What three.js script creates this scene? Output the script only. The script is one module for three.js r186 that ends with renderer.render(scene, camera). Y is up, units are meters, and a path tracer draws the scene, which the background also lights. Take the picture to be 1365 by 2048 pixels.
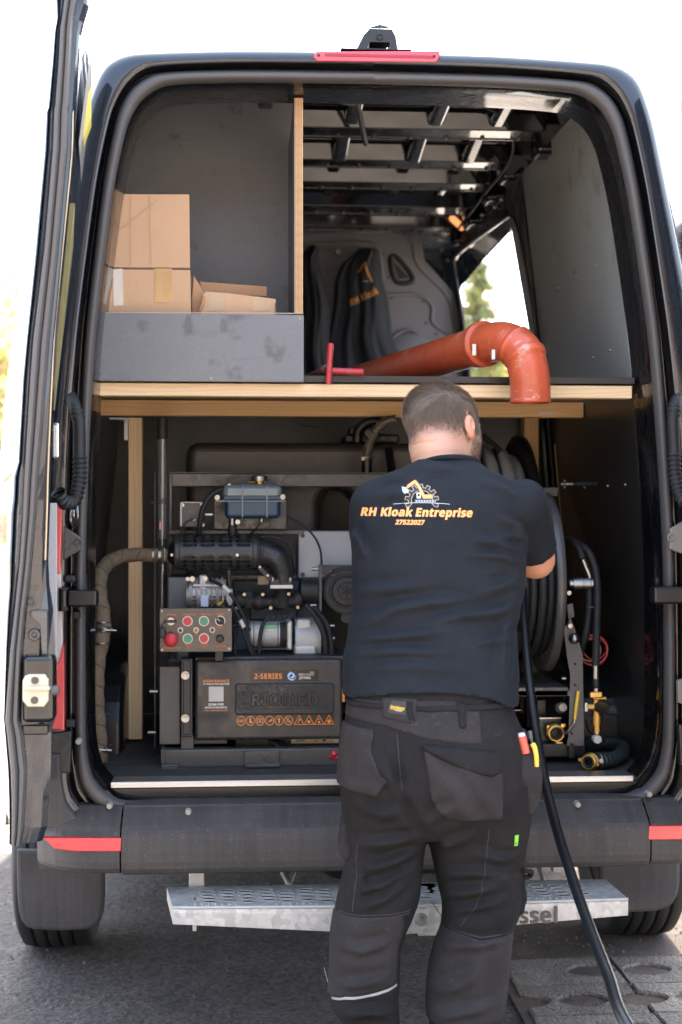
import * as THREE from 'three';
import { RoundedBoxGeometry } from 'three/addons/geometries/RoundedBoxGeometry.js';
import { TextGeometry } from 'three/addons/geometries/TextGeometry.js';
import { FontLoader } from 'three/addons/loaders/FontLoader.js';
import { mergeGeometries } from 'three/addons/utils/BufferGeometryUtils.js';

// ---------------------------------------------------------------- camera, sky, sun, exposure
const scene = new THREE.Scene();
const FPX = 2844, EYE = new THREE.Vector3(-0.343, 1.42, 3.75), YAW = Math.atan(192 / 2844);
const camera = new THREE.PerspectiveCamera(2 * Math.atan(1024 / FPX) * 180 / Math.PI, 682 / 1024, 0.05, 600);
camera.position.copy(EYE); camera.rotation.y = -YAW;
camera.focus = 3.55; camera.userData.fStop = 3.2;
const SUN = new THREE.Vector3(0.16, 0.669, -0.725).normalize();
{                                                                    // hazy clear sky: pale towards the sun and the horizon, bluer overhead and away from the sun
  const W = 512, H = 256, d = new Float32Array(W * H * 4), mix = (a, b, t) => a + (b - a) * t;
  for (let j = 0; j < H; j++) for (let i = 0; i < W; i++) {
    const up = ((j + 0.5) / H - 0.5) * Math.PI, ro = ((i + 0.5) / W - 0.5) * 2 * Math.PI, y = Math.sin(up), x = Math.cos(ro) * Math.cos(up), z = Math.sin(ro) * Math.cos(up);
    const c = x * SUN.x + y * SUN.y + z * SUN.z, h = Math.exp(-Math.max(y, 0) * 3.2), g = Math.pow(Math.max(0, (1 + c) / 2), 5), m = Math.pow(Math.max(0, c), 24);
    const zen = [1.15, 1.75, 2.9], hor = [4.2, 4.55, 5.0], glow = [5.5, 5.3, 5.0], core = [26, 24.5, 22];
    for (let k = 0; k < 3; k++) d[(j * W + i) * 4 + k] = mix(zen[k], hor[k], h) + glow[k] * g + core[k] * m;
    d[(j * W + i) * 4 + 3] = 1;
  }
  const t = new THREE.DataTexture(d, W, H, THREE.RGBAFormat, THREE.FloatType); t.mapping = THREE.EquirectangularReflectionMapping; t.magFilter = t.minFilter = THREE.LinearFilter; t.wrapS = THREE.RepeatWrapping; t.needsUpdate = true;
  scene.background = t; scene.environment = t;
}
scene.environmentIntensity = 0.3;
const sun = new THREE.DirectionalLight(new THREE.Color(1, 0.93, 0.82), 5);
sun.position.copy(SUN).multiplyScalar(40); sun.castShadow = true;
Object.assign(sun.shadow.camera, { left: -14, right: 14, top: 14, bottom: -14, near: 1, far: 90 });
sun.shadow.mapSize.set(2048, 2048); sun.shadow.radius = 1;
scene.add(sun, sun.target);
const renderer = new THREE.WebGLRenderer();
renderer.toneMapping = THREE.LinearToneMapping; renderer.toneMappingExposure = 3.75;
renderer.shadowMap.enabled = true;

// ---------------------------------------------------------------- helpers
const V = (x, y, z) => new THREE.Vector3(x, y, z);
const ca = Math.cos(YAW), sa = Math.sin(YAW);
function P(px, py, z) {                                             // the point of the plane at depth z that stands at a place of the photograph
  const u = (px - 682.5) / FPX, v = -(py - 1024) / FPX, dx = u * ca + sa, dz = -ca + u * sa, t = (z - EYE.z) / dz;
  return V(EYE.x + dx * t, EYE.y + v * t, z);
}
function G(px, py) {                                                // the same on the ground
  const u = (px - 682.5) / FPX, v = -(py - 1024) / FPX, t = -EYE.y / v;
  return V(EYE.x + (u * ca + sa) * t, 0, EYE.z + (-ca + u * sa) * t);
}
let rs = 12345;
const rnd = () => { rs = (rs * 1664525 + 1013904223) >>> 0; return rs / 4294967296; };
const rr = (a, b) => a + (b - a) * rnd();
const clamp = (x, a = 0, b = 1) => Math.min(b, Math.max(a, x)), lerp = (a, b, t) => a + (b - a) * t;
const sst = (a, b, x) => { const t = clamp((x - a) / (b - a)); return t * t * (3 - 2 * t); };
const h2 = (x, y, s) => { let n = Math.imul(x, 374761393) + Math.imul(y, 668265263) + Math.imul(s, 1274126177); n = Math.imul(n ^ (n >>> 13), 1274126177); return ((n ^ (n >>> 16)) >>> 0) / 4294967296; };
function pn(x, y, per, s, pery = per) {
  const xi = Math.floor(x), yi = Math.floor(y), fx = x - xi, fy = y - yi, u = fx * fx * (3 - 2 * fx), v = fy * fy * (3 - 2 * fy);
  const a = ((xi % per) + per) % per, b = (a + 1) % per, c = ((yi % pery) + pery) % pery, d = (c + 1) % pery;
  return lerp(lerp(h2(a, c, s), h2(b, c, s), u), lerp(h2(a, d, s), h2(b, d, s), u), v);
}
function fbm(u, v, base, oct, s, basey = base) { let a = 0.5, t = 0, n = 0; for (let i = 0; i < oct; i++) { t += a * pn(u * base, v * basey, base, s + i, basey); n += a; a *= 0.55; base *= 2; basey *= 2; } return t / n; }
const h3 = (x, y, z) => h2(x + z * 57, y + z * 131, 7);
function n3(x, y, z) {
  const xi = Math.floor(x), yi = Math.floor(y), zi = Math.floor(z); let fx = x - xi, fy = y - yi, fz = z - zi;
  fx = fx * fx * (3 - 2 * fx); fy = fy * fy * (3 - 2 * fy); fz = fz * fz * (3 - 2 * fz);
  const q = (k) => lerp(lerp(h3(xi, yi, k), h3(xi + 1, yi, k), fx), lerp(h3(xi, yi + 1, k), h3(xi + 1, yi + 1, k), fx), fy);
  return lerp(q(zi), q(zi + 1), fz);
}
const l2s = (c) => (c <= 0.0031308 ? 12.92 * c : 1.055 * Math.pow(c, 1 / 2.4) - 0.055);
function tex(n, fn, m = n, srgb = true) {                           // fn(u, v) gives a linear colour or one number
  const d = new Uint8Array(n * m * 4);
  for (let j = 0; j < m; j++) for (let i = 0; i < n; i++) {
    const c = fn((i + 0.5) / n, (j + 0.5) / m), o = (j * n + i) * 4, a = Array.isArray(c);
    for (let k = 0; k < 3; k++) { const x = clamp(a ? c[k] : c); d[o + k] = Math.round(255 * (srgb ? l2s(x) : x)); }
    d[o + 3] = 255;
  }
  const t = new THREE.DataTexture(d, n, m); t.wrapS = t.wrapT = THREE.RepeatWrapping; t.magFilter = THREE.LinearFilter; t.minFilter = THREE.LinearFilter;
  if (srgb) t.colorSpace = THREE.SRGBColorSpace; t.needsUpdate = true; return t;
}
const rep = (t, x, y = x) => { const c = t.clone(); c.repeat.set(x, y); c.needsUpdate = true; return c; };
const col = (r, g, b) => new THREE.Color().setRGB(r, g ?? r, b ?? r);
const mat = (o) => { if (Array.isArray(o.color)) o.color = col(...o.color); else if (typeof o.color === 'number') o.color = col(o.color); return ('clearcoat' in o || 'transmission' in o || 'sheen' in o || 'specularIntensity' in o) ? new THREE.MeshPhysicalMaterial(o) : new THREE.MeshStandardMaterial(o); };
const canvasTex = (w, h, draw) => { const c = document.createElement('canvas'); c.width = w; c.height = h; const g = c.getContext('2d'); draw(g, w, h); const t = new THREE.CanvasTexture(c); t.colorSpace = THREE.SRGBColorSpace; t.magFilter = THREE.LinearFilter; return t; };

const used = new Map();
function numbered(n) { const k = used.get(n) ?? 0; used.set(n, k + 1); return k ? n + '_' + String(k).padStart(3, '0') : n; }
const shadow = (o) => { o.castShadow = o.receiveShadow = true; return o; };
function thing(name, label, category, group) { const o = new THREE.Group(); o.name = numbered(name); o.userData = { label, category }; if (group) o.userData.group = group; scene.add(o); return o; }
function part(name, geo, m, parent, label) { const o = shadow(new THREE.Mesh(Array.isArray(geo) ? merge(geo) : geo, m ?? geo.userData.m)); o.name = parent === scene ? numbered(name) : name; if (label) o.userData.label = label; parent.add(o); return o; }
function each(name, geos, m, parent) { geos.forEach((g) => part(name, g, m, parent)); return parent.children[parent.children.length - 1]; }  // alike pieces, one mesh each
function struct(name, geo, m, label) { const o = part(name, geo, m, scene); o.userData = { kind: 'structure', label }; return o; }

function clean(g) { if (g.index) g = g.toNonIndexed(); for (const k of Object.keys(g.attributes)) if (!['position', 'normal', 'uv'].includes(k)) g.deleteAttribute(k); if (!g.attributes.normal) g.computeVertexNormals(); if (!g.attributes.uv) uvm(g); g.morphAttributes = {}; return g; }
function merge(l) { return l.length === 1 ? l[0] : mergeGeometries(l.map(clean)); }
function uvm(g, turn = 0) {                                         // uv in metres from the faces' main direction
  if (g.index) g = g.toNonIndexed();
  const p = g.attributes.position, n = p.count, uv = new Float32Array(n * 2), a = V(), b = V(), c = V();
  for (let i = 0; i < n; i += 3) {
    a.fromBufferAttribute(p, i); b.fromBufferAttribute(p, i + 1); c.fromBufferAttribute(p, i + 2);
    const m = b.clone().sub(a).cross(c.clone().sub(a)), x = Math.abs(m.x), y = Math.abs(m.y), z = Math.abs(m.z);
    [a, b, c].forEach((q, k) => { let s, t; if (z >= x && z >= y) { s = q.x; t = q.y; } else if (y >= x) { s = q.x; t = q.z; } else { s = q.z; t = q.y; } if (turn) [s, t] = [t, s]; uv[(i + k) * 2] = s; uv[(i + k) * 2 + 1] = t; });
  }
  g.setAttribute('uv', new THREE.BufferAttribute(uv, 2)); return g;
}
function box(a, b, r = 0.003, turn = 0) {                           // a box between two corners
  const w = Math.abs(b.x - a.x), h = Math.abs(b.y - a.y), d = Math.abs(b.z - a.z), m = Math.min(w, h, d);
  const g = r > 0 ? new RoundedBoxGeometry(w, h, d, r > 0.008 ? 3 : 1, Math.min(r, m * 0.45)) : new THREE.BoxGeometry(w, h, d);
  return uvm(g.translate((a.x + b.x) / 2, (a.y + b.y) / 2, (a.z + b.z) / 2), turn);
}
const pb = (x0, y0, x1, y1, z, depth, r = 0.003, turn = 0) => { const a = P(x0, y0, z), b = P(x1, y1, z); return box(V(a.x, a.y, z), V(b.x, b.y, z - depth), r, turn); };
function cyl(a, b, r, r2 = r, seg = 20, open = false) {
  const d = b.clone().sub(a), g = new THREE.CylinderGeometry(r2, r, d.length(), seg, 1, open);
  g.applyQuaternion(new THREE.Quaternion().setFromUnitVectors(V(0, 1, 0), d.clone().normalize()));
  return g.translate((a.x + b.x) / 2, (a.y + b.y) / 2, (a.z + b.z) / 2);
}
const Z = (p, dz) => V(p.x, p.y, p.z + dz), X = (p, dx) => V(p.x + dx, p.y, p.z), Yv = (p, dy) => V(p.x, p.y + dy, p.z);
function tube(pts, r, seg = 8, rad = 10, closed = false) { return new THREE.TubeGeometry(new THREE.CatmullRomCurve3(pts, closed), pts.length * seg, r, rad, closed); }
function tubeR(pts, rf, n, rad = 14) {                              // a tube whose radius follows rf(t)
  const c = new THREE.CatmullRomCurve3(pts), fr = c.computeFrenetFrames(n, false), pos = [], uv = [], idx = [], len = c.getLength();
  for (let i = 0; i <= n; i++) { const t = i / n, p = c.getPointAt(t); for (let j = 0; j <= rad; j++) { const a = j / rad * Math.PI * 2, r = rf(t, a); const q = p.clone().addScaledVector(fr.normals[i], Math.cos(a) * r).addScaledVector(fr.binormals[i], Math.sin(a) * r); pos.push(q.x, q.y, q.z); uv.push(t * len, j / rad * 0.17); } }
  for (let i = 0; i < n; i++) for (let j = 0; j < rad; j++) { const a = i * (rad + 1) + j, b = a + rad + 1; idx.push(a, a + 1, b, b, a + 1, b + 1); }
  const g = new THREE.BufferGeometry(); g.setAttribute('position', new THREE.Float32BufferAttribute(pos, 3)); g.setAttribute('uv', new THREE.Float32BufferAttribute(uv, 2)); g.setIndex(idx); g.computeVertexNormals(); return g;
}
function poly(pts, z, depth, bev = 0.002, holes = []) {             // an outline given in photograph places on the plane z, with real thickness behind it
  const w = (l) => l.map(([x, y]) => { const q = P(x, y, z); return new THREE.Vector2(q.x, q.y); });
  return slab(w(pts), z, depth, bev, holes.map(w));
}
function slab(w, z, depth, bev = 0.002, holes = []) {
  const s = new THREE.Shape(w); holes.forEach((h) => s.holes.push(new THREE.Path(h)));
  const g = new THREE.ExtrudeGeometry(s, { depth: Math.max(depth - 2 * bev, 1e-4), bevelEnabled: bev > 0, bevelThickness: bev, bevelSize: bev, bevelOffset: -bev, bevelSegments: 2, curveSegments: 10 });
  return uvm(g.translate(0, 0, z - depth + bev));
}
function disc(p, r, depth, m = 0, seg = 24) { return cyl(Z(p, -depth), p, r, r - m, seg); } // a short cylinder that faces +z
function bolt(p, r = 0.008) { return merge([disc(p, r, 0.003, 0.0008, 16), disc(Z(p, 0.006), r * 0.62, 0.006, 0.001, 6)]); }
function ring(p, r, t, axis = 'z', seg = 28) { const g = new THREE.TorusGeometry(r, t, 8, seg); if (axis === 'x') g.rotateY(Math.PI / 2); if (axis === 'y') g.rotateX(Math.PI / 2); return g.translate(p.x, p.y, p.z); }
function grid(fn, nu, nv, hole) {                                   // a sheet of nu x nv quads; hole(u, v) leaves quads out
  const pos = [], idx = [], uv = [];
  for (let i = 0; i <= nu; i++) for (let j = 0; j <= nv; j++) { const q = fn(i / nu, j / nv); pos.push(q.x, q.y, q.z); uv.push(i / nu, j / nv); }
  for (let i = 0; i < nu; i++) for (let j = 0; j < nv; j++) { if (hole && hole((i + 0.5) / nu, (j + 0.5) / nv)) continue; const a = i * (nv + 1) + j, b = a + nv + 1; idx.push(a, b, a + 1, a + 1, b, b + 1); }
  const g = new THREE.BufferGeometry(); g.setAttribute('position', new THREE.Float32BufferAttribute(pos, 3)); g.setAttribute('uv', new THREE.Float32BufferAttribute(uv, 2)); g.setIndex(idx); g.computeVertexNormals(); return g;
}
function net(f, lo, hi, c) {                                        // surface of f = 0 as one mesh (surface nets)
  const n = [0, 1, 2].map((k) => Math.ceil((hi[k] - lo[k]) / c) + 1), [nx, ny, nz] = n, val = new Float32Array(nx * ny * nz), id = new Int32Array(nx * ny * nz).fill(-1), pos = [], idx = [];
  let o = 0; for (let k = 0; k < nz; k++) for (let j = 0; j < ny; j++) for (let i = 0; i < nx; i++) val[o++] = f(lo[0] + i * c, lo[1] + j * c, lo[2] + k * c);
  const at = (i, j, k) => (k * ny + j) * nx + i, E = [[0, 1], [2, 3], [4, 5], [6, 7], [0, 2], [1, 3], [4, 6], [5, 7], [0, 4], [1, 5], [2, 6], [3, 7]], v = new Float32Array(8);
  for (let k = 0; k < nz - 1; k++) for (let j = 0; j < ny - 1; j++) for (let i = 0; i < nx - 1; i++) {
    let m = 0; for (let q = 0; q < 8; q++) { v[q] = val[at(i + (q & 1), j + ((q >> 1) & 1), k + (q >> 2))]; if (v[q] < 0) m |= 1 << q; }
    if (m === 0 || m === 255) continue;
    let x = 0, y = 0, z = 0, t = 0;
    for (const [a, b] of E) if ((v[a] < 0) !== (v[b] < 0)) { const s = v[a] / (v[a] - v[b]); x += (a & 1) + ((b & 1) - (a & 1)) * s; y += ((a >> 1) & 1) + (((b >> 1) & 1) - ((a >> 1) & 1)) * s; z += (a >> 2) + ((b >> 2) - (a >> 2)) * s; t++; }
    id[at(i, j, k)] = pos.length / 3; pos.push(lo[0] + (i + x / t) * c, lo[1] + (j + y / t) * c, lo[2] + (k + z / t) * c);
  }
  const quad = (a, b, c2, d, flip) => { if (a < 0 || b < 0 || c2 < 0 || d < 0) return; flip ? idx.push(a, c2, b, a, d, c2) : idx.push(a, b, c2, a, c2, d); };
  for (let k = 1; k < nz - 1; k++) for (let j = 1; j < ny - 1; j++) for (let i = 1; i < nx - 1; i++) {
    const s = val[at(i, j, k)] < 0;
    if (s !== (val[at(i + 1, j, k)] < 0)) quad(id[at(i, j - 1, k - 1)], id[at(i, j, k - 1)], id[at(i, j, k)], id[at(i, j - 1, k)], !s);
    if (s !== (val[at(i, j + 1, k)] < 0)) quad(id[at(i - 1, j, k - 1)], id[at(i - 1, j, k)], id[at(i, j, k)], id[at(i, j, k - 1)], !s);
    if (s !== (val[at(i, j, k + 1)] < 0)) quad(id[at(i - 1, j - 1, k)], id[at(i, j - 1, k)], id[at(i, j, k)], id[at(i - 1, j, k)], !s);
  }
  const g = new THREE.BufferGeometry(); g.setAttribute('position', new THREE.Float32BufferAttribute(pos, 3)); g.setIndex(idx); g.computeVertexNormals();
  const uv = new Float32Array(pos.length / 3 * 2); for (let i = 0; i < uv.length / 2; i++) { uv[2 * i] = pos[3 * i] + pos[3 * i + 2] * 0.7; uv[2 * i + 1] = pos[3 * i + 1] + pos[3 * i + 2] * 0.3; }
  g.setAttribute('uv', new THREE.BufferAttribute(uv, 2)); return g;
}

// ---------------------------------------------------------------- materials
const tNoise = tex(512, (u, v) => fbm(u, v, 8, 6, 3), 512, false);
const tFine = tex(512, (u, v) => 0.6 * fbm(u, v, 64, 3, 11) + 0.4 * fbm(u, v, 6, 3, 12), 512, false);
const tDust = tex(1024, (u, v) => { const a = fbm(u, v, 5, 6, 21), s = fbm(u, v, 60, 3, 22, 4), k = fbm(u, v, 170, 2, 23); const d = 0.55 + 0.5 * (a - 0.5) + 0.28 * (s - 0.5) + (k > 0.8 ? 0.3 : 0); return [0.078 * d * 1.2, 0.072 * d * 1.2, 0.069 * d * 1.2]; });
const tAsphalt = tex(1024, (u, v) => { const a = fbm(u, v, 7, 4, 31), g = fbm(u, v, 110, 3, 32), k = pn(u * 150, v * 150, 150, 33), c = 0.047 * (0.55 + 0.9 * a) * (0.05 + 1.9 * g); const s = k > 0.965 ? 0.13 : 0; return [c * 1.22 + s, c * 0.98 + s * 0.93, c * 0.84 + s * 0.85]; });
const tAspBump = tex(1024, (u, v) => 0.7 * fbm(u, v, 110, 3, 32) + 0.3 * fbm(u, v, 50, 2, 34), 1024, false);
const tConcrete = tex(512, (u, v) => { const a = fbm(u, v, 6, 5, 41), g = fbm(u, v, 120, 2, 42); const c = 0.1 * (0.4 + 1.0 * a) * (0.3 + 1.4 * g); return [c * 1.32, c * 1.1, c * 0.9]; });
const tSoil = tex(512, (u, v) => { const a = fbm(u, v, 9, 6, 51), g = pn(u * 90, v * 90, 90, 52), c = 0.055 * (0.3 + 1.4 * a); const s = g > 0.965 ? 0.06 : 0; return [c * 1.4 + s, c * 1.0 + s, c * 0.74 + s * 0.85]; });
const tPly = tex(1024, (u, v) => {                                   // grey coated plywood with rubbed marks
  const a = fbm(u, v, 4, 5, 61), f = fbm(u, v, 130, 2, 62), s = fbm(u, v, 14, 4, 63), w = fbm(u, v, 5, 3, 64, 40);
  let c = 0.148 * (0.86 + 0.28 * a) * (0.93 + 0.14 * f); if (s > 0.64) c *= 1 - 2.6 * Math.min(s - 0.64, 0.14); if (w > 0.72) c *= 0.93;
  return [c * 0.97, c, c * 1.05];
});
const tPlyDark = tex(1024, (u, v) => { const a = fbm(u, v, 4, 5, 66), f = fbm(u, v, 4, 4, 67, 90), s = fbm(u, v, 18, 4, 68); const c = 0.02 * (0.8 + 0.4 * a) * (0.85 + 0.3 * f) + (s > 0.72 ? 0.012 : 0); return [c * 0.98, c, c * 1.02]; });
const tWood = tex(1024, (u, v) => {                                  // pine, grain along u
  let kx = 0, dk = 0; for (const [a, b] of [[0.17, 0.3], [0.62, 0.72], [0.84, 0.12]]) { const d = Math.hypot((u - a) * 3.2, (v - b) * 2.4); kx += 0.09 * Math.exp(-d * d * 160); dk = Math.max(dk, sst(0.035, 0.02, d)); }
  const w = v + 0.13 * fbm(u, v, 3, 3, 71, 5) + kx, r = Math.pow(0.5 + 0.5 * Math.sin(w * Math.PI * 2 * 17), 2.2), f = fbm(u, v, 6, 3, 72, 160);
  const q = 0.97 + 0.14 * (f - 0.5) - 0.07 * r; return [lerp(0.76 * q, 0.2, dk), lerp(0.56 * q * (1 - 0.06 * r), 0.085, dk), lerp(0.335 * q * (1 - 0.14 * r), 0.035, dk)];
});
const tCard = tex(512, (u, v) => { const f = fbm(u, v, 60, 2, 81, 3), a = fbm(u, v, 5, 5, 82), b = 0.5 + 0.5 * Math.sin(u * Math.PI * 2 * 40); const c = 0.95 + 0.04 * f + 0.1 * (a - 0.5) + 0.015 * b; return [0.5 * c, 0.31 * c, 0.18 * c]; });
const tGalv = tex(1024, (u, v) => {                                  // zinc spangle
  let best = 9, bi = 0; const n = 26, x = u * n, y = v * n;
  for (let j = -1; j < 2; j++) for (let i = -1; i < 2; i++) { const cx = Math.floor(x) + i, cy = Math.floor(y) + j, a = ((cx % n) + n) % n, b = ((cy % n) + n) % n, d = (cx + h2(a, b, 91) - x) ** 2 + (cy + h2(a, b, 92) - y) ** 2; if (d < best) { best = d; bi = h2(a, b, 93); } }
  const c = 0.34 + 0.15 * bi + 0.1 * (fbm(u, v, 8, 4, 94) - 0.5); return [c * 1.02, c, c * 0.95];
});
const tWeave = tex(256, (u, v) => { const a = Math.sin(u * Math.PI * 2 * 32), b = Math.sin(v * Math.PI * 2 * 32); return 0.5 + 0.28 * a * b + 0.22 * (h2(Math.floor(u * 128), Math.floor(v * 128), 5) - 0.5); }, 256, false);
const tShirt = tex(512, (u, v) => { const a = fbm(u, v, 6, 5, 101), f = fbm(u, v, 120, 2, 102), l = pn(u * 90, v * 90, 90, 103) > 0.985 ? 0.018 : 0; const c = 0.0135 * (0.75 + 0.5 * a) * (0.8 + 0.4 * f) + l; return [c * 0.82, c * 1.0, c * 1.28]; });
const tTrouser = tex(512, (u, v) => { const a = fbm(u, v, 5, 5, 111), f = fbm(u, v, 150, 2, 112), s = fbm(u, v, 22, 3, 113); const c = 0.0115 * (0.65 + 0.7 * a) * (0.75 + 0.5 * f) + (s > 0.8 ? 0.006 : 0); return [c * 1.08, c * 1.0, c * 1.02]; });
const tTrouserLight = tex(512, (u, v) => { const a = fbm(u, v, 5, 5, 121), f = fbm(u, v, 150, 2, 122), s = fbm(u, v, 20, 3, 123); const c = 0.023 * (0.7 + 0.6 * a) * (0.78 + 0.44 * f) + (s > 0.8 ? 0.01 : 0); return [c * 1.14, c * 0.99, c * 1.0]; });
const tWrap = tex(512, (u, v) => { const a = Math.sin((u * 24 + v * 3) * Math.PI * 2), b = Math.sin((v * 24) * Math.PI * 2), s = (u * 3 + v) % 1, n = fbm(u, v, 30, 3, 131); const c = (0.5 + 0.4 * a * b) * (0.6 + 0.8 * n) * (s < 0.06 ? 0.35 : 1); return [0.27 * c, 0.2 * c, 0.125 * c]; });
const tBrushed = tex(512, (u, v) => 0.25 + 0.5 * fbm(u, v, 3, 5, 141, 200) , 512, false);
const tBody = tex(1024, (u, v) => { const a = fbm(u, v, 5, 6, 151), k = fbm(u, v, 120, 2, 152), s = fbm(u, v, 50, 3, 153, 4); return 0.16 + 0.28 * sst(0.5, 0.75, a) + (k > 0.74 ? 0.25 : 0) + 0.1 * (s - 0.5); }, 1024, false);

const M = {};
M.body = mat({ color: [0.011, 0.0145, 0.021], specularIntensity: 0.25, roughness: 1, roughnessMap: rep(tBody, 0.8), clearcoat: 1, clearcoatRoughness: 0.05, bumpMap: rep(tNoise, 0.7), bumpScale: 0.00025 });
M.gloss = mat({ color: [0.005, 0.0055, 0.007], specularIntensity: 0.2, roughness: 0.3, clearcoat: 1, clearcoatRoughness: 0.03, bumpMap: rep(tNoise, 1.5), bumpScale: 0.0008 });
M.glossIn = mat({ color: [0.006, 0.006, 0.007], roughness: 0.3, specularIntensity: 0.1, clearcoat: 0.85, clearcoatRoughness: 0.04, bumpMap: rep(tNoise, 2.5), bumpScale: 0.0025 });
M.roofSkin = mat({ color: [0.006, 0.006, 0.007], roughness: 0.3, specularIntensity: 0.1, clearcoat: 0.6, clearcoatRoughness: 0.05, bumpMap: rep(tNoise, 4), bumpScale: 0.003 });
M.blackPlastic = mat({ color: [0.018, 0.018, 0.0195], roughness: 0.95, roughnessMap: rep(tFine, 3), bumpMap: rep(tFine, 6), bumpScale: 0.0004 });
M.blackSatin = mat({ color: [0.007, 0.007, 0.008], roughness: 0.32, bumpMap: rep(tNoise, 5), bumpScale: 0.0003 });
M.rubber = mat({ color: [0.011, 0.0115, 0.013], roughness: 0.62, bumpMap: rep(tFine, 5), bumpScale: 0.0003 });
M.seal = mat({ color: [0.07, 0.066, 0.064], roughness: 0.55, bumpMap: rep(tFine, 4), bumpScale: 0.0003 });
M.bumper = mat({ map: rep(tDust, 1.1), roughness: 0.72, bumpMap: rep(tFine, 8), bumpScale: 0.0005 });
M.flap = mat({ map: rep(tDust, 1.4), color: 0.75, roughness: 0.8, bumpMap: rep(tFine, 6), bumpScale: 0.0006 });
M.ply = mat({ map: rep(tPly, 1.15), roughness: 0.42, bumpMap: rep(tFine, 3), bumpScale: 0.0003 });
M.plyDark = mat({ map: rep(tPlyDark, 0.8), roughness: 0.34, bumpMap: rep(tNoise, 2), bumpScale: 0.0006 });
M.plyWall = mat({ map: rep(tPly, 0.9), color: [1.75, 1.8, 1.62], roughness: 0.34, bumpMap: rep(tNoise, 2), bumpScale: 0.0006 });  // lightened and greenish: the wall sheen is put into the colour
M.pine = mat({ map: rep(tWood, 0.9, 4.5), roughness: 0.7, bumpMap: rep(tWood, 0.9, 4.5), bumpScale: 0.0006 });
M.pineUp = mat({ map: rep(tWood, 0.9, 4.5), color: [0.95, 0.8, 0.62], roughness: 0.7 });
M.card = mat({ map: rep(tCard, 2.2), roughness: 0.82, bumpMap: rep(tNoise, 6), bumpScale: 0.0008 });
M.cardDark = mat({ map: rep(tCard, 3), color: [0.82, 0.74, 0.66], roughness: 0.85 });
M.galv = mat({ map: rep(tGalv, 2.6), metalness: 0.3, roughness: 0.5, bumpMap: rep(tNoise, 6), bumpScale: 0.0005 });
M.steelGrey = mat({ color: [0.078, 0.075, 0.072], roughness: 0.85, roughnessMap: rep(tFine, 2), metalness: 0.25, bumpMap: rep(tNoise, 6), bumpScale: 0.0004 });
M.steelDark = mat({ color: [0.013, 0.014, 0.016], roughness: 0.4, metalness: 0.2, bumpMap: rep(tNoise, 6), bumpScale: 0.0004 });
M.chrome = mat({ color: [0.3, 0.29, 0.275], roughness: 0.32, metalness: 1 });
M.castAlu = mat({ color: [0.48, 0.48, 0.47], roughness: 0.45, metalness: 0.55, bumpMap: rep(tFine, 20), bumpScale: 0.0008 });
M.alu = mat({ color: [0.42, 0.425, 0.43], roughness: 0.7, roughnessMap: rep(tBrushed, 1, 3), metalness: 0.9 });
M.brass = mat({ color: [0.55, 0.33, 0.1], roughness: 0.3, metalness: 1, bumpMap: rep(tNoise, 12), bumpScale: 0.0004 });
M.stainless = mat({ color: [0.085, 0.076, 0.068], roughness: 0.4, metalness: 0.6, bumpMap: rep(tNoise, 3), bumpScale: 0.0004 });
M.bulk = mat({ color: [0.125, 0.122, 0.126], roughness: 0.5, bumpMap: rep(tFine, 3), bumpScale: 0.0004 });
M.wrap = mat({ map: rep(tWrap, 6, 6), roughness: 0.9, bumpMap: rep(tWrap, 6, 6), bumpScale: 0.0012 });
M.red = mat({ color: [0.5, 0.015, 0.03], roughness: 0.22, clearcoat: 1, clearcoatRoughness: 0.05 });
M.redReflector = mat({ color: [0.62, 0.02, 0.025], roughness: 0.25, clearcoat: 1, clearcoatRoughness: 0.08, bumpMap: rep(tWeave, 20), bumpScale: 0.0006 });
M.lampClear = mat({ color: [0.5, 0.42, 0.4], roughness: 0.25, clearcoat: 1, bumpMap: rep(tWeave, 20), bumpScale: 0.0006 });
M.kgPipe = mat({ map: rep(tex(512, (u, v) => { const a = fbm(u, v, 6, 5, 161), k = fbm(u, v, 70, 3, 162, 9), q = fbm(u, v, 9, 4, 163); const s = sst(0.6, 0.72, a) * sst(0.45, 0.7, k) * 0.8 + (k > 0.76 ? 0.3 : 0), d = 0.85 + 0.3 * q; return [lerp(0.48 * d, 0.58, s), lerp(0.085 * d, 0.36, s), lerp(0.034 * d, 0.26, s)]; }), 3, 6), roughness: 0.33, bumpMap: rep(tNoise, 4), bumpScale: 0.0004 });
M.redPaint = mat({ map: tex(256, (u, v) => { const a = fbm(u, v, 16, 4, 171); return a > 0.66 ? [0.16, 0.12, 0.1] : [0.45, 0.02, 0.035]; }), roughness: 0.4 });
M.white = mat({ color: [0.55, 0.53, 0.48], roughness: 0.5 });
M.cream = mat({ color: [0.5, 0.42, 0.31], roughness: 0.45 });
M.yellow = mat({ color: [0.72, 0.5, 0.05], roughness: 0.45 });
M.greyBox = mat({ color: [0.36, 0.365, 0.37], roughness: 0.5, bumpMap: rep(tFine, 10), bumpScale: 0.0003 });
M.asphalt = mat({ map: rep(tAsphalt, 1 / 1.3), color: [1.02, 0.99, 1.0], roughness: 0.9, bumpMap: rep(tAspBump, 1 / 1.3), bumpScale: 0.008 });
M.concrete = mat({ map: rep(tConcrete, 2), roughness: 0.92, bumpMap: rep(tAspBump, 1.1), bumpScale: 0.009 });
M.soil = mat({ map: rep(tSoil, 1.6), roughness: 1, bumpMap: rep(tSoil, 1.6), bumpScale: 0.03 });
M.yard = mat({ map: rep(tConcrete, 0.5), color: [3.6, 3.5, 3.4], roughness: 0.95 });
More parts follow.
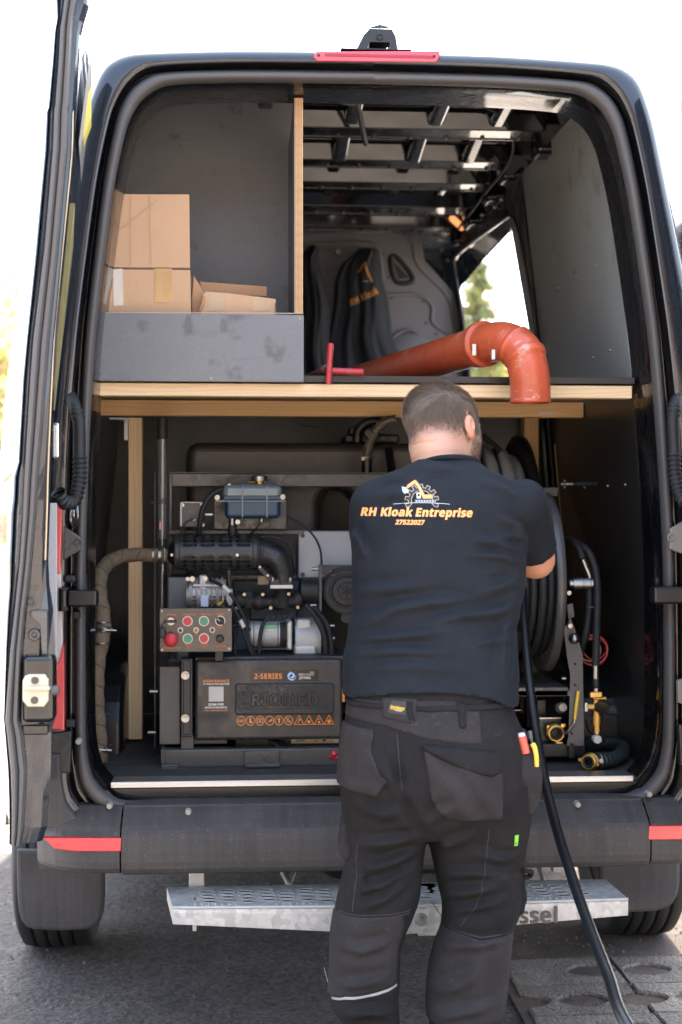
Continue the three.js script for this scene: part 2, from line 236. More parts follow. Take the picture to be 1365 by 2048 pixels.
M.shirt = mat({ map: rep(tShirt, 3), roughness: 0.9, specularIntensity: 0.4, bumpMap: rep(tWeave, 14), bumpScale: 0.0003, sheen: 0.12, sheenRoughness: 0.6, sheenColor: col(0.2, 0.22, 0.26) });
M.trouser = mat({ map: rep(tTrouser, 3), roughness: 0.9, specularIntensity: 0.4, bumpMap: rep(tWeave, 16), bumpScale: 0.0005 });
M.trouserLight = mat({ map: rep(tTrouserLight, 3.3), roughness: 0.9, specularIntensity: 0.45, bumpMap: rep(tWeave, 16), bumpScale: 0.0005 });

// ---------------------------------------------------------------- ground
{
  const flat = (w, h, x, z, y, n = 1) => uvm(new THREE.PlaneGeometry(w, h, n, n).rotateX(-Math.PI / 2).translate(x, y, z));
  struct('ground', flat(400, 400, 0, 0, -0.012), M.yard, 'pale sunlit yard around the parked van');
  const cut = (l) => uvm(new THREE.ShapeGeometry(new THREE.Shape(l.map(([x, z]) => new THREE.Vector2(x, -z)))).rotateX(-Math.PI / 2));
  struct('asphalt', cut([[-1.76, 1.6], [0.44, 1.6], [0.44, -5.6], [-1.02, -5.6], [-1.02, -2.25], [-1.76, -2.25]]), M.asphalt, 'dark grey asphalt behind the left half of the van, run on beneath it to deepen the shade');  // forward strip follows the van footprint: dark ground strengthens the shadow there
  const soil = cut([[0.43, 1.6], [2.73, 1.6], [2.73, -2.25], [1.02, -2.25], [1.02, -5.6], [0.43, -5.6]]).translate(0, 0.007, 0); struct('soil', soil, M.soil, 'brown soil bed under the concrete pavers, run on beneath the van to deepen the shade');  // forward strip beneath the van is dark ground that strengthens its shadow
  // concrete pavers with lens-shaped openings; a piece each
  const W = 0.338, D = 0.252, gap = 0.006, geos = [];
  for (let k = 0; k < 5; k++) {
    const lens = (hx, hy, a0, a1, n) => { const p = []; for (let i = 0; i <= n; i++) { const a = lerp(a0, a1, i / n), q = Math.cos(a), r = Math.sin(a); p.push(new THREE.Vector2(hx + 0.074 * q, hy + 0.057 * Math.sign(r) * Math.pow(Math.abs(r), 1.45) + rr(-0.004, 0.004))); } return p; };
    const odd = k > 2, j = () => rr(-0.003, 0.003), pt = (x, y) => new THREE.Vector2(x + j(), y + j()), outline = [pt(0, 0), pt(W, 0)];
    if (odd) outline.push(...lens(W, D / 2, Math.PI * 1.5, Math.PI * 0.5, 8)); outline.push(pt(W, D), pt(0, D)); if (odd) outline.push(...lens(0, D / 2, Math.PI * 0.5, -Math.PI * 0.5, 8));
    const sh = new THREE.Shape(outline);
    for (const hx of odd ? [W * 0.5] : [W * 0.25, W * 0.75]) sh.holes.push(new THREE.Path(lens(hx, D / 2, 0, Math.PI * 2, 16).slice(0, -1)));
    const g = new THREE.ExtrudeGeometry(sh, { depth: 0.05, bevelEnabled: true, bevelThickness: 0.006, bevelSize: 0.005, bevelOffset: -0.005, bevelSegments: 1, curveSegments: 2 });
    geos.push(uvm(g.rotateX(-Math.PI / 2).translate(-W / 2, -0.05, D / 2)));
  }
  const mats = [1, 0.86, 1.12].map((k) => { const m = M.concrete.clone(); m.color = col(k, k, k * 0.99); return m; });
  const soilObj = scene.children.find((o) => o.name === 'soil');
  const x0 = 0.46; let row = 0;
  for (let z = 1.0; z > -1.05; z -= D + gap, row++) for (let i = 0; i < 8; i++) {
    const x = x0 + W / 2 + i * (W + gap); if (x > 2.6) continue;
    const sunk = sst(-0.45, -0.95, z) * 0.02;
    const o = part('paver', geos[row % 2 ? 3 + Math.floor(rnd() * 2) : Math.floor(rnd() * 3)], mats[Math.floor(rnd() * 3)], soilObj); o.position.set(x, 0.012 + rr(-0.003, 0.003) - sunk, z); o.rotation.set(rr(-0.012, 0.012), rr(-0.02, 0.02), rr(-0.012, 0.012));
  }
  // loose grit on asphalt and in the openings: nobody could count it
  const gg = new THREE.IcosahedronGeometry(0.003, 0), im = new THREE.InstancedMesh(gg, mat({ color: [0.115, 0.092, 0.072], roughness: 0.95 }), 5200), m4 = new THREE.Matrix4(), q4 = new THREE.Quaternion();
  for (let i = 0; i < 5200; i++) { const x = i % 3 ? rr(0.44, 1.9) : rr(-1.6, 0.6), z = rr(-1.8, 1.0), s = rr(0.3, 1.3) * (rnd() < 0.06 ? 1.7 : 1); q4.setFromEuler(new THREE.Euler(rr(0, 6), rr(0, 6), 0)); m4.compose(V(x, x > 0.46 ? 0.012 : 0.002, z), q4, V(s, s * 0.6, s)); im.setMatrixAt(i, m4); im.setColorAt(i, col(rr(0.5, 1.4))); }
  im.name = 'gravel'; im.userData = { kind: 'stuff', label: 'loose light grit scattered on the asphalt and soil' }; shadow(im); scene.add(im);
}

// ---------------------------------------------------------------- trees around the yard
function tree(name, label, x, z, h, w, n, hue, seedn, conifer) {
  rs = seedn; const t = thing(name, label, 'tree', 'trees around the yard'); t.position.set(x, 0, z);
  const bark = mat({ color: [0.09, 0.07, 0.055], roughness: 0.95, bumpMap: rep(tNoise, 3), bumpScale: 0.02 }), limbs = [tubeR([V(0, 0, 0), V(rr(-.1, .1), h * 0.35, rr(-.1, .1)), V(rr(-.2, .2), h * 0.7, 0), V(0, h * 0.96, 0)], (q) => lerp(0.035 * h, 0.006 * h, q), 16, 9)];
  const pts = [];
  const nb = conifer ? 46 : 30;
  for (let i = 0; i < nb; i++) {
    const f = conifer ? lerp(0.14, 0.97, i / nb) : rr(0.25, 0.95), a = i * 2.4 + rr(-.4, .4), reach = w * (conifer ? (1.04 - f) * rr(0.75, 1.15) : Math.sqrt(Math.max(0.05, 1 - ((f - 0.58) / 0.5) ** 2)) * rr(0.6, 1.1));
    const s = V(0, h * f * (conifer ? 1 : 0.86), 0), e = V(Math.cos(a) * reach, h * f + (conifer ? -0.05 * reach : 0.25 * reach), Math.sin(a) * reach), mid = s.clone().lerp(e, 0.55).add(V(0, 0.08 * reach, 0));
    limbs.push(tubeR([s, mid, e], (q) => lerp(0.012, 0.003, q) * h * 0.6, 6, 5));
    const m = Math.ceil(n / nb); for (let k = 0; k < m; k++) { const q = Math.pow(rnd(), 0.6), c = q < 0.55 ? s.clone().lerp(mid, q / 0.55) : mid.clone().lerp(e, (q - 0.55) / 0.45); const sp = (conifer ? 0.12 : 0.24) * w * (0.35 + q * 0.65); c.add(V(rr(-1, 1) * sp, rr(-1, 1) * sp * 0.7, rr(-1, 1) * sp)); pts.push(c); }
  }
  part('trunk', limbs, bark, t);
  const lg = new THREE.PlaneGeometry(conifer ? 0.05 : 0.09, conifer ? 0.24 : 0.14, 1, 2), lp = lg.attributes.position; for (let i = 0; i < lp.count; i++) { const v = lp.getY(i); if (Math.abs(v) > 0.06) lp.setX(i, lp.getX(i) * 0.15); lp.setZ(i, -Math.abs(v) * 0.25); } lg.computeVertexNormals();
  const leaf = mat({ color: hue, roughness: 0.8, transmission: 0.45, thickness: 0, side: THREE.DoubleSide });
  const im = new THREE.InstancedMesh(lg, leaf, pts.length), m4 = new THREE.Matrix4(), q4 = new THREE.Quaternion();
  pts.forEach((p, i) => { const s = rr(0.8, 1.7); q4.setFromEuler(new THREE.Euler(rr(-1.5, 1.5), rr(0, 6.3), rr(-1.5, 1.5))); m4.compose(p, q4, V(s, s, s)); im.setMatrixAt(i, m4); im.setColorAt(i, col(rr(0.7, 1.4), rr(0.75, 1.3), rr(0.5, 1.1))); });
  im.name = 'crown'; im.userData.kind = 'stuff'; shadow(im); t.add(im); return t;
}
{
  const A = [0.42, 0.38, 0.17], B = [0.3, 0.31, 0.14], C = [0.46, 0.42, 0.22];
  tree('conifer_tree', 'tall pointed conifer seen through the open side door, beside the red pipe', 4.55, -26, 6.9, 1.5, 5200, B, 11, true);
  tree('leafy_tree', 'bushy yellow-green tree low in the side door opening, right of the conifer', 5.75, -27, 5.3, 2.1, 5200, A, 12, false);
  tree('leafy_tree', 'yellow-green tree left of the open rear door, topmost of the pale foliage there', -5.6, -22, 5.6, 2.4, 5200, C, 13, false);
  tree('leafy_tree', 'low pale bush-like tree left of the open rear door, in front of the taller one', -4.5, -17, 3.9, 1.9, 4200, C, 14, false);
}

// ---------------------------------------------------------------- unseen sunlit building added behind the camera as fill, mirrored by the paint
{
  const hs = thing('fill_house', 'unseen pale rendered building added to throw fill light at the open rear doors', 'fill_house'), zf = 13;
  const wallM = mat({ color: [0.42, 0.345, 0.29], roughness: 0.9, bumpMap: rep(tFine, 1), bumpScale: 0.004 });
  part('wall', box(V(-9, 0, zf), V(8, 3.4, zf + 7), 0.01), wallM, hs);
  const roof = new THREE.ExtrudeGeometry(new THREE.Shape([[-0.6, 0], [7.6, 0], [3.5, 3.2]].map(([a, b]) => new THREE.Vector2(a, b))), { depth: 17.8, bevelEnabled: false });
  part('roof', uvm(roof.rotateY(-Math.PI / 2).translate(8.4, 3.35, zf)), mat({ color: [0.1, 0.07, 0.06], roughness: 0.85 }), hs);
  for (const x of [-6.8, -3.6, 2.4, 5.6]) { const w = part('window', box(V(x, 1.0, zf + 0.01), V(x + 1.3, 2.4, zf - 0.04), 0.01), M.white, hs); part('pane', box(V(x + 0.1, 1.1, zf - 0.035), V(x + 1.2, 2.3, zf - 0.046), 0), mat({ color: 0.02, roughness: 0.05 }), w); }
  const d = part('door', box(V(-0.9, 0.02, zf + 0.01), V(0.2, 2.15, zf - 0.05), 0.01), mat({ color: [0.05, 0.09, 0.06], roughness: 0.4 }), hs); part('handle', box(V(0.02, 1.05, zf - 0.05), V(0.12, 1.08, zf - 0.1), 0.008), M.chrome, d);
}

// ---------------------------------------------------------------- the van
const van = thing('van', 'black high-roof panel van with both rear doors open, seen from behind', 'van');
const SEAL = [[0, 2.577], [.35, 2.574], [.555, 2.562], [.625, 2.522], [.664, 2.45], [.703, 2.27], [.752, 1.90], [.773, 1.6], [.786, 1.3], [.788, 1.0], [.786, .80], [.768, .71], [.715, .655], [.6, .642], [0, .637]];
const GRV = [[0, 2.606], [.35, 2.603], [.585, 2.588], [.652, 2.544], [.692, 2.465], [.732, 2.28], [.784, 1.91], [.812, 1.6], [.824, 1.3], [.828, 1.0], [.826, .8], [.812, .68], [.75, .615], [.6, .603], [0, .598]];
const OUT = [[0, 2.646], [.35, 2.643], [.622, 2.629], [.692, 2.602], [.726, 2.555], [.765, 2.425], [.862, 1.92], [.917, 1.6], [.955, 1.3], [.975, 1.0], [.975, .8], [.955, .68], [.9, .60], [.7, .57], [0, .56]];
function loop(keys, off = 0, z = 0, sub = 6) {                       // a closed loop round the rear opening, both halves
  const c = (s) => keys.map(([x, y]) => V((x - off * (x > 0.3 ? 1 : x / 0.3)) * s + 0.012 * clamp(2.4 - y, 0, 1.2), y - off * clamp((y - 1.6) / 0.9, -1, 1), z));
  const R = c(1), L = c(-1).reverse(), all = [...R, ...L.slice(1, -1)];
  return new THREE.CatmullRomCurve3(all, true, 'catmullrom', 0.35).getPoints(all.length * sub).slice(0, -1);
}
function loft(loops) {
  const n = loops[0].length, pos = [], idx = [], uv = []; let acc = 0;
  loops.forEach((l, k) => { if (k) acc += l[0].distanceTo(loops[k - 1][0]); let s = 0; for (let i = 0; i <= n; i++) { const p = l[i % n]; if (i) s += p.distanceTo(l[i - 1]); pos.push(p.x, p.y, p.z); uv.push(s, acc); } });
  for (let k = 0; k < loops.length - 1; k++) for (let i = 0; i < n; i++) { const a = k * (n + 1) + i, b = a + n + 1; idx.push(a, b, a + 1, a + 1, b, b + 1); }
  const g = new THREE.BufferGeometry(); g.setAttribute('position', new THREE.Float32BufferAttribute(pos, 3)); g.setAttribute('uv', new THREE.Float32BufferAttribute(uv, 2)); g.setIndex(idx); g.computeVertexNormals(); return g;
}
{
  // outer skin: loops running forward from the rear edge to the cab and nose
  const fwd = (z, sx, top, dz = 0) => loop(OUT, -0.014, z).map((p) => V(p.x * sx, p.y > 0.9 ? 0.9 + (p.y - 0.9) * top : p.y, z + dz));
  const BL = (t) => OUT.map((p, i) => [lerp(p[0], GRV[i][0], t), lerp(p[1], GRV[i][1], t)]);
  const skin = [loop(OUT, 0, -0.022), loop(OUT, -0.009, -0.04), loop(OUT, -0.014, -0.07), fwd(-0.3, 1.008, 1.042), fwd(-0.8, 1.012, 1.07), fwd(-1.3, 1.015, 1.088), fwd(-1.58, 1.015, 1.088)];
  const sk = loft(skin); part('body_shell', sk, M.body, van);
  // forward of the sliding door gap: left side and roof go on, the right side is open between z = -1.62 and -2.85
  const n = skin[0].length, full = (z, sx, top) => fwd(z, sx, top);
  const open = (l0, l1, steps) => { const pos = [], idx = []; const cut = (p) => p.x > 0.5 && p.y < 2.62; for (let k = 0; k <= steps; k++) for (let i = 0; i <= n; i++) { const p = l0[i % n].clone().lerp(l1[i % n], k / steps); pos.push(p.x, p.y, p.z); } for (let k = 0; k < steps; k++) for (let i = 0; i < n; i++) { if (cut(l0[i]) && cut(l0[(i + 1) % n])) continue; const a = k * (n + 1) + i, b = a + n + 1; idx.push(a, b, a + 1, a + 1, b, b + 1); } const g = new THREE.BufferGeometry(); g.setAttribute('position', new THREE.Float32BufferAttribute(pos, 3)); g.setIndex(idx); g.computeVertexNormals(); return clean(g); };
  part('body_shell', open(fwd(-1.58, 1.015, 1.088), fwd(-2.95, 1.015, 1.088), 2), M.body, van);
  part('cab', [open(fwd(-2.95, 1.015, 1.088), fwd(-3.9, 1.01, 1.07), 2), open(fwd(-3.9, 1.01, 1.07), fwd(-4.9, 0.97, 0.6), 2), clean(loft([fwd(-4.9, 0.97, 0.6), fwd(-5.6, 0.9, 0.16), fwd(-5.8, 0.8, 0.02)]))], M.body, van);
  // rear face, door gap, raised channel, reveal
  part('rear_frame', loft([loop(OUT, 0, -0.022), loop(BL(0.12), 0, -0.012), loop(BL(0.35), 0, -0.003), loop(BL(0.65), 0, 0.003), loop(GRV, -0.006, 0.004), loop(GRV, 0, -0.002)]), M.body, van);
  part('door_channel', loft([loop(GRV, 0, -0.002), loop(GRV, 0.002, -0.05), loop(SEAL, -0.022, -0.052), loop(SEAL, -0.016, -0.04), loop(SEAL, -0.004, -0.04)]), M.gloss, van);
  const se = []; for (const [o, z] of [[-0.012, -0.042], [-0.014, -0.022], [-0.004, -0.008], [0.008, -0.012], [0.012, -0.03], [0.01, -0.05]]) se.push(loop(SEAL, o, z));
  part('door_seal', loft(se), M.seal, van);
  part('opening_reveal', loft([loop(SEAL, 0.009, -0.045), loop(SEAL, 0.014, -0.06), loop(SEAL, 0.018, -0.1), loop(SEAL, 0.02, -0.2)]), M.glossIn, van);
  // roof skin from inside, ribs, bosses
  const cy = (z) => lerp(lerp(2.655 + 0.04 * sst(-0.14, -0.3, z), 2.715, sst(-0.3, -0.8, z)), 2.775, sst(-0.8, -1.5, z));
  const liner = [grid((u, v) => { const z = lerp(-0.14, -3.05, v), x = lerp(-0.74, 0.74, u), e = Math.max(0, Math.abs(x) - 0.6) / 0.14; return V(x * (1 + 0.06 * e), cy(z) - 0.16 * e * e, z); }, 28, 40)];
  part('roof_lining', liner, M.roofSkin, van);
  for (const [z, w, hgt] of [[-0.87, 0.13, 0.055], [-1.5, 0.13, 0.06], [-1.85, 0.13, 0.06], [-2.33, 0.18, 0.055], [-2.75, 0.12, 0.05]]) {
    const prof = [[-w * 0.72, 0], [-w * 0.56, -0.008], [-w * 0.46, -hgt], [w * 0.46, -hgt], [w * 0.56, -0.008], [w * 0.72, 0], [w * 0.72, 0.02], [-w * 0.72, 0.02]].map(([a, b]) => new THREE.Vector2(a, b));
    const g = new THREE.ExtrudeGeometry(new THREE.Shape(prof), { depth: 1.24, bevelEnabled: true, bevelThickness: 0.012, bevelSize: 0.004, bevelSegments: 2 }), yc = cy(z);
    const rib = part('ceiling_rib', uvm(g.rotateY(Math.PI / 2).translate(-0.62, yc, z)), M.glossIn, van);
    for (let i = 0; i < 9; i++) part('rivet', cyl(V(-0.4 + i * 0.12, yc - hgt - 0.003, z - w * 0.3), V(-0.4 + i * 0.12, yc - hgt - 0.0115, z - w * 0.3), 0.008, 0.006, 10), M.steelGrey, rib);
    for (const s of [-1, 1]) part('rib_flange', box(V(-0.62, yc - hgt - 0.001, z + s * w * 0.43 - 0.004), V(0.62, yc - hgt - 0.008, z + s * w * 0.43 + 0.004), 0.003), M.gloss, rib);
    for (const s of [-1, 1]) part('rib_end', box(V(s * 0.6, yc - 0.02, z - w * 0.4), V(s * 0.72, yc - 0.13, z + w * 0.4), 0.02), M.glossIn, rib);
  }
  for (const z of [-0.58, -1.18, -1.68, -2.08]) for (const x of [-0.28, 0.0, 0.27, 0.47]) part('roof_stiffener', uvm(new RoundedBoxGeometry(0.05, 0.04, z < -1.5 ? 0.2 : 0.44, 2, 0.015).rotateX(-(cy(z - 0.1) - cy(z + 0.1)) / 0.2).translate(x, cy(z) - 0.015, z)), M.glossIn, van);
  
  for (const z of [-0.42, -0.52, -0.72, -1.08, -1.22, -1.36, -1.66, -2.02, -2.14, -2.52]) part('pressed_bead', tube([V(-0.6, cy(z) - 0.002, z), V(-0.1, cy(z) - 0.006, z + 0.004), V(0.25, cy(z) - 0.002, z - 0.004), V(0.6, cy(z) - 0.004, z)], 0.009, 8, 8), M.gloss, van);
  part('roof_cable', tube([V(-0.2, cy(-0.5) - 0.02, -0.5), V(0.1, cy(-0.5) - 0.035, -0.52), V(0.4, cy(-0.6) - 0.03, -0.62), V(0.56, cy(-0.9) - 0.06, -1.0), V(0.6, cy(-1.5) - 0.1, -1.9), V(0.6, cy(-2) - 0.1, -2.5)], 0.006, 10, 7), M.rubber, van);
  // header beam behind the seal with two strikers and a stay rod
  each('header_beam', [pb(300, 163, 1180, 182, -0.115, 0.1, 0.012), pb(320, 181, 1160, 192, -0.17, 0.09, 0.008)], M.glossIn, van);
  for (const [x, y] of [[680, 187], [832, 188]]) { const c = P(x, y, -0.16); const st = part('door_striker', [box(V(c.x - 0.03, c.y - 0.008, c.z), V(c.x + 0.03, c.y + 0.012, c.z + 0.012), 0.004), tube([V(c.x - 0.012, c.y + 0.004, c.z + 0.01), V(c.x - 0.01, c.y + 0.006, c.z + 0.03), V(c.x + 0.01, c.y + 0.006, c.z + 0.03), V(c.x + 0.012, c.y + 0.004, c.z + 0.01)], 0.004, 6, 8)], M.chrome, van); each('bolt', [-0.024, 0.024].map((d) => bolt(V(c.x + d, c.y - 0.001, c.z + 0.012), 0.0095)), M.chrome, st); }
  part('stay_rod', [cyl(P(714, 203, -0.3), P(732, 287, -0.62), 0.008, 0.0085), disc(P(714, 203, -0.29), 0.006, 0.02)], M.rubber, van);
  part('stay_bracket', poly([[680, 205], [705, 198], [742, 198], [735, 206], [700, 210]], -0.3, 0.012), M.steelGrey, van);
  // cab bulkhead
  const zb = -3.0, bh = part('bulkhead', poly([[200, 452], [816, 452], [840, 468], [850, 520], [908, 585], [922, 640], [936, 760], [936, 1250], [200, 1250]], zb, 0.03, 0.006), M.bulk, van);
  part('bulkhead_bead', [tube([P(560, 470, zb), P(805, 470, zb), P(825, 486, zb), P(834, 526, zb), P(895, 594, zb), P(908, 645, zb), P(922, 760, zb)], 0.008, 10, 8), tube([P(604, 490, zb), P(745, 488, zb), P(756, 498, zb), P(766, 560, zb)], 0.01, 10, 8), tube([P(765, 590, zb), P(842, 592, zb), P(864, 612, zb), P(866, 645, zb), P(905, 672, zb)], 0.01, 10, 8)], M.bulk, bh);
  part('pressed_triangle', [tube([P(783, 514, zb), P(794, 564, zb), P(826, 562, zb), P(824, 552, zb), P(790, 513, zb)], 0.012, 8, 8, true), poly([[788, 522], [798, 558], [820, 556]], zb + 0.004, 0.01, 0.003)], M.steelDark, bh);
  part('pressed_wheel_bulge', [new THREE.SphereGeometry(0.17, 28, 18).scale(1, 1, 0.28).translate(...P(820, 735, zb).toArray()), tube([P(770, 700, zb + 0.01), P(795, 668, zb + 0.012), P(822, 660, zb + 0.012), P(850, 680, zb + 0.012), P(872, 720, zb + 0.01)], 0.008, 10, 8)], M.bulk, bh);
  each('bolt', [[646, 461], [706, 462], [758, 464], [810, 467], [768, 508], [777, 554], [784, 596], [848, 602], [854, 646], [874, 668], [903, 600], [915, 662]].map(([x, y]) => disc(P(x, y, zb + 0.006), 0.008, 0.012, 0.002)), M.stainless, bh);
  part('coat_hook', [cyl(P(676, 506, zb), P(676, 504, zb + 0.06), 0.006), disc(P(676, 503, zb + 0.065), 0.012, 0.01, 0.003)], M.chrome, bh);
  // right side wall forward of the lining, with the opening of the pushed-back side door
  const wx = (y) => (y > 1.8 ? lerp(0.748, 0.665, (y - 1.8) / 0.7) : lerp(0.80, 0.748, clamp((y - 1.05) / 0.75)));
  const SW = (px, py) => { let z = -2; for (let k = 0; k < 30; k++) { const p = P(px, py, z), want = wx(p.y); z += (p.x - want) * 2.2; z = clamp(z, -3.4, -0.3); } const p = P(px, py, z); return new THREE.Vector2(z, p.y); };
  const lean = (g, th, side = 1) => { let q = g.index ? g.toNonIndexed() : g; q.rotateY(-Math.PI / 2); const p = q.attributes.position; for (let i = 0; i < p.count; i++) p.setX(i, side * (wx(p.getY(i)) - p.getX(i))); q.deleteAttribute('normal'); q.computeVertexNormals(); return uvm(q); };
  {
    const hole = [[908, 522], [917, 508], [1012, 436], [1022, 431], [1031, 438], [1043, 480], [1058, 560], [1072, 650], [1082, 720], [1088, 765]].map(([x, y]) => SW(x, y)), last = SW(940, 765);
    hole.push(new THREE.Vector2(hole[hole.length - 1].x, 0.75), new THREE.Vector2(last.x, 0.75), last, SW(926, 640), SW(913, 560));
    const s = new THREE.Shape([[-1.3, 0.69], [-1.3, 2.66], [-3.35, 2.72], [-3.35, 0.69]].map(([a, b]) => new THREE.Vector2(a, b))); s.holes.push(new THREE.Path(hole));
    part('side_wall', lean(new THREE.ExtrudeGeometry(s, { depth: 0.01, bevelEnabled: false }), 0.01), M.glossIn, van);
    const rim = hole.map((q) => V(wx(q.y) + 0.0, q.y, q.x)); part('door_opening_trim', tube(rim, 0.007, 8, 8, true), M.blackPlastic, van);
    for (const [x, y] of [[880, 478], [895, 465], [905, 490], [935, 460], [950, 445], [885, 500], [965, 430], [990, 415], [1003, 400], [897, 520]]) { const q = SW(x, y); part('body_screw', cyl(V(wx(q.y) - 0.008, q.y, q.x), V(wx(q.y) + 0.01, q.y, q.x), 0.008, 0.009, 10), M.chrome, van); }
  }
  { const lp = P(915, 445, -2.55), g = new RoundedBoxGeometry(0.085, 0.03, 0.035, 3, 0.012).rotateZ(-0.75).translate(lp.x, lp.y, lp.z); part('interior_lamp', [new RoundedBoxGeometry(0.11, 0.02, 0.05, 2, 0.008).rotateZ(-0.75).translate(lp.x + 0.008, lp.y + 0.008, lp.z - 0.01)], M.blackPlastic, van); part('lamp_lens', g, mat({ color: [0.75, 0.35, 0.15], roughness: 0.3, emissive: col(0.9, 0.36, 0.12), emissiveIntensity: 0.35 }), van.children[van.children.length - 1]); }
  // floor, sill, lining panels
  part('cargo_floor', box(V(-0.8, 0.69, -0.1), V(0.8, 0.66, -3.05), 0.004), mat({ map: rep(tPlyDark, 1.2), color: [1.9, 1.75, 1.65], roughness: 0.75, bumpMap: rep(tFine, 8), bumpScale: 0.0005 }), van);
  { const a = P(205, 1570, -0.07), b = P(1308, 1551, -0.07); part('sill_strip', [box(V(-0.70, 0.700, -0.075), V(0.715, 0.691, -0.155), 0.003), box(V(-0.70, 0.701, -0.068), V(0.715, 0.684, -0.0755), 0.002)], M.alu, van); }
  part('sill_panel', [box(V(-0.72, 0.684, -0.085), V(0.735, 0.63, -0.14), 0.006), box(V(-0.73, 0.652, -0.05), V(0.745, 0.63, -0.1), 0.008)], M.blackSatin, van);
  // underside, so that the body is closed
  part('underbody', box(V(-0.9, 0.6, -0.12), V(0.9, 0.56, -5.4), 0.01), M.rubber, van);
  // lining: leaning boards, x as a function of height
  const lining = (pts, side, th, y0off = 0) => { const s = new THREE.Shape(pts.map(([z, y]) => new THREE.Vector2(z, y))), g = new THREE.ExtrudeGeometry(s, { depth: th, bevelEnabled: false, curveSegments: 8 }); let q = g.toNonIndexed(); q.rotateY(-Math.PI / 2); const p = q.attributes.position; for (let i = 0; i < p.count; i++) p.setX(i, side * (wx(p.getY(i)) + (th - (p.getX(i) + th)) + y0off)); q.computeVertexNormals(); return uvm(q); };
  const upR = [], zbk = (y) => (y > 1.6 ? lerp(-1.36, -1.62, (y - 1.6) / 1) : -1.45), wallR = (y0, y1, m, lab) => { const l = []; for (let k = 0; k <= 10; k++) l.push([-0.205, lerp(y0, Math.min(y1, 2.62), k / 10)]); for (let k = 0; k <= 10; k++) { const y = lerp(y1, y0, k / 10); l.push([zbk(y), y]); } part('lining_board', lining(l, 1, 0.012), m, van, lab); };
  wallR(1.772, 2.64, M.plyWall, 'upper board on the right wall with a grey-green sheen put into its colour'); wallR(0.69, 1.77, M.plyDark, 'darker lower board on the right wall');  // sheen is painted into the upper board; the lower one is coloured darker
  const midL = []; for (let k = 0; k <= 10; k++) midL.push([-0.12, lerp(0.69, 2.55, k / 10)]); for (let k = 0; k <= 10; k++) midL.push([-2.8, lerp(2.62, 0.69, k / 10)]);
  part('lining_board', lining(midL, -1, 0.012, 0.075), M.ply, van);
  part('board_joint', [tube([V(wx(2.5) - 0.003, 2.5, -1.60), V(wx(2.1) - 0.003, 2.1, -1.53), V(wx(1.75) - 0.003, 1.75, -1.45)], 0.0035, 10, 6), tube([V(wx(1.66) - 0.003, 1.66, -1.24), V(wx(1.25) - 0.003, 1.25, -1.20)], 0.004, 6, 6)], mat({ color: [0.34, 0.24, 0.14], roughness: 0.8 }), van);
  const scr = []; for (const [z, y] of [[-0.95, 2.17], [-0.7, 2.17], [-0.45, 2.16], [-1.35, 2.3], [-1.2, 2.0], [-0.4, 1.9], [-0.55, 1.5], [-0.85, 1.5], [-0.35, 1.5], [-0.5, 1.05], [-0.25, 0.85], [-0.6, 1.9]]) scr.push(cyl(V(wx(y) - 0.004, y, z), V(wx(y) + 0.003, y, z), 0.004, 0.005, 8));
  each('screw', scr, M.chrome, van);
  // wheel arches inside
  const arch = (s) => { const pts = []; for (let k = 0; k <= 16; k++) { const a = Math.PI * k / 16; pts.push(new THREE.Vector2(-1.02 - Math.cos(a) * 0.46, 0.69 + Math.pow(Math.sin(a), 0.7) * 0.3)); } const g = new THREE.ExtrudeGeometry(new THREE.Shape(pts), { depth: 0.1, bevelEnabled: true, bevelThickness: 0.02, bevelSize: 0.03, bevelOffset: -0.03, bevelSegments: 4 }); return uvm(g.rotateY(-Math.PI / 2).translate(s > 0 ? 0.80 : -0.73, 0, 0)); };
  part('wheel_arch', arch(1), M.blackSatin, van); part('wheel_arch', arch(-1), M.blackSatin, van);
  // bumper: centre beam, corner pieces, reflectors, screws
  const bp = [[0.0, 0.652], [0.03, 0.636], [0.066, 0.612], [0.078, 0.602], [0.0855, 0.592], [0.089, 0.578], [0.0905, 0.55], [0.089, 0.525], [0.0845, 0.508], [0.075, 0.4975], [0.058, 0.49], [0.03, 0.484], [-0.02, 0.478], [-0.06, 0.475], [-0.06, 0.652]];
  const bumpG = (x0, x1) => { const g = new THREE.ExtrudeGeometry(new THREE.Shape(bp.map(([z, y]) => new THREE.Vector2(z, y))), { depth: x1 - x0 - 0.006, bevelEnabled: true, bevelThickness: 0.003, bevelSize: 0.004, bevelSegments: 2 }); return uvm(g.rotateY(Math.PI / 2).scale(1, 1, -1).translate(x0 + 0.003, 0, 0)); };
  const fixWind = (g) => { const p = g.attributes.position; for (let i = 0; i < p.count; i += 3) { const a = V().fromBufferAttribute(p, i + 1), b = V().fromBufferAttribute(p, i + 2); p.setXYZ(i + 1, b.x, b.y, b.z); p.setXYZ(i + 2, a.x, a.y, a.z); } g.deleteAttribute('normal'); g.computeVertexNormals(); return uvm(g); };
  const xl = P(243, 1690, 0.085).x, xr = P(1300, 1680, 0.085).x;
  const bumper = part('bumper', fixWind(bumpG(xl, xr)), M.bumper, van);
  part('bumper_lip', [box(V(xl, 0.655, 0.012), V(xr, 0.622, -0.02), 0.004)], M.bumper, bumper);
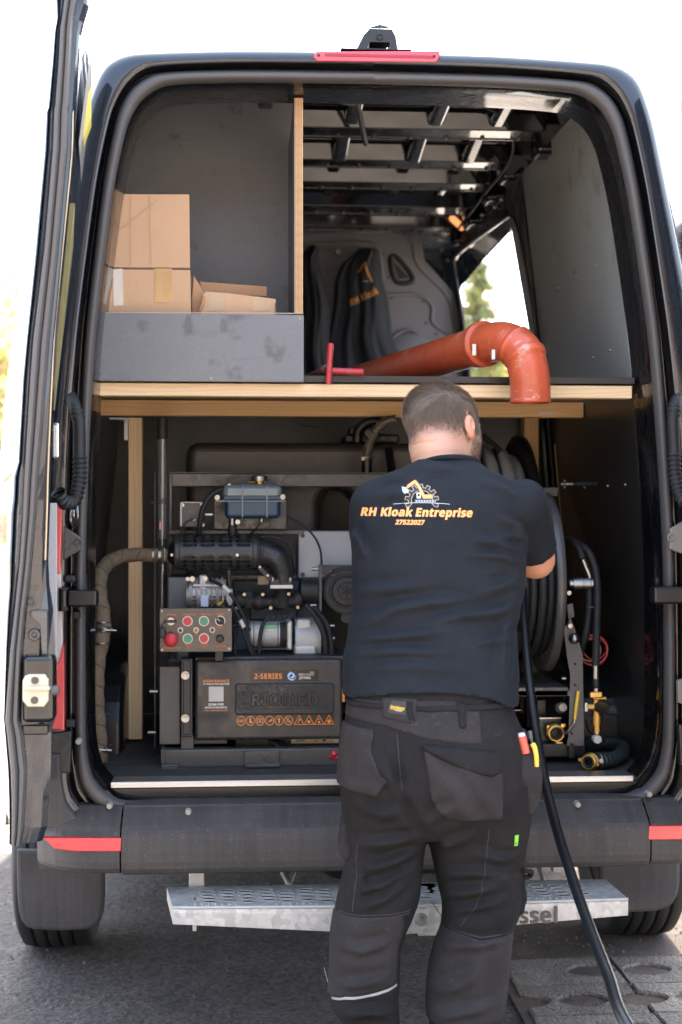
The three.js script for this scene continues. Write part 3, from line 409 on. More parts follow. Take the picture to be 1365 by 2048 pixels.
  for (const s of [-1, 1]) {
    const xi = s < 0 ? xl : xr, corner = [];
    for (let k = 0; k <= 12; k++) { const a = k / 12; const sec = bp; corner.push(sec.map(([z, y]) => V(xi + s * (0.004 + a * (0.225)), y + a * a * (z > 0.05 ? 0 : 0.0), z - (z > -0.05 ? 0.12 * Math.pow(a, 3.2) : 0)))); }
    const pos = [], idx = [], m = bp.length; corner.forEach((r) => r.forEach((p) => pos.push(p.x, p.y, p.z)));
    for (let k = 0; k < 12; k++) for (let i = 0; i < m; i++) { const a = k * m + i, b = k * m + (i + 1) % m, c = a + m, d = b + m; s > 0 ? idx.push(a, b, c, b, d, c) : idx.push(a, c, b, b, c, d); }
    for (let i = 1; i < m - 1; i++) s > 0 ? idx.push(12 * m, 12 * m + i, 12 * m + i + 1) : idx.push(12 * m, 12 * m + i + 1, 12 * m + i);
    const g = new THREE.BufferGeometry(); g.setAttribute('position', new THREE.Float32BufferAttribute(pos, 3)); g.setIndex(idx);
    const cheek = []; const lo = loop(GRV, -0.01, 0).filter((p) => p.x * s > 0.55 && p.y < 0.80).sort((a, b) => a.x * s - b.x * s);
    const outl = [...lo.map((p) => new THREE.Vector2(p.x, p.y)), new THREE.Vector2(s * 0.955 + 0.012, 0.80), new THREE.Vector2(s * 0.975 + 0.012, 0.61), new THREE.Vector2(xi + s * 0.02, 0.61)];
    const co = part('bumper_corner', [uvm(clean(g)), slab(outl, 0.028, 0.05, 0.008)], M.bumper, bumper);
    const q = s < 0 ? [[86, 1676], [243, 1676], [242, 1703], [150, 1703], [110, 1698]] : [[1299, 1652], [1470, 1650], [1440, 1675], [1400, 1679], [1297, 1680]];
    part('reflector', poly(q, 0.094, 0.02, 0.002), M.redReflector, co, 'red strip reflector on the bumper corner');
  }
  each('bumper_screw', [[219, 1613, 0.02], [377, 1625, 0.046], [1157, 1610, 0.046], [1300, 1589, 0.02], [157, 1484, 0.018]].map(([x, y, z]) => merge([disc(P(x, y, z), 0.0085, 0.022, 0.0015), disc(P(x, y, z + 0.002), 0.004, 0.003)])), mat({ color: [0.3, 0.29, 0.27], roughness: 0.5 }), van);
  // tail lamp at the left corner (and its twin)
  for (const s of [-1, 1]) {
    const sh = (l) => l.map(([x, y]) => new THREE.Vector2(s * x + 0.012, y));
    const tl = part('tail_light', slab(sh([[.835, 1.40], [.955, 1.38], [.97, .87], [.825, .855], [.826, 1.05]]), 0.016, 0.05, 0.004), M.lampClear, van, 'tall tail lamp with clear middle and red ends');
    part('red_lens', [slab(sh([[.823, 1.08], [.838, 1.03], [.972, 1.02], [.976, .865], [.822, .853]]), 0.024, 0.03, 0.004), slab(sh([[.828, 1.44], [.95, 1.41], [.955, 1.24], [.833, 1.26]]), 0.02, 0.03, 0.004)], M.redReflector, tl);
    part('rear_corner_trim', slab(sh([[.805, .85], [.95, .84], [.95, .74], [.81, .74]]), 0.01, 0.03, 0.004), M.blackPlastic, van);
  }
  // brake light, roof camera
  const bl = part('brake_light', poly([[632, 102], [880, 101], [882, 110], [874, 124], [636, 122], [627, 115]], 0.008, 0.03, 0.004), M.red, van, 'red high-level brake light on the roof edge');
  part('lens_bar', [pb(650, 106, 868, 117, 0.0095, 0.006, 0.001)], mat({ color: [0.3, 0.008, 0.02], roughness: 0.3, bumpMap: rep(tWeave, 12), bumpScale: 0.001 }), bl);
  each('screw', [[638, 110], [869, 112]].map(([x, y]) => disc(P(x, y, 0.011), 0.0045, 0.008, 0.001, 12)), M.steelDark, bl);
  const cam = part('roof_camera', [poly([[712, 100], [728, 68], [740, 56], [785, 57], [793, 72], [797, 100], [783, 100], [779, 85], [741, 84], [732, 100]], 0.0, 0.05, 0.004)], M.blackSatin, van, 'black arched camera pod above the brake light');
  part('pod_top', [poly([[730, 70], [740, 50], [760, 44], [778, 48], [788, 64]], -0.04, 0.2, 0.015)], M.gloss, cam);
  part('lens', [disc(P(760, 74, 0.004), 0.006, 0.006, 0.001), ring(P(760, 74, 0.003), 0.008, 0.0015)], M.steelDark, cam);
  part('pod_foot', [pb(682, 95, 824, 101, 0.0, 0.1, 0.002)], M.rubber, cam);
  // mud flaps and wheels
  const flapL = part('mud_flap', poly([[33, 1700], [208, 1700], [210, 1790], [208, 1822], [201, 1842], [190, 1854], [172, 1861], [120, 1863], [68, 1861], [53, 1855], [43, 1843], [37, 1822], [34, 1790]], -0.55, 0.03, 0.012), M.flap, van);
  part('mud_flap', poly([[1200, 1700], [1362, 1700], [1361, 1770], [1357, 1792], [1348, 1808], [1334, 1818], [1312, 1824], [1245, 1827], [1225, 1823], [1211, 1812], [1203, 1795], [1200, 1760]], -0.58, 0.03, 0.012), M.flap, van);
  const tyre = () => { const R = 0.35, w = 0.115, pr = [[0.2, -w + 0.01], [0.27, -w], [R - 0.03, -w], [R - 0.006, -w + 0.015]]; for (const gx of [-0.06, -0.02, 0.02, 0.06]) pr.push([R, gx - 0.006], [R - 0.009, gx - 0.005], [R - 0.009, gx + 0.005], [R, gx + 0.006]); pr.push([R - 0.006, w - 0.015], [R - 0.03, w], [0.27, w], [0.2, w - 0.01]); return new THREE.LatheGeometry(pr.map(([r, y]) => new THREE.Vector2(r, y)), 64).rotateZ(Math.PI / 2); };
  const rimG = new THREE.LatheGeometry([[0.02, 0.06], [0.12, 0.05], [0.16, 0.02], [0.19, 0.08], [0.205, 0.1], [0.205, -0.1], [0.02, -0.1]].map(([r, y]) => new THREE.Vector2(r, y)), 40).rotateZ(-Math.PI / 2), tg = tyre();
  for (const [x, z] of [[-0.945, -1.0], [0.955, -1.0], [-0.88, -4.6], [0.9, -4.6]]) { const w = new THREE.Group(); w.name = 'wheel'; w.position.set(x, 0.35, z); van.add(w); part('tyre', tg, M.rubber, w); const r = part('rim', rimG, M.steelGrey, w); if (x < 0) r.rotation.y = Math.PI; }
  // underneath: axle, exhaust, tow-bar frame
  part('axle', [cyl(V(-0.8, 0.33, -1.0), V(0.8, 0.33, -1.0), 0.045), new THREE.SphereGeometry(0.14, 20, 14).translate(0, 0.33, -1.0), box(V(-0.55, 0.56, -0.2), V(-0.45, 0.44, -3), 0.01), box(V(0.45, 0.56, -0.2), V(0.55, 0.44, -3), 0.01), box(V(-0.6, 0.53, -0.25), V(0.6, 0.43, -0.35), 0.01), box(V(0.1, 0.5, -0.5), V(0.42, 0.32, -1.6), 0.05)], M.rubber, van);
  each('shade_skirt', [-1, 1].flatMap((s) => [box(V(s * 0.90, 0.62, -1.45), V(s * 0.985, 0.27, -4.1), 0.03)]), M.blackPlastic, van);  // unseen skirts added low to keep yard light from under the van
  part('shade_bumper', box(V(-0.92, 0.72, -5.55), V(0.92, 0.2, -5.85), 0.05), M.blackPlastic, van);  // unseen, added low to block light coming in under the nose
  each('chassis_beam', [box(V(-0.86, 0.5, -1.5), V(0.86, 0.3, -1.7), 0.02), box(V(-0.86, 0.5, -3.0), V(0.86, 0.28, -3.2), 0.02)], M.rubber, van);
  // hinges, gas-tube looms and brackets by the opening
  const hinge = (q) => { const [x0, y0, x1, y1] = q; return [pb(x0, y0, x1, y1, 0.05, 0.05, 0.008), cyl(P(q[4], y0 - 5, 0.03), P(q[4], y1 + 8, 0.03), 0.014), pb(q[4] - 6, y0 - 6, q[4] + 8, y0, 0.05, 0.05, 0.002), pb(q[4] - 6, y1, q[4] + 8, y1 + 8, 0.05, 0.05, 0.002)]; };
  part('hinge', hinge([134, 1181, 195, 1214, 128]), M.blackSatin, van); part('hinge', hinge([1308, 1174, 1375, 1208, 1385]), M.blackSatin, van);
  const corr = (pts) => { const c = new THREE.CatmullRomCurve3(pts.map(([x, y, z]) => P(x, y, z))); return tubeR(pts.map(([x, y, z]) => P(x, y, z)), (t) => 0.0175 + (((t > 0.18 && t < 0.25) || t > 0.5) ? 0.0024 * Math.sin(t * 190) : -0.001), 170, 14); };
  part('cable_loom', corr([[140, 790, -0.02], [150, 812, 0.02], [158, 845, 0.04], [159, 900, 0.04], [158, 965, 0.05], [147, 1003, 0.07], [128, 1004, 0.1], [116, 985, 0.12]]), M.rubber, van);
  part('cable_loom', corr([[1362, 795, -0.02], [1352, 805, 0.02], [1347, 835, 0.04], [1349, 900, 0.04], [1352, 960, 0.05], [1366, 1000, 0.07], [1385, 1004, 0.1], [1396, 985, 0.12]]), M.rubber, van);
  part('hinge_bracket', [poly([[128, 1052], [162, 1075], [162, 1100], [128, 1120]], 0.012, 0.02, 0.003), ring(P(156, 1084, 0.014), 0.008, 0.002)], M.steelGrey, van);
  each('hinge_bracket', [poly([[1341, 1058], [1372, 1040], [1372, 1110], [1340, 1098]], 0.012, 0.02, 0.003), ring(P(1343, 1075, 0.014), 0.008, 0.003), poly([[1356, 1362], [1390, 1350], [1390, 1420], [1357, 1405]], 0.012, 0.02, 0.003)], mat({ color: [0.2, 0.18, 0.16], roughness: 0.5 }), van);
  each('buffer', [new RoundedBoxGeometry(0.03, 0.02, 0.02, 2, 0.008).translate(...P(141, 1158, 0.015).toArray()), pb(147, 1223, 160, 1238, 0.012, 0.02, 0.003), pb(132, 1440, 150, 1455, 0.012, 0.02, 0.003)], M.rubber, van);
  each('cable_bundle', [tube([P(150, 1010, 0.0), P(148, 1030, 0.02), P(153, 1050, 0.0)], 0.004, 8, 6), tube([P(156, 1010, 0.0), P(156, 1032, 0.02), P(158, 1052, 0.0)], 0.004, 8, 6), tube([P(144, 1018, 0.0), P(142, 1040, 0.02), P(148, 1056, 0.0)], 0.004, 8, 6)], M.chrome, van);
  // rear doors, standing open at a right angle
  const rows = [[-80, 100, 128, 150, 162, 176], [0, 103, 130, 152, 166, 175], [34, 107, 126, 146, 156, 165], [60, 102, 122, 144, 152, 159], [120, 97, 119, 141, 149, 154], [212, 88, 112, 136, 143, 148], [222, 84, 110, 135, 142, 147], [300, 80, 107, 133, 140, 145], [500, 61, 90, 115, 121, 126], [680, 44, 68, 97, 104, 109], [760, 36, 62, 91, 99, 105], [925, 27, 52, 77, 90, 98], [955, 16, 50, 75, 89, 97], [1000, 14, 48, 72, 87, 96], [1030, 9, 47, 70, 86, 95], [1120, 7, 41, 62, 82, 92], [1170, 9, 36, 57, 82, 94], [1220, 6, 31, 50, 80, 102], [1300, 5, 22, 43, 76, 106], [1440, 4, 12, 38, 76, 106], [1470, 6, 16, 45, 66, 98], [1540, 11, 23, 52, 66, 97], [1600, 13, 25, 49, 65, 94], [1660, 14, 25, 45, 62, 90], [1690, 14, 24, 40, 55, 80]];
  const ZE = 0.74;
  function sweep(cols, keep) {                                       // strips between columns of the free edge, cols: (row) => Vector3
    const pos = [], idx = [], n = cols.length; rows.forEach((r) => cols.forEach((f) => { const p = f(r); pos.push(p.x, p.y, p.z); }));
    for (let i = 0; i < rows.length - 1; i++) for (let k = 0; k < n - 1; k++) { const a = i * n + k, b = a + n; idx.push(a, b, a + 1, a + 1, b, b + 1); }
    const g = new THREE.BufferGeometry(); g.setAttribute('position', new THREE.Float32BufferAttribute(pos, 3)); g.setIndex(idx); return clean(g.toNonIndexed());
  }
  const hx = (y) => -(y > 1.6 ? lerp(0.85, 0.735, (y - 1.6) / 0.98) : 0.85);
  const e = (k, dz, dx = 0) => (r) => { const p = P(r[k], r[0], ZE); return V(p.x + dx, p.y, ZE + dz); };
  const between = (k, t, dz) => (r) => { const p = P(lerp(r[k], r[k + 1], t), r[0], ZE); return V(p.x, p.y, ZE + dz); };
  const doorL = new THREE.Group(); doorL.name = 'rear_door'; van.add(doorL);
  part('door_skin', sweep([(r) => { const p = P(r[1], r[0], ZE); return V(hx(p.y) - 0.125, p.y, 0.03); }, e(1, -0.08), e(1, -0.05, 0.001), between(1, 0.08, -0.028), between(1, 0.2, -0.014), between(1, 0.36, -0.004), between(1, 0.46, -0.001), between(1, 0.52, -0.012), between(1, 0.58, -0.004), between(1, 0.75, 0.002), between(1, 0.95, 0.0), e(2, -0.012)]), M.body, doorL);
  part('seal', sweep([e(2, -0.012), e(2, 0.006), between(2, 0.12, 0.014), between(2, 0.35, 0.016), between(2, 0.47, 0.008), between(2, 0.53, 0.004), between(2, 0.62, 0.010), between(2, 0.9, 0.010), e(3, -0.01)]), M.seal, doorL);
  part('inner_return', sweep([e(3, -0.01), between(3, 0.08, -0.016), between(3, 0.85, -0.02), e(4, -0.02), between(4, 0.6, -0.028), e(5, -0.04), (r) => { const p = P(r[5], r[0], ZE); return V(lerp(p.x, hx(p.y), (ZE - 0.55) / (ZE - 0.03)), p.y, 0.55); }, (r) => { const p = P(r[1], r[0], ZE); return V(hx(p.y) + 0.0, p.y, 0.03); }]), M.body, doorL);
  part('door_end', sweep([(r) => { const p = P(r[1], r[0], ZE); return V(hx(p.y) - 0.125, p.y, 0.03); }, (r) => { const p = P(r[1], r[0], ZE); return V(hx(p.y) + 0.0, p.y, 0.03); }]), M.body, doorL);
  part('gold_edge', tube(rows.slice(6, 16).map((r) => P(r[5] - 1, r[0], ZE - 0.025)), 0.0022, 8, 6), mat({ color: [0.5, 0.4, 0.26], roughness: 0.4, metalness: 0.6 }), doorL);
  const zi = (y, z) => { const r0 = rows.find((r, i) => i === rows.length - 1 || rows[i + 1][0] >= y) ?? rows[0]; const p = P(r0[5], y, ZE); return V(lerp(p.x, hx(p.y), (ZE - z) / (ZE - 0.03)), p.y, z); };
  { const a = [[390, 0.66], [390, 0.14], [815, 0.14], [815, 0.66]].map(([y, z]) => zi(y, z)); const g = grid((u, v) => a[0].clone().lerp(a[1], u).lerp(a[3].clone().lerp(a[2], u), v).add(V(0.006, 0, 0)), 4, 4); part('door_lining_board', [clean(g), clean(grid((u, v) => a[0].clone().lerp(a[3], v).add(V(0.006 - 0.016 * u, 0, 0)), 1, 4))], mat({ map: rep(tPly, 1), color: [1.15, 1.0, 0.35], roughness: 0.55 }), doorL); }  // the olive reflection is put into the board colour
  { const a = [[10, 0.5], [10, 0.1], [225, 0.1], [225, 0.5]].map(([y, z]) => zi(y, z)); part('door_window_panel', clean(grid((u, v) => a[0].clone().lerp(a[1], u).lerp(a[3].clone().lerp(a[2], u), v).add(V(0.008, 0, 0)), 4, 4)), mat({ color: [0.2, 0.2, 0.19], roughness: 0.35 }), doorL);
    const c = a[0].clone().add(a[2]).multiplyScalar(0.5), dz = V(0, 0, 0.15), dy = a[0].clone().sub(a[3]).multiplyScalar(0.42); part('warning_diamond', clean(grid((u, v) => c.clone().addScaledVector(dz, (u + v - 1) * 0.6).addScaledVector(dy, (u - v) * 0.8).add(V(0.011, 0, 0)), 2, 2)), mat({ color: [0.42, 0.34, 0.05], roughness: 0.6 }), doorL); }
  const latch = part('latch_housing', [pb(44, 1312, 108, 1446, ZE + 0.012, 0.06, 0.012), pb(44, 1450, 96, 1470, ZE - 0.012, 0.03, 0.004)], M.gloss, doorL);
  part('latch_plate', [poly([[50, 1352], [58, 1349], [90, 1349], [97, 1360], [97, 1402], [88, 1414], [56, 1414], [45, 1402], [45, 1362]], ZE + 0.021, 0.014, 0.004), pb(48, 1374, 100, 1381, ZE + 0.034, 0.016, 0.003)], M.cream, latch, 'cream plastic latch plate on the door edge');
  each('latch_screw', [[70, 1361], [69, 1401]].map(([x, y]) => merge([disc(P(x, y, ZE + 0.024), 0.0085, 0.006, 0.001), disc(P(x, y, ZE + 0.0255), 0.004, 0.002, 0, 6)])), M.stainless, latch);
  part('latch_button', [cyl(P(104, 1381, ZE), P(118, 1381, ZE), 0.012, 0.010)], M.seal, latch);
  part('edge_fitting', [poly([[61, 1222], [78, 1220], [95, 1222], [95, 1310], [84, 1310], [80, 1250], [68, 1240], [60, 1232]], ZE - 0.008, 0.02, 0.003), ring(P(64, 1204, ZE - 0.012), 0.007, 0.003), ring(P(69, 1270, ZE - 0.012), 0.009, 0.004)], M.steelGrey, doorL);
  part('mirror_glass', pb(103, 845, 119, 917, 0.45, 0.02, 0.006), mat({ color: [0.5, 0.55, 0.6], roughness: 0.12, metalness: 0.9 }), doorL);
  part('grey_strip', pb(91, 1006, 114, 1340, 0.30, 0.01, 0.002), M.greyBox, doorL);
  // its twin on the right lies almost wholly outside the frame
  const doorR = new THREE.Group(); doorR.name = 'rear_door'; van.add(doorR);
  part('door_skin', [[0.62, 2.05], [2.05, 2.58]].map(([a, b]) => { const s = new THREE.Shape([[0.04, a], [0.80, a], [0.80, b], [0.04, b]].map(([z, y]) => new THREE.Vector2(z, y))); const g = new THREE.ExtrudeGeometry(s, { depth: 0.09, bevelEnabled: true, bevelThickness: 0.012, bevelSize: 0.012, bevelSegments: 2 }).toNonIndexed(); g.rotateY(-Math.PI / 2).translate(1.02, 0, 0); const p = g.attributes.position; for (let i = 0; i < p.count; i++) { const y = p.getY(i); p.setX(i, p.getX(i) - (y > 1.6 ? (y - 1.6) * 0.12 : 0)); } g.computeVertexNormals(); return uvm(g); }), M.body, doorR);
  // sliding door, pushed back along the right side
  part('sliding_door', [box(V(1.12, 2.45, -0.45), V(1.2, 0.62, -1.62), 0.03)], M.body, van);
}

// ---------------------------------------------------------------- rear step
const fonts = new FontLoader();
const fontBold = await fonts.loadAsync('fonts/droid/droid_sans_bold.typeface.json');
const text3 = (s, size, depth, bev = 0) => { const g = new TextGeometry(s, { font: fontBold, size, depth, curveSegments: 4, bevelEnabled: bev > 0, bevelThickness: bev, bevelSize: bev, bevelSegments: 1 }); g.computeBoundingBox(); const b = g.boundingBox; g.translate(-(b.min.x + b.max.x) / 2, -(b.min.y + b.max.y) / 2, 0); return g; };
{
  const step = thing('rear_step', 'galvanised steel step bar bolted below the rear bumper behind the man', 'step');
  const top = 0.44, FL = P(346, 1824, 0.21), FC = P(800, 1809, 0.225), FR = P(1257, 1802, 0.205), zB = 0.01, BL = P(338, 1783, zB), BR = P(1211, 1761, zB);
  const tl = V(FL.x, top, 0.2), tc = V(FC.x, top, 0.225), tr = V(FR.x, top, 0.2), bl = V(BL.x - 0.005, top, zB), br = V(BR.x, top, zB);
  const fr = (u) => (u < 0.5 ? tl.clone().lerp(tc, u * 2) : tc.clone().lerp(tr, u * 2 - 1)), bk = (u) => bl.clone().lerp(br, u);
  const slots = []; for (let i = 0; i < 20; i++) for (let j = 0; j < 4; j++) slots.push([0.085 + i * 0.0435 + (i % 2) * 0.002, 0.22 + j * 0.155 + (i % 2 ? 0.06 : 0)]);
  const hole = (u, v) => slots.some(([a, b]) => Math.abs(u - a) < 0.0165 && Math.abs(v - b) < 0.052 - 0.03 * sst(0.0125, 0.0165, Math.abs(u - a)));
  const tread = clean(grid((u, v) => fr(u).lerp(bk(u), v), 420, 48, hole));
  { const p = tread.attributes.position, uv = tread.attributes.uv; for (let i = 0; i < p.count; i++) uv.setXY(i, p.getX(i), p.getZ(i)); }
  const under = tread.clone().translate(0, -0.004, 0);
  part('tread', [tread, under], M.galv, step);
  const lips = []; for (const [a, b] of slots) { const c = fr(a).lerp(bk(a), b); lips.push(new THREE.TorusGeometry(0.0112, 0.0012, 4, 12).scale(1.75, 0.95, 1).rotateX(-Math.PI / 2).translate(c.x, c.y + 0.0005, c.z)); }
  const lip = part('slot_lip', lips, M.galv, step); lip.userData.kind = 'stuff';
  const teeth = []; for (let i = 0; i < 60; i++) { if (i % 12 > 6) continue; const q = fr(0.05 + i * 0.015).lerp(bk(0.05 + i * 0.015), 0.085); teeth.push(new THREE.SphereGeometry(0.004, 6, 4).translate(q.x, q.y, q.z)); }
  part('grip_nub', teeth, M.galv, step).userData.kind = 'stuff';
  // front face: deeper towards the middle
  const face = grid((u, v) => { const q = fr(u), h = lerp(0.038, 0.068, 1 - Math.abs(u * 2 - 1)); return V(q.x, q.y - 0.004 - v * h, q.z + 0.004 + (v < 0.02 ? -0.003 : 0)); }, 60, 6);
  const fc = clean(face); { const p = fc.attributes.position, uv = fc.attributes.uv; for (let i = 0; i < p.count; i++) uv.setXY(i, p.getX(i), p.getY(i)); }
  part('front_plate', [fc, tube([tl.clone().add(V(0, -0.002, 0.001)), fr(0.25).add(V(0, -0.002, 0.001)), tc.clone().add(V(0, -0.002, 0.001)), fr(0.75).add(V(0, -0.002, 0.001)), tr.clone().add(V(0, -0.002, 0.001))], 0.0045, 20, 8)], M.galv, step);
  each('end_plate', [[tl, bl], [tr, br]].map(([a, b]) => clean(grid((u, v) => a.clone().lerp(b, u).add(V(0, -0.002 - v * lerp(0.042, 0.03, u), 0)), 4, 2))), M.galv, step);
  const t = text3('ossel', 0.04, 0.003).translate(...P(1062, 1826, 0.2).toArray()); t.translate(0, 0, 0.017);
  part('cut_lettering', t, mat({ color: [0.1, 0.085, 0.07], roughness: 0.7 }), step);
  const bc = P(843, 1840, 0.235); each('bolt', [disc(bc, 0.017, 0.006, 0.002), disc(V(bc.x, bc.y, bc.z + 0.016), 0.014, 0.016, 0.003, 6), disc(V(bc.x, bc.y, bc.z + 0.02), 0.0115, 0.006, 0.002)], M.alu, step);
  part('bolt_tab', poly([[833, 1818], [852, 1818], [858, 1826], [858, 1862], [826, 1864], [828, 1826]], 0.2305, 0.006, 0.002), M.galv, step);
  each('mounting_arm', [box(V(-0.49, 0.56, 0.0), V(-0.45, 0.43, -0.02), 0.002), box(V(0.52, 0.56, -0.1), V(0.5, 0.43, -0.14), 0.002), cyl(P(566, 1745, -0.1), P(580, 1772, 0.0), 0.007), cyl(P(588, 1745, -0.1), P(578, 1772, 0.0), 0.007), cyl(P(1075, 1725, -0.15), P(1088, 1765, -0.02), 0.007), box(V(-0.475, 0.44, 0.12), V(-0.465, 0.36, 0.14), 0.002), box(V(0.4, 0.44, 0.12), V(0.415, 0.365, 0.14), 0.002), box(V(0.1, 0.44, 0.02), V(0.16, 0.33, 0.12), 0.004)], M.galv, step);
}

// ---------------------------------------------------------------- timber shelf with front board and divider
{
  const sh = thing('timber_shelf', 'pine shelf with dark deck across the cargo bay, standing on two posts', 'shelf');
  const b1 = (x0, y0, x1, y1, z, d) => pb(x0, y0, x1, y1, z, d, 0.003);
  part('beam', b1(188, 765, 1265, 797, -0.16, 0.045), M.pine, sh, 'long pale front beam');
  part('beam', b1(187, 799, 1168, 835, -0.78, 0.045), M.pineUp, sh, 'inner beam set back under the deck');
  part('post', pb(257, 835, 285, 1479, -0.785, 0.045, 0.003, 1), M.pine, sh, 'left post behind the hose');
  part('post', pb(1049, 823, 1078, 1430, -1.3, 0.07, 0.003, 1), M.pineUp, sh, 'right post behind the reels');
  const dk = P(700, 757, -0.155); part('deck', box(V(-0.80, 1.795, -0.155), V(0.742, 1.777, -1.42), 0.001), M.plyDark, sh);
  { const l = []; for (let k = 0; k < 4; k++) l.push(box(V(-0.18, 1.7785 + k * 0.0043, -0.1535), V(0.742, 1.7805 + k * 0.0043, -0.156), 0)); each('ply_layer', l, mat({ color: [0.045, 0.036, 0.034], roughness: 0.7 }), sh); }
  part('front_board', pb(190, 626, 608, 764, -0.135, 0.018, 0.001), M.ply, sh, 'grey coated board across the left bay');
  part('chipped_edge', tube([P(192, 625.5, -0.142), P(330, 625.5, -0.142), P(470, 626, -0.142), P(607, 627, -0.142)], 0.0012, 20, 5), mat({ color: [0.5, 0.42, 0.34], roughness: 0.9 }), sh);
  const pl = []; const layers = part('divider', pb(590, 196, 606, 626, -0.14, 0.52, 0), mat({ map: rep(tWood, 1, 2), color: [0.95, 0.86, 0.75], roughness: 0.7 }), sh, 'upright plywood divider with raw layered edge');
  for (let k = 0; k < 5; k++) { const a = P(591 + k * 2.9, 196, -0.1385), b = P(592.6 + k * 2.9, 625, -0.1385); pl.push(box(V(a.x, a.y, a.z), V(b.x, b.y, a.z - 0.003), 0)); }
  each('ply_layer', pl, mat({ color: [0.33, 0.2, 0.11], roughness: 0.8 }), layers);
  part('divider_face', pb(589, 196, 590, 626, -0.142, 0.516, 0), M.ply, layers);
  part('back_board', box(V(-0.80, 2.70, -0.66), V(P(590, 300, -0.66).x, 1.796, -0.672), 0.001), M.ply, sh, 'grey coated board closing the left bay, scuffed');
  part('rear_board', box(V(-0.9, 1.777, -1.42), V(0.82, 0.692, -1.434), 0.001), M.plyDark, sh, 'dark board closing the bay behind tank and reels');
  each('screw', [[423, 757], [600, 637]].map(([x, y]) => disc(P(x, y, -0.1335), 0.004, 0.003, 0.001, 12)), M.chrome, sh);
  each('angle_bracket', [pb(219, 835.5, 257, 839, -0.785, 0.045, 0), pb(249, 838, 256, 880, -0.785, 0.003, 0), pb(1079, 823.5, 1112, 827, -0.775, 0.05, 0)], M.alu, sh);
  part('cross_wire', tube([P(585, 833, -0.9), P(598, 848, -0.9), P(640, 856, -0.92)], 0.002, 6, 5), M.rubber, sh);
}

// ---------------------------------------------------------------- cardboard boxes
{
  const bx = thing('cardboard_box', 'large cardboard box with its flap standing up, at the left behind the grey board', 'cardboard box');
  const tapeM = (r, g, b, o) => mat({ map: canvasTex(64, 256, (c) => { c.fillStyle = `rgba(${r},${g},${b},${o * 0.75})`; c.fillRect(0, 0, 64, 256); rs = 77; for (let i = 0; i < 60; i++) { c.fillStyle = `rgba(255,255,255,${rr(0.05, 0.3)})`; c.fillRect(rr(0, 60), rr(0, 250), rr(2, 26), rr(1, 3)); } }), transparent: true, roughness: 0.3 });
  const cr = (l) => l.map(([x0, y0, x1, y1]) => tube([P(x0, y0, -0.1995), P((x0 + x1) / 2, (y0 + y1) / 2, -0.1995), P(x1, y1, -0.1995)], 0.0005, 6, 5));
  part('front_panel', poly([[201, 538], [381, 540], [383, 640], [200, 640]], -0.2, 0.004, 0.0015), M.card, bx);
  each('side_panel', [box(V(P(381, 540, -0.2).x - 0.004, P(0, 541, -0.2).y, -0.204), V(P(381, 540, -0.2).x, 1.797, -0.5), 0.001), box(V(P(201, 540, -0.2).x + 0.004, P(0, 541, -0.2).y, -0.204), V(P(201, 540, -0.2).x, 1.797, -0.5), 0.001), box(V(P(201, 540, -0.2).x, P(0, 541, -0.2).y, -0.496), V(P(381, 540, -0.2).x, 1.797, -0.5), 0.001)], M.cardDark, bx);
  part('flap', slab([[218, 388], [379, 388.5], [380.5, 536], [206, 535]].map(([x, y]) => { const q = P(x, y, -0.205); return new THREE.Vector2(q.x, q.y); }), 0, 0.004, 0.0015).translate(0, 0, -0.205), M.card, bx);
  each('crease', cr([[216, 478, 255, 448], [255, 448, 318, 398], [300, 392, 303, 530], [262, 394, 262, 533], [206, 537, 380, 538]]), M.card, bx);
  part('paper_tape', poly([[226, 539], [245, 537], [247, 611], [228, 612]], -0.198, 0.002, 0), tapeM(232, 222, 208, 0.9), bx);
  part('clear_tape', [poly([[309, 537], [344, 537], [345, 604], [311, 605]], -0.198, 0.002, 0)], tapeM(222, 178, 120, 0.75), bx);
  const b2 = thing('cardboard_box', 'small torn cardboard box lying low beside the large one', 'cardboard box');
  part('front_panel', poly([[404, 592], [412, 583], [455, 586], [552, 598], [553, 640], [402, 640]], -0.2, 0.004, 0.0015), M.card, b2);
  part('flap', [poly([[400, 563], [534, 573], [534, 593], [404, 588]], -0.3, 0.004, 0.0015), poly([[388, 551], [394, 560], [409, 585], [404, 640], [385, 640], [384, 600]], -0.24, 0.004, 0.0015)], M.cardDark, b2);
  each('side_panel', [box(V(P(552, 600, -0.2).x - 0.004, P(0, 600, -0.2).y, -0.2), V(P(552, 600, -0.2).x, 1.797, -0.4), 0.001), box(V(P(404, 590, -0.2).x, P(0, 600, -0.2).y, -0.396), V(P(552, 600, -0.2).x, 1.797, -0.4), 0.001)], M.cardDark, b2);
  each('paper_tape', [poly([[417, 585], [453, 588], [453, 622], [415, 622]], -0.198, 0.002, 0), poly([[503, 592], [536, 596], [537, 622], [505, 622]], -0.198, 0.002, 0)], tapeM(226, 196, 160, 0.7), b2);
  part('curled_flap_edge', tube([P(408, 592, -0.197), P(406, 606, -0.19), P(400, 622, -0.19)], 0.004, 6, 7), M.cardDark, b2);
}

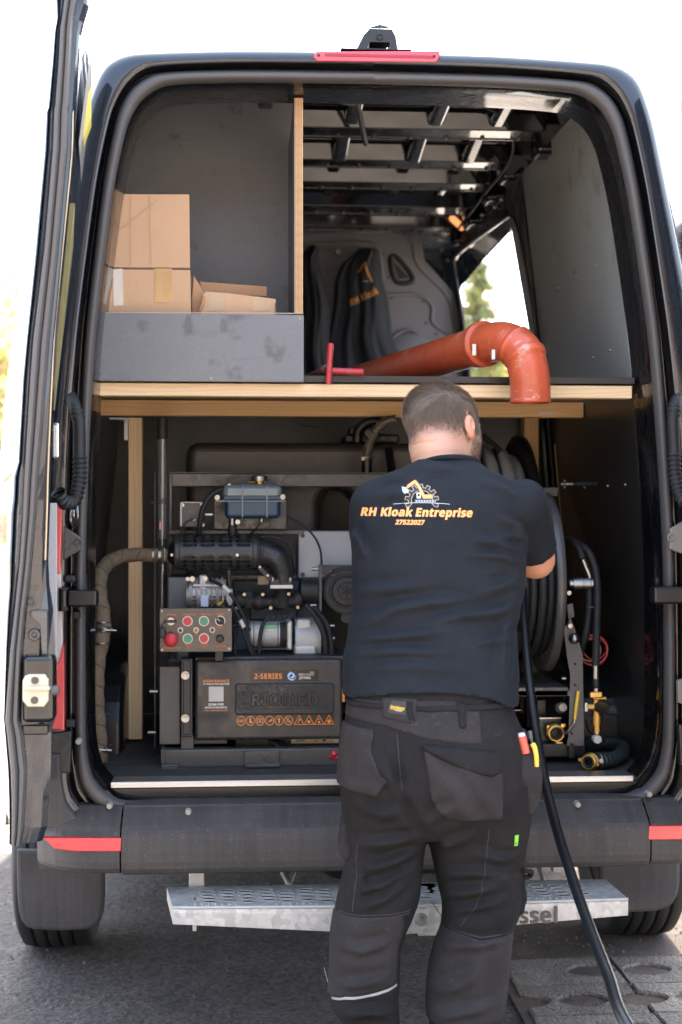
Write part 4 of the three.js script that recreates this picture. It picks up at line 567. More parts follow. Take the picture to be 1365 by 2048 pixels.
// ---------------------------------------------------------------- red drain pipe and T-key on the shelf
{
  const pp = thing('drain_pipe', 'terracotta-red plastic drain pipe with a bent elbow hanging over the shelf edge', 'pipe');
  const A = V(0.0, 1.853, -1.1), B = P(958, 692, -0.22);
  const d = B.clone().sub(A).normalize();
  part('pipe', tubeR([A, A.clone().lerp(B, 0.33), A.clone().lerp(B, 0.66), B], () => 0.0545, 40, 32), M.kgPipe, pp);
  const C = [B.clone().addScaledVector(d, -0.01), B.clone().addScaledVector(d, 0.05), P(1012, 684, -0.10), P(1045, 704, -0.055), P(1057, 740, -0.04), P(1061, 775, -0.04), P(1061, 806, -0.04)];
  const el = part('elbow', [tubeR(C, (t) => 0.0545 + (t < 0.14 ? 0.006 : 0) + (t > 0.08 && t < 0.14 ? 0.004 : 0) + (t > 0.50 && t < 0.53 ? 0.004 : 0) + (t > 0.62 && t < 0.66 ? 0.0045 : 0), 96, 36), tubeR(C.slice(-3), () => 0.05, 20, 30)], M.kgPipe, pp);
  const e = C[C.length - 1], ed = C[C.length - 1].clone().sub(C[C.length - 2]).normalize();
  part('pipe_mouth', new THREE.RingGeometry(0.0498, 0.0547, 40).applyQuaternion(new THREE.Quaternion().setFromUnitVectors(V(0, 0, 1), ed)).translate(e.x, e.y, e.z), M.kgPipe, el);
  const cd = P(990, 703, -0.0); each('label', [pb(945, 688, 953, 711, -0.115, 0.003, 0.001), pb(984, 699, 991, 719, -0.035, 0.003, 0.001)], M.white, el);
  const tk = thing('t_handle_key', 'red painted steel T-handle key standing at the front edge of the shelf', 'key');
  part('upright', cyl(P(662, 687, -0.13), P(657, 768, -0.13), 0.0082, 0.0082, 16), M.redPaint, tk);
  part('arm', cyl(P(662, 741, -0.142), P(727, 744, -0.13), 0.0085, 0.0088, 16), M.redPaint, tk);
  part('shaft', [tube([P(657, 741, -0.142), P(645, 741, -0.2), P(628, 749, -0.34), P(600, 760, -0.7)], 0.009, 8, 10), cyl(P(652, 738, -0.17), P(640, 746, -0.22), 0.0125)], mat({ color: [0.13, 0.06, 0.045], roughness: 0.6, metalness: 0.3 }), tk);
}

// ---------------------------------------------------------------- jackets on the bulkhead
function jacket(label, outline, print) {                             // outline: [y, left, right] from the hook down
  const j = thing('work_jacket', label, 'jacket', 'jackets hanging on the bulkhead'), z = -2.96, rowsJ = outline;
  const at = (v) => { const f = v * (rowsJ.length - 1), i = Math.min(rowsJ.length - 2, Math.floor(f)), t = f - i; return [0, 1, 2].map((k) => lerp(rowsJ[i][k], rowsJ[i + 1][k], t)); };
  const sf = (u, v, s) => { const [y, a, b] = at(v), p = P(lerp(a, b, u), y, z); const q = Math.sin(Math.PI * u), fold = 0.05 * (n3(u * 5 + 3, v * 1.6, 4) - 0.5) * (0.4 + v) + 0.022 * (n3(u * 11, v * 3 + u * 2, 9) - 0.5); return V(p.x + 0.01 * Math.sin(v * 14), p.y, z + s * (0.03 + Math.pow(Math.max(q, 0), 0.5) * (0.05 * (0.5 + 0.8 * v) + fold * 1.3))); };
  part('cloth', [clean(grid((u, v) => sf(u, v, 1), 60, 60)), clean(grid((u, v) => sf(u, v, 0.02), 12, 20))], mat({ map: rep(tShirt, 2), color: 0.9, roughness: 0.85 }), j);
  if (print) {
    const t = canvasTex(256, 256, (c) => { c.clearRect(0, 0, 256, 256); c.fillStyle = '#c98646'; c.strokeStyle = '#c98646'; c.lineWidth = 12; c.beginPath(); c.moveTo(70, 70); c.lineTo(110, 15); c.lineTo(150, 90); c.lineTo(165, 130); c.stroke(); c.fillStyle = 'rgba(150,150,150,0.5)'; c.fillRect(80, 120, 60, 10); c.fillStyle = '#c98646'; c.save(); c.translate(8, 250); c.rotate(-0.3); c.font = 'bold 46px sans-serif'; c.fillText('RH Kloak', 0, -8); c.restore(); });
    const [u0, u1, v0, v1] = print; part('print', clean(grid((u, v) => sf(lerp(u0, u1, u), lerp(v0, v1, v), 1).add(V(0, 0, 0.004)), 24, 24)), mat({ map: t, transparent: true, roughness: 0.7 }), j);
    const g = j.children[j.children.length - 1].geometry, uv = g.attributes.uv; for (let i = 0; i < uv.count; i++) uv.setY(i, 1 - uv.getY(i));
  }
}
jacket('dark jacket with orange print hanging at the right of the bulkhead hook', [[500, 716, 748], [508, 704, 754], [530, 688, 762], [570, 672, 768], [620, 664, 774], [670, 660, 785], [720, 655, 806], [790, 650, 820]], [0.26, 1.0, 0.27, 0.58]);
jacket('dark jacket half hidden by the plywood divider', [[494, 617, 631], [500, 610, 636], [520, 598, 640], [560, 590, 648], [620, 588, 655], [680, 586, 662], [740, 584, 668], [790, 584, 670]]);

// ---------------------------------------------------------------- water tank with its level tube and suction pipe
{
  const wt = thing('water_tank', 'black moulded water tank filling the back of the lower cargo bay', 'tank');
  const a = P(372, 884, -0.8), b = P(868, 1400, -0.8), tankM = mat({ color: [0.038, 0.034, 0.032], roughness: 0.42, bumpMap: rep(tNoise, 3), bumpScale: 0.0015 });
  const sh = new THREE.Shape(); const r = 0.05, X0 = a.x, X1 = b.x, Y0 = b.y, Y1 = a.y;
  sh.moveTo(X0 + r, Y0); sh.lineTo(X1 - r, Y0); sh.quadraticCurveTo(X1, Y0, X1, Y0 + r); sh.lineTo(X1, Y1 - r); sh.quadraticCurveTo(X1, Y1, X1 - r, Y1); sh.lineTo(X0 + r, Y1); sh.quadraticCurveTo(X0, Y1, X0, Y1 - r); sh.lineTo(X0, Y0 + r); sh.quadraticCurveTo(X0, Y0, X0 + r, Y0);
  const hl = []; { const c = P(677, 1015, -0.8), w = 0.058; hl.push(new THREE.Vector2(c.x - w, P(0, 1075, -0.8).y)); for (let k = 0; k <= 12; k++) { const q = Math.PI - Math.PI * k / 12; hl.push(new THREE.Vector2(c.x + Math.cos(q) * w, c.y + 0.0 + Math.sin(q) * w)); } hl.push(new THREE.Vector2(c.x + w, P(0, 1075, -0.8).y)); }
  sh.holes.push(new THREE.Path(hl));
  const g = new THREE.ExtrudeGeometry(sh, { depth: 0.22, bevelEnabled: true, bevelThickness: 0.035, bevelSize: 0.03, bevelOffset: -0.03, bevelSegments: 5, curveSegments: 8 });
  part('tank_front', uvm(g.translate(0, 0, -1.07)), tankM, wt);
  part('tank_body', box(V(X0 + 0.006, Y1 - 0.004, -1.12), V(X1, Y0, -1.38), 0.05), tankM, wt);
  part('filler_lid', [pb(690, 868, 800, 886, -0.84, 0.2, 0.01), pb(700, 853, 770, 870, -0.86, 0.12, 0.006)], M.blackPlastic, wt);
  const lt = P(325, 0, -0.62); const yb = (y) => P(325, y, -0.62).y;
  const clear = mat({ color: [0.12, 0.12, 0.13], roughness: 0.16, clearcoat: 1, clearcoatRoughness: 0.05 }), dark = mat({ color: [0.035, 0.035, 0.04], roughness: 0.16, clearcoat: 1 });
  part('level_tube', [cyl(V(lt.x, yb(878), -0.62), V(lt.x, yb(1078), -0.62), 0.0142)], clear, wt, 'upright level tube at the left');
  part('level_tube', [cyl(V(lt.x, yb(1078), -0.62), V(lt.x, yb(1240), -0.62), 0.0142)], mat({ color: [0.05, 0.05, 0.055], roughness: 0.2, clearcoat: 1 }), wt);
  part('tube_cap', [cyl(V(lt.x, yb(879), -0.62), V(lt.x, yb(852), -0.62), 0.0168), cyl(V(lt.x, yb(851), -0.62), V(lt.x, yb(836), -0.62), 0.0162), ring(V(lt.x, yb(852), -0.62), 0.016, 0.0015, 'y'), ring(V(lt.x, yb(846), -0.62), 0.016, 0.0015, 'y')], M.blackPlastic, wt);
  part('tube_band', [cyl(V(lt.x, yb(1008), -0.62), V(lt.x, yb(998), -0.62), 0.0165), cyl(V(lt.x - 0.016, yb(1005), -0.615), V(lt.x - 0.034, yb(1005), -0.615), 0.003)], M.steelGrey, wt);
  part('float', pb(319, 1042, 323, 1060, -0.602, 0.004, 0.001), M.red, wt);
  const hz = -0.72, hs = [[792, 838], [772, 843], [752, 862], [739, 888], [734, 912], [734, 930]].map(([x, y]) => P(x, y, hz));
  part('suction_hose', tubeR(hs, (t) => 0.0145 + 0.0012 * Math.sin(t * 150), 140, 14), mat({ color: [0.10, 0.085, 0.06], roughness: 0.25, clearcoat: 1 }), wt);
  part('hose_joint', [cyl(P(734, 918, hz), P(734, 966, hz), 0.0165), cyl(P(734, 966, hz), P(734, 985, hz), 0.012), pb(738, 870, 760, 876, -0.75, 0.04, 0.004)], M.blackSatin, wt);
  each('hose_clamp', [[734, 915], [734, 958]].map(([x, y]) => merge([ring(P(x, y, hz), 0.0172, 0.0028, 'y'), disc(P(x - 7, y + 2, hz + 0.018), 0.006, 0.012)])), M.chrome, wt);
  part('pipe_elbow', [tube([P(715, 885, -0.78), P(718, 860, -0.78), P(735, 845, -0.78), P(770, 842, -0.78)], 0.016, 8, 12), disc(P(737, 867, -0.7), 0.01, 0.06), disc(P(767, 877, -0.74), 0.006, 0.02)], M.blackSatin, wt);
}

// ---------------------------------------------------------------- the jetting machine
{
  const mc = thing('jetting_machine', 'engine-driven drain jetting machine with control panel and black cover on the van floor', 'machine');
  // frame
  part('base_rail', [pb(322, 1500, 705, 1531, -0.34, 0.05, 0.004), pb(322, 1499, 331, 1534, -0.335, 0.35, 0.002), pb(322, 1530, 358, 1541, -0.31, 0.06, 0.003)], M.steelGrey, mc);
  part('foot_bracket', [pb(489, 1503, 560, 1530, -0.325, 0.05, 0.002), pb(491, 1529, 561, 1535, -0.30, 0.05, 0.002), disc(P(527, 1527, -0.322), 0.007, 0.006)], M.steelGrey, mc);
  each('frame_bar', [pb(340, 946, 845, 974, -0.64, 0.04, 0.004), pb(338, 1060, 610, 1069, -0.6, 0.03, 0.003), pb(338, 946, 345, 1340, -0.635, 0.03, 0.003), pb(308, 944, 313, 1500, -0.66, 0.02, 0.003), pb(338, 944, 848, 947, -0.63, 0.06, 0.001), pb(440, 1150, 600, 1180, -0.66, 0.03, 0.003), pb(455, 1125, 462, 1240, -0.6, 0.03, 0.002), pb(600, 1195, 640, 1460, -0.7, 0.05, 0.004), pb(595, 1068, 600, 1220, -0.64, 0.03, 0.002)], M.steelGrey, mc);
  part('side_cabinet', [pb(319, 1333, 361, 1489, -0.37, 0.4, 0.003), pb(361, 1478, 455, 1488, -0.40, 0.2, 0.003), pb(362, 1470, 388, 1505, -0.36, 0.05, 0.003)], mat({ color: [0.085, 0.083, 0.08], roughness: 0.5, metalness: 0.2, bumpMap: rep(tNoise, 5), bumpScale: 0.0004 }), mc, 'grey painted steel side of the machine frame');
  part('belt_guard', [pb(336, 1154, 378, 1330, -0.5, 0.2, 0.004)], mat({ color: [0.075, 0.085, 0.1], roughness: 0.45 }), mc);
  part('hinge_bar', [pb(362, 1317, 386, 1474, -0.335, 0.05, 0.003), pb(366, 1320, 382, 1470, -0.333, 0.03, 0.003)], M.steelDark, mc);
  each('bolt', [[371, 1351], [371, 1437]].map(([x, y]) => merge([disc(P(x, y, -0.325), 0.0125, 0.004, 0.001), disc(P(x, y, -0.317), 0.008, 0.008, 0.001, 6), disc(P(x, y, -0.314), 0.005, 0.004, 0.001)])), M.chrome, mc);
  // cover box with its embossed panel and stickers
  const cv = part('cover_box', [pb(390, 1320, 685, 1479, -0.35, 0.3, 0.012)], mat({ color: [0.036, 0.032, 0.029], roughness: 0.75, roughnessMap: rep(tNoise, 3), bumpMap: rep(tFine, 14), bumpScale: 0.0006 }), mc, 'black plastic cover with raised name panel');
  part('cover_lid', pb(389, 1313, 690, 1323, -0.37, 0.28, 0.006), M.blackPlastic, cv);
  part('name_panel', [poly([[474, 1368], [664, 1367], [669, 1372], [668, 1424], [663, 1429], [474, 1430], [471, 1425], [471, 1372]], -0.34, 0.012, 0.004, [[[484, 1380], [656, 1379], [656, 1420], [484, 1421]]]), pb(483, 1378, 658, 1422, -0.344, 0.004, 0.001)], M.blackPlastic, cv);
  const tR = text3('RIONED', 0.034, 0.0015, 0.0018); { tR.computeBoundingBox(); const w = tR.boundingBox.max.x - tR.boundingBox.min.x, want = P(638, 1400, -0.343).x - P(503, 1400, -0.343).x; tR.scale(want / w, 1.02, 1); }
  part('embossed_name', tR.translate(...P(570, 1399, -0.3435).toArray()), M.blackPlastic, cv);
  const OR = '#e8842a';
  part('series_sticker', stick(500, 1341, 638, 1362, -0.3488, 552, 84, (c) => { c.fillStyle = '#131211'; c.fillRect(0, 0, 552, 84); c.fillStyle = OR; c.font = 'bold 56px sans-serif'; c.fillText('2-SERIES', 34, 64, 226); c.strokeStyle = '#7db4e6'; c.lineWidth = 7; for (let k = 0; k < 6; k++) { c.strokeStyle = k % 2 ? '#cfe4f5' : '#4d93d6'; c.beginPath(); c.arc(336, 44, 32 - k * 4, k * 1.05, k * 1.05 + 3.6); c.stroke(); } c.fillStyle = '#e8e4dc'; c.font = '23px sans-serif'; c.fillText('ANDY GUEST', 388, 42, 128); c.font = 'bold 25px sans-serif'; c.fillText('JETTERS', 396, 68, 120); c.font = 'bold 11px sans-serif'; c.fillText('LARGE', 480, 20); }), null, cv);
  part('maintenance_sticker', stick(404, 1358, 461, 1424, -0.3488, 342, 396, (c) => { c.fillStyle = '#1a1816'; c.fillRect(0, 0, 342, 396); c.textAlign = 'center'; c.fillStyle = OR; c.font = 'bold 44px sans-serif'; c.fillText('MAINTENANCE', 171, 42, 322); c.fillStyle = '#f0ece4'; c.font = 'bold 24px sans-serif'; c.fillText('OF YOUR JETTING MACHINE', 171, 70, 318); c.fillStyle = '#b9b4ac'; c.fillRect(84, 92, 178, 178); c.fillStyle = '#f0ece4'; c.font = 'bold 40px sans-serif'; c.fillText('SCAN FOR', 171, 318, 184); c.font = 'bold 26px sans-serif'; c.fillText('ADVICE & RESOURCES', 171, 350, 284); c.fillStyle = OR; c.font = 'bold 20px sans-serif'; c.fillText('www.andyguestjetters.co.uk', 171, 380, 290); }), null, cv);
  part('warning_sticker', stick(472, 1430, 668, 1452, -0.3488, 784, 88, (c) => {
    c.fillStyle = '#16140f'; c.fillRect(0, 0, 784, 88); c.strokeStyle = OR; c.fillStyle = OR; c.lineWidth = 5;
    for (let k = 0; k < 6; k++) { const x = 42 + k * 76; c.beginPath(); c.arc(x, 44, 33, 0, 7); c.stroke(); c.beginPath(); if (k === 0) { c.arc(x - 10, 44, 9, 0, 7); c.moveTo(x + 19, 44); c.arc(x + 10, 44, 9, 0, 7); c.stroke(); } else if (k === 1) { c.fillRect(x - 9, 24, 13, 28); c.fillRect(x - 9, 48, 26, 12); } else if (k === 2) { c.strokeRect(x - 20, 30, 18, 26); c.strokeRect(x + 2, 30, 18, 26); } else if (k === 3) { c.moveTo(x - 18, 58); c.lineTo(x + 18, 28); c.lineTo(x + 22, 46); c.fill(); } else if (k === 4) { c.arc(x, 34, 10, 0, 7); c.fill(); c.fillRect(x - 5, 40, 10, 24); } else { c.arc(x, 44, 14, 0, 5); c.moveTo(x - 22, 22); c.lineTo(x + 22, 66); c.stroke(); } }
    for (let k = 0; k < 4; k++) { const x = 506 + k * 80; c.beginPath(); c.moveTo(x, 8); c.lineTo(x + 38, 74); c.lineTo(x - 38, 74); c.closePath(); c.stroke(); c.beginPath(); if (k === 3) { for (const [a, b] of [[-9, 0], [9, 0], [0, -9], [0, 9]]) { c.moveTo(x + a, 54 + b); c.arc(x + a, 54 + b, 7, 0, 7); } } else if (k === 2) { c.arc(x, 58, 9, 0, 7); c.moveTo(x, 38); c.arc(x, 36, 5, 0, 7); } else if (k === 1) { c.rect(x - 12, 46, 22, 18); } else { c.rect(x - 4, 34, 14, 14); c.rect(x - 12, 52, 10, 10); } c.fill(); }
  }), null, cv);
  part('orange_sticker', pb(684, 1376, 690, 1404, -0.37, 0.003, 0.0005), mat({ color: [0.75, 0.25, 0.03], roughness: 0.4 }), cv);
  // battery under the cover and cables
  const bt = part('battery', pb(470, 1476, 720, 1500, -0.44, 0.2, 0.004), M.blackPlastic, mc);
  part('battery_label', stick(583, 1477, 678, 1486, -0.438, 380, 40, (c) => { c.fillStyle = '#cdbba2'; c.fillRect(0, 0, 380, 40); c.fillStyle = '#221f1c'; c.font = 'bold 24px sans-serif'; c.fillText('VARTA', 34, 26); c.fillText('1 D', 178, 28); c.font = '20px sans-serif'; c.fillText('CE', 310, 26); c.fillRect(252, 10, 24, 16); }), null, bt);
  part('cable', [tube([P(540, 1478, -0.4), P(562, 1497, -0.37), P(602, 1516, -0.35), P(650, 1519, -0.35), P(690, 1508, -0.35)], 0.008, 10, 8), tube([P(548, 1478, -0.42), P(575, 1494, -0.4), P(610, 1508, -0.39), P(660, 1510, -0.38)], 0.006, 10, 8), tube([P(185, 1524, -0.36), P(230, 1525, -0.38), P(290, 1523, -0.4), P(325, 1510, -0.42)], 0.002, 8, 5)], M.rubber, mc);
  part('terminal', [new THREE.SphereGeometry(0.011, 14, 10).translate(...P(668, 1508, -0.34).toArray()), cyl(P(660, 1514, -0.34), P(676, 1516, -0.34), 0.006)], M.red, mc);
  // control panel
  const pnZ = -0.29, cpx = (x, y) => P(310 + x * 170 / 1365, 1200 + y * 120 / 964, pnZ);
  const pn2 = part('control_panel', [poly([[321, 1217], [463, 1216.5], [464.5, 1219], [464.5, 1301], [462, 1303.5], [323, 1304], [320, 1301], [319.5, 1219]], pnZ, 0.003, 0.001), pb(324, 1221, 460, 1300, pnZ - 0.004, 0.07, 0.004)], M.stainless, mc, 'brushed steel control panel with coloured push buttons');
  const txt = canvasTex(1136, 696, (c) => { c.clearRect(0, 0, 1136, 696); c.fillStyle = '#e8761e'; c.textAlign = 'center'; c.font = 'bold 34px sans-serif'; for (const [s, x, y] of [['IGNITION', 178, 116], ['RPM DOWN', 450, 116], ['RPM UP', 715, 112], ['LOCAL', 960, 112], ['REMOTE', 962, 316], ['WATER', 444, 594], ['ON', 446, 628], ['WATER', 702, 590], ['OFF', 706, 624], ['OIL', 966, 588], ['PRESSURE', 966, 622]]) c.fillText(s, x, y); c.fillText('EMERGENCY STOP', 186, 640); c.fillRect(555, 84, 10, 34); c.fillRect(788, 84, 10, 34); c.lineWidth = 5; c.strokeStyle = '#e8761e'; c.strokeRect(312, 412, 34, 22); c.strokeRect(560, 402, 34, 22); c.fillRect(838, 400, 12, 36); });
  { const a = cpx(85, 130), b = cpx(1235, 830); part('panel_print', new THREE.PlaneGeometry(b.x - a.x, a.y - b.y).translate((a.x + b.x) / 2, (a.y + b.y) / 2, pnZ + 0.0012), mat({ map: txt, transparent: true, roughness: 0.5 }), pn2); }
  const S = 170 / 1365 * (3.75 - pnZ) / FPX;
  const redB = mat({ color: [0.5, 0.02, 0.035], roughness: 0.4 }), greenB = mat({ color: [0.04, 0.24, 0.13], roughness: 0.4 }), bez = mat({ color: [0.62, 0.58, 0.54], roughness: 0.35, metalness: 0.4 });
  for (const [x, y, m] of [[527, 340, redB], [790, 338, greenB], [530, 620, greenB], [790, 615, redB]]) { const p = cpx(x, y); const bz = part('button_bezel', [disc(V(p.x, p.y, pnZ + 0.006), 84 * S, 0.006, 0.001, 32)], bez, pn2); part('push_button', disc(V(p.x, p.y, pnZ + 0.0085), 72 * S, 0.006, 0.001, 32), m, bz); }
  { const p = cpx(265, 632); part('stop_button', [new THREE.SphereGeometry(112 * S, 28, 14, 0, Math.PI * 2, 0, Math.PI / 2).rotateX(Math.PI / 2).scale(1, 1, 0.45).translate(p.x, p.y, pnZ + 0.02), disc(V(p.x, p.y, pnZ + 0.0205), 112 * S, 0.007), disc(V(p.x, p.y, pnZ + 0.02), 70 * S, 0.02)], redB, pn2, 'large red mushroom stop button'); }
  for (const [x, y, c] of [[412, 484, [0.12, 0.03, 0.025]], [665, 482, [0.42, 0.18, 0.03]], [925, 480, [0.15, 0.03, 0.03]]]) { const p = cpx(x, y); const bz = part('lamp_bezel', [disc(V(p.x, p.y, pnZ + 0.005), 46 * S, 0.005, 0.001, 24)], bez, pn2); part('indicator_lamp', new THREE.SphereGeometry(32 * S, 16, 8, 0, 6.3, 0, Math.PI / 2).rotateX(Math.PI / 2).translate(p.x, p.y, pnZ + 0.004), mat({ color: c, roughness: 0.15, clearcoat: 1 }), bz); }
  { const p = cpx(1052, 332), bz = part('switch_bezel', disc(V(p.x, p.y, pnZ + 0.006), 84 * S, 0.006, 0.001, 32), bez, pn2); part('rotary_switch', [disc(V(p.x, p.y, pnZ + 0.0075), 72 * S, 0.006, 0.001, 32), new RoundedBoxGeometry(150 * S, 40 * S, 0.014, 2, 0.002).rotateZ(-0.75).translate(p.x, p.y, pnZ + 0.012)], M.blackPlastic, bz); part('pointer', new THREE.BoxGeometry(60 * S, 14 * S, 0.002).rotateZ(-0.75).translate(p.x - 24 * S, p.y + 22 * S, pnZ + 0.0195), M.white, bz); }
  { const p = cpx(1048, 618); const kb = part('round_button', [disc(V(p.x, p.y, pnZ + 0.01), 68 * S, 0.01, 0.003, 28)], M.blackPlastic, pn2); part('oil_symbol', [box(V(p.x - 30 * S, p.y + 14 * S, pnZ + 0.0105), V(p.x + 24 * S, p.y - 16 * S, pnZ + 0.0095), 0), ring(V(p.x + 8 * S, p.y + 10 * S, pnZ + 0.011), 16 * S, 5 * S)], M.seal, kb); }
  { const p = cpx(262, 340), ig = part('ignition_lock', [disc(V(p.x, p.y, pnZ + 0.008), 74 * S, 0.008, 0.002, 28)], M.chrome, pn2); part('ignition_key', [box(V(p.x - 100 * S, p.y + 20 * S, pnZ + 0.016), V(p.x + 92 * S, p.y - 22 * S, pnZ + 0.008), 0.002), tube([V(p.x - 95 * S, p.y, pnZ + 0.014), V(p.x - 135 * S, p.y - 40 * S, pnZ + 0.018), V(p.x - 130 * S, p.y - 110 * S, pnZ + 0.018)], 0.0012, 8, 6), box(V(p.x - 180 * S, p.y - 95 * S, pnZ + 0.03), V(p.x - 75 * S, p.y - 265 * S, pnZ + 0.018), 0.006)], M.blackPlastic, ig); }
  each('panel_screw', [[115, 178], [1193, 160], [117, 800], [1196, 780]].map(([x, y]) => { const p = cpx(x, y); return disc(V(p.x, p.y, pnZ + 0.003), 18 * S, 0.003, 0.0006, 12); }), M.chrome, pn2);
  part('panel_bracket', [pb(338, 1300, 355, 1322, pnZ - 0.05, 0.02, 0.002), pb(430, 1300, 447, 1322, pnZ - 0.05, 0.02, 0.002), ...[0, 1, 2, 3, 4].map((k) => ring(P(345, 1304 + k * 3.5, pnZ - 0.03), 0.011, 0.002, 'y'))], M.steelDark, mc);
  // alternator
  const az = -0.5, A0 = P(380, 1188, az), A1 = P(452, 1188, az);
  const alt = part('alternator', [cyl(A0, A1, 0.046, 0.044, 28), cyl(P(374, 1190, az), P(382, 1190, az), 0.036, 0.036, 24), pb(398, 1150, 414, 1182, az + 0.045, 0.04, 0.006), pb(386, 1168, 452, 1174, az + 0.05, 0.06, 0.003), pb(452, 1178, 466, 1212, az + 0.04, 0.06, 0.004)], M.castAlu, mc, 'cast aluminium alternator above the control panel');
  { const f = []; for (let k = 0; k < 7; k++) { const x = 385 + k * 10; f.push(ring(P(x, 1188, az), 0.047, 0.003, 'x', 26)); } each('cooling_fin', f, M.castAlu, alt); const sl = []; for (let i = 0; i < 4; i++) for (let k = 0; k < 3; k++) if (i !== 1 || k !== 1) sl.push(pb(382 + i * 19, 1192 + k * 7, 395 + i * 19, 1196 + k * 7, az + 0.0495 - Math.abs(k - 0.5) * 0.004, 0.006, 0)); each('vent_slot', sl, M.blackSatin, alt); part('type_label', pb(402, 1190, 417, 1213, az + 0.051, 0.003, 0), mat({ color: [0.5, 0.55, 0.7], roughness: 0.4 }), alt); part('yellow_plug', [new RoundedBoxGeometry(0.02, 0.01, 0.01, 2, 0.003).rotateZ(0.6).translate(...P(441, 1206, az + 0.055).toArray())], M.yellow, alt); part('terminal_stud', [cyl(P(446, 1203, az + 0.06), P(446, 1192, az + 0.06), 0.006), disc(P(385, 1158, az + 0.05), 0.008, 0.02), disc(P(376, 1158, az + 0.05), 0.006, 0.02), disc(P(411, 1157, az + 0.052), 0.007, 0.02)], M.chrome, alt); }
  // muffler with slotted heat shield, elbow and exhaust flange
  const mz = -0.5, mL = P(352, 1106, mz), mR = P(516, 1106, mz), mr = 0.052;
  const shield = (() => { const hole = (u, v) => { const du = u * 2 % 1 * 1; const ring1 = (u > 0.07 && u < 0.93); const cu = ((u - 0.07) / 0.86) * 4, fu = cu - Math.floor(cu), vv = v * 20, fv = vv - Math.floor(vv); if (!ring1) return false; if (Math.floor(vv) % 5 === 4) return false; return Math.abs(fu - 0.5) < 0.40 && Math.abs(fv - 0.5) < 0.3 - 0.18 * sst(0.33, 0.4, Math.abs(fu - 0.5)); }; return clean(grid((u, v) => { const a = v * Math.PI * 2 + 0.3; return V(lerp(mL.x, mR.x, u), mL.y + Math.sin(a) * mr, mz + Math.cos(a) * mr); }, 220, 240, hole)); })();
  const mf = part('muffler', [cyl(mL, mR, mr - 0.007, mr - 0.007, 32), cyl(P(337, 1106, mz), mL, 0.022, mr, 32)], M.blackSatin, mc, 'black cylindrical muffler inside a slotted heat shield');
  const shM = mat({ color: [0.03, 0.028, 0.027], roughness: 0.42, bumpMap: rep(tNoise, 5), bumpScale: 0.0003 }); part('heat_shield', [shield, ring(mL, mr, 0.0025, 'x', 40), ring(X(mL, 0.013), mr, 0.0018, 'x', 40), ring(mR, mr, 0.003, 'x', 40), ring(X(mR, -0.014), mr, 0.0018, 'x', 40), cyl(mR, X(mR, 0.004), mr, mr, 36)], shM, mf);
  { const rim = new THREE.TorusGeometry(0.0042, 0.0009, 5, 14), rimM = mat({ color: [0.02, 0.02, 0.02], roughness: 0.3 }); for (let c = 0; c < 4; c++) for (let r = 0; r < 20; r++) { if (r % 5 === 4) continue; const a = (r + 0.5) / 20 * Math.PI * 2 + 0.3; if (Math.cos(a) < -0.1) continue; const u = 0.07 + (c + 0.5) / 4 * 0.86, g = rim.clone().scale(2.6, 1, 1).translate(0, 0, mr + 0.0004).rotateX(-a + 0).translate(lerp(mL.x, mR.x, u), mL.y, mz); part('slot_rim', g, rimM, mf); } }
  part('shield_screw', [disc(P(475, 1110, mz + mr + 0.008), 0.0078, 0.012, 0.003), disc(P(344, 1110, mz + 0.045), 0.006, 0.01, 0.002)], M.chrome, mf);
  part('exhaust_elbow', [tubeR([mR, P(530, 1107, mz), P(554, 1118, mz + 0.01), P(565, 1142, mz + 0.01), P(567, 1165, mz + 0.01)], (t) => lerp(0.045, 0.028, t), 40, 24), ring(X(mR, 0.006), 0.047, 0.003, 'x', 32)], M.blackPlastic, mc);
  part('exhaust_flange', [pb(540, 1158, 586, 1170, mz + 0.035, 0.07, 0.003), poly([[513, 1134], [520, 1130], [545, 1155], [540, 1164]], mz + 0.03, 0.005, 0.001)], M.steelDark, mc);
  part('flange_gasket', pb(541, 1170, 586, 1177, mz + 0.04, 0.075, 0.001), mat({ color: [0.62, 0.58, 0.52], roughness: 0.5 }), mc);
  each('flange_bolt', [[546, 1158], [581, 1158]].map(([x, y]) => cyl(P(x, y + 4, mz + 0.03), P(x, y - 3, mz + 0.03), 0.0065, 0.0065, 6)).concat([[520, 1134], [536, 1151]].map(([x, y]) => disc(P(x, y, mz + 0.034), 0.0045, 0.006, 0.001, 10))), M.chrome, mc);
  part('exhaust_gasket_tab', pb(516, 1152, 538, 1169, -0.59, 0.003, 0.0005), mat({ color: [0.5, 0.42, 0.33], roughness: 0.6 }), mc);
  // engine block, manifold, starter
  const blk = part('engine_block', [pb(466, 1208, 640, 1330, -0.58, 0.3, 0.008), pb(500, 1212, 595, 1240, -0.56, 0.1, 0.006), pb(466, 1160, 600, 1200, -0.62, 0.2, 0.006)], mat({ color: [0.03, 0.042, 0.06], roughness: 0.45, bumpMap: rep(tFine, 14), bumpScale: 0.0015 }), mc, 'dark blue-black cast engine block');
  part('cast_lettering', text3('SKATI', 0.016, 0.003).scale(1.25, 1, 1).translate(...P(557, 1236, -0.559).toArray()), mat({ color: [0.09, 0.11, 0.14], roughness: 0.5 }), blk);
  part('intake_manifold', [tubeR([P(470, 1200, -0.53), P(500, 1203, -0.53), P(545, 1204, -0.53), P(590, 1202, -0.53), P(604, 1198, -0.53)], (t) => 0.022 + 0.004 * Math.sin(t * 22), 60, 16), cyl(P(497, 1215, -0.53), P(497, 1182, -0.53), 0.018), cyl(P(565, 1215, -0.525), P(565, 1178, -0.525), 0.024)], mat({ color: [0.014, 0.013, 0.013], roughness: 0.55, bumpMap: rep(tFine, 14), bumpScale: 0.001 }), mc);
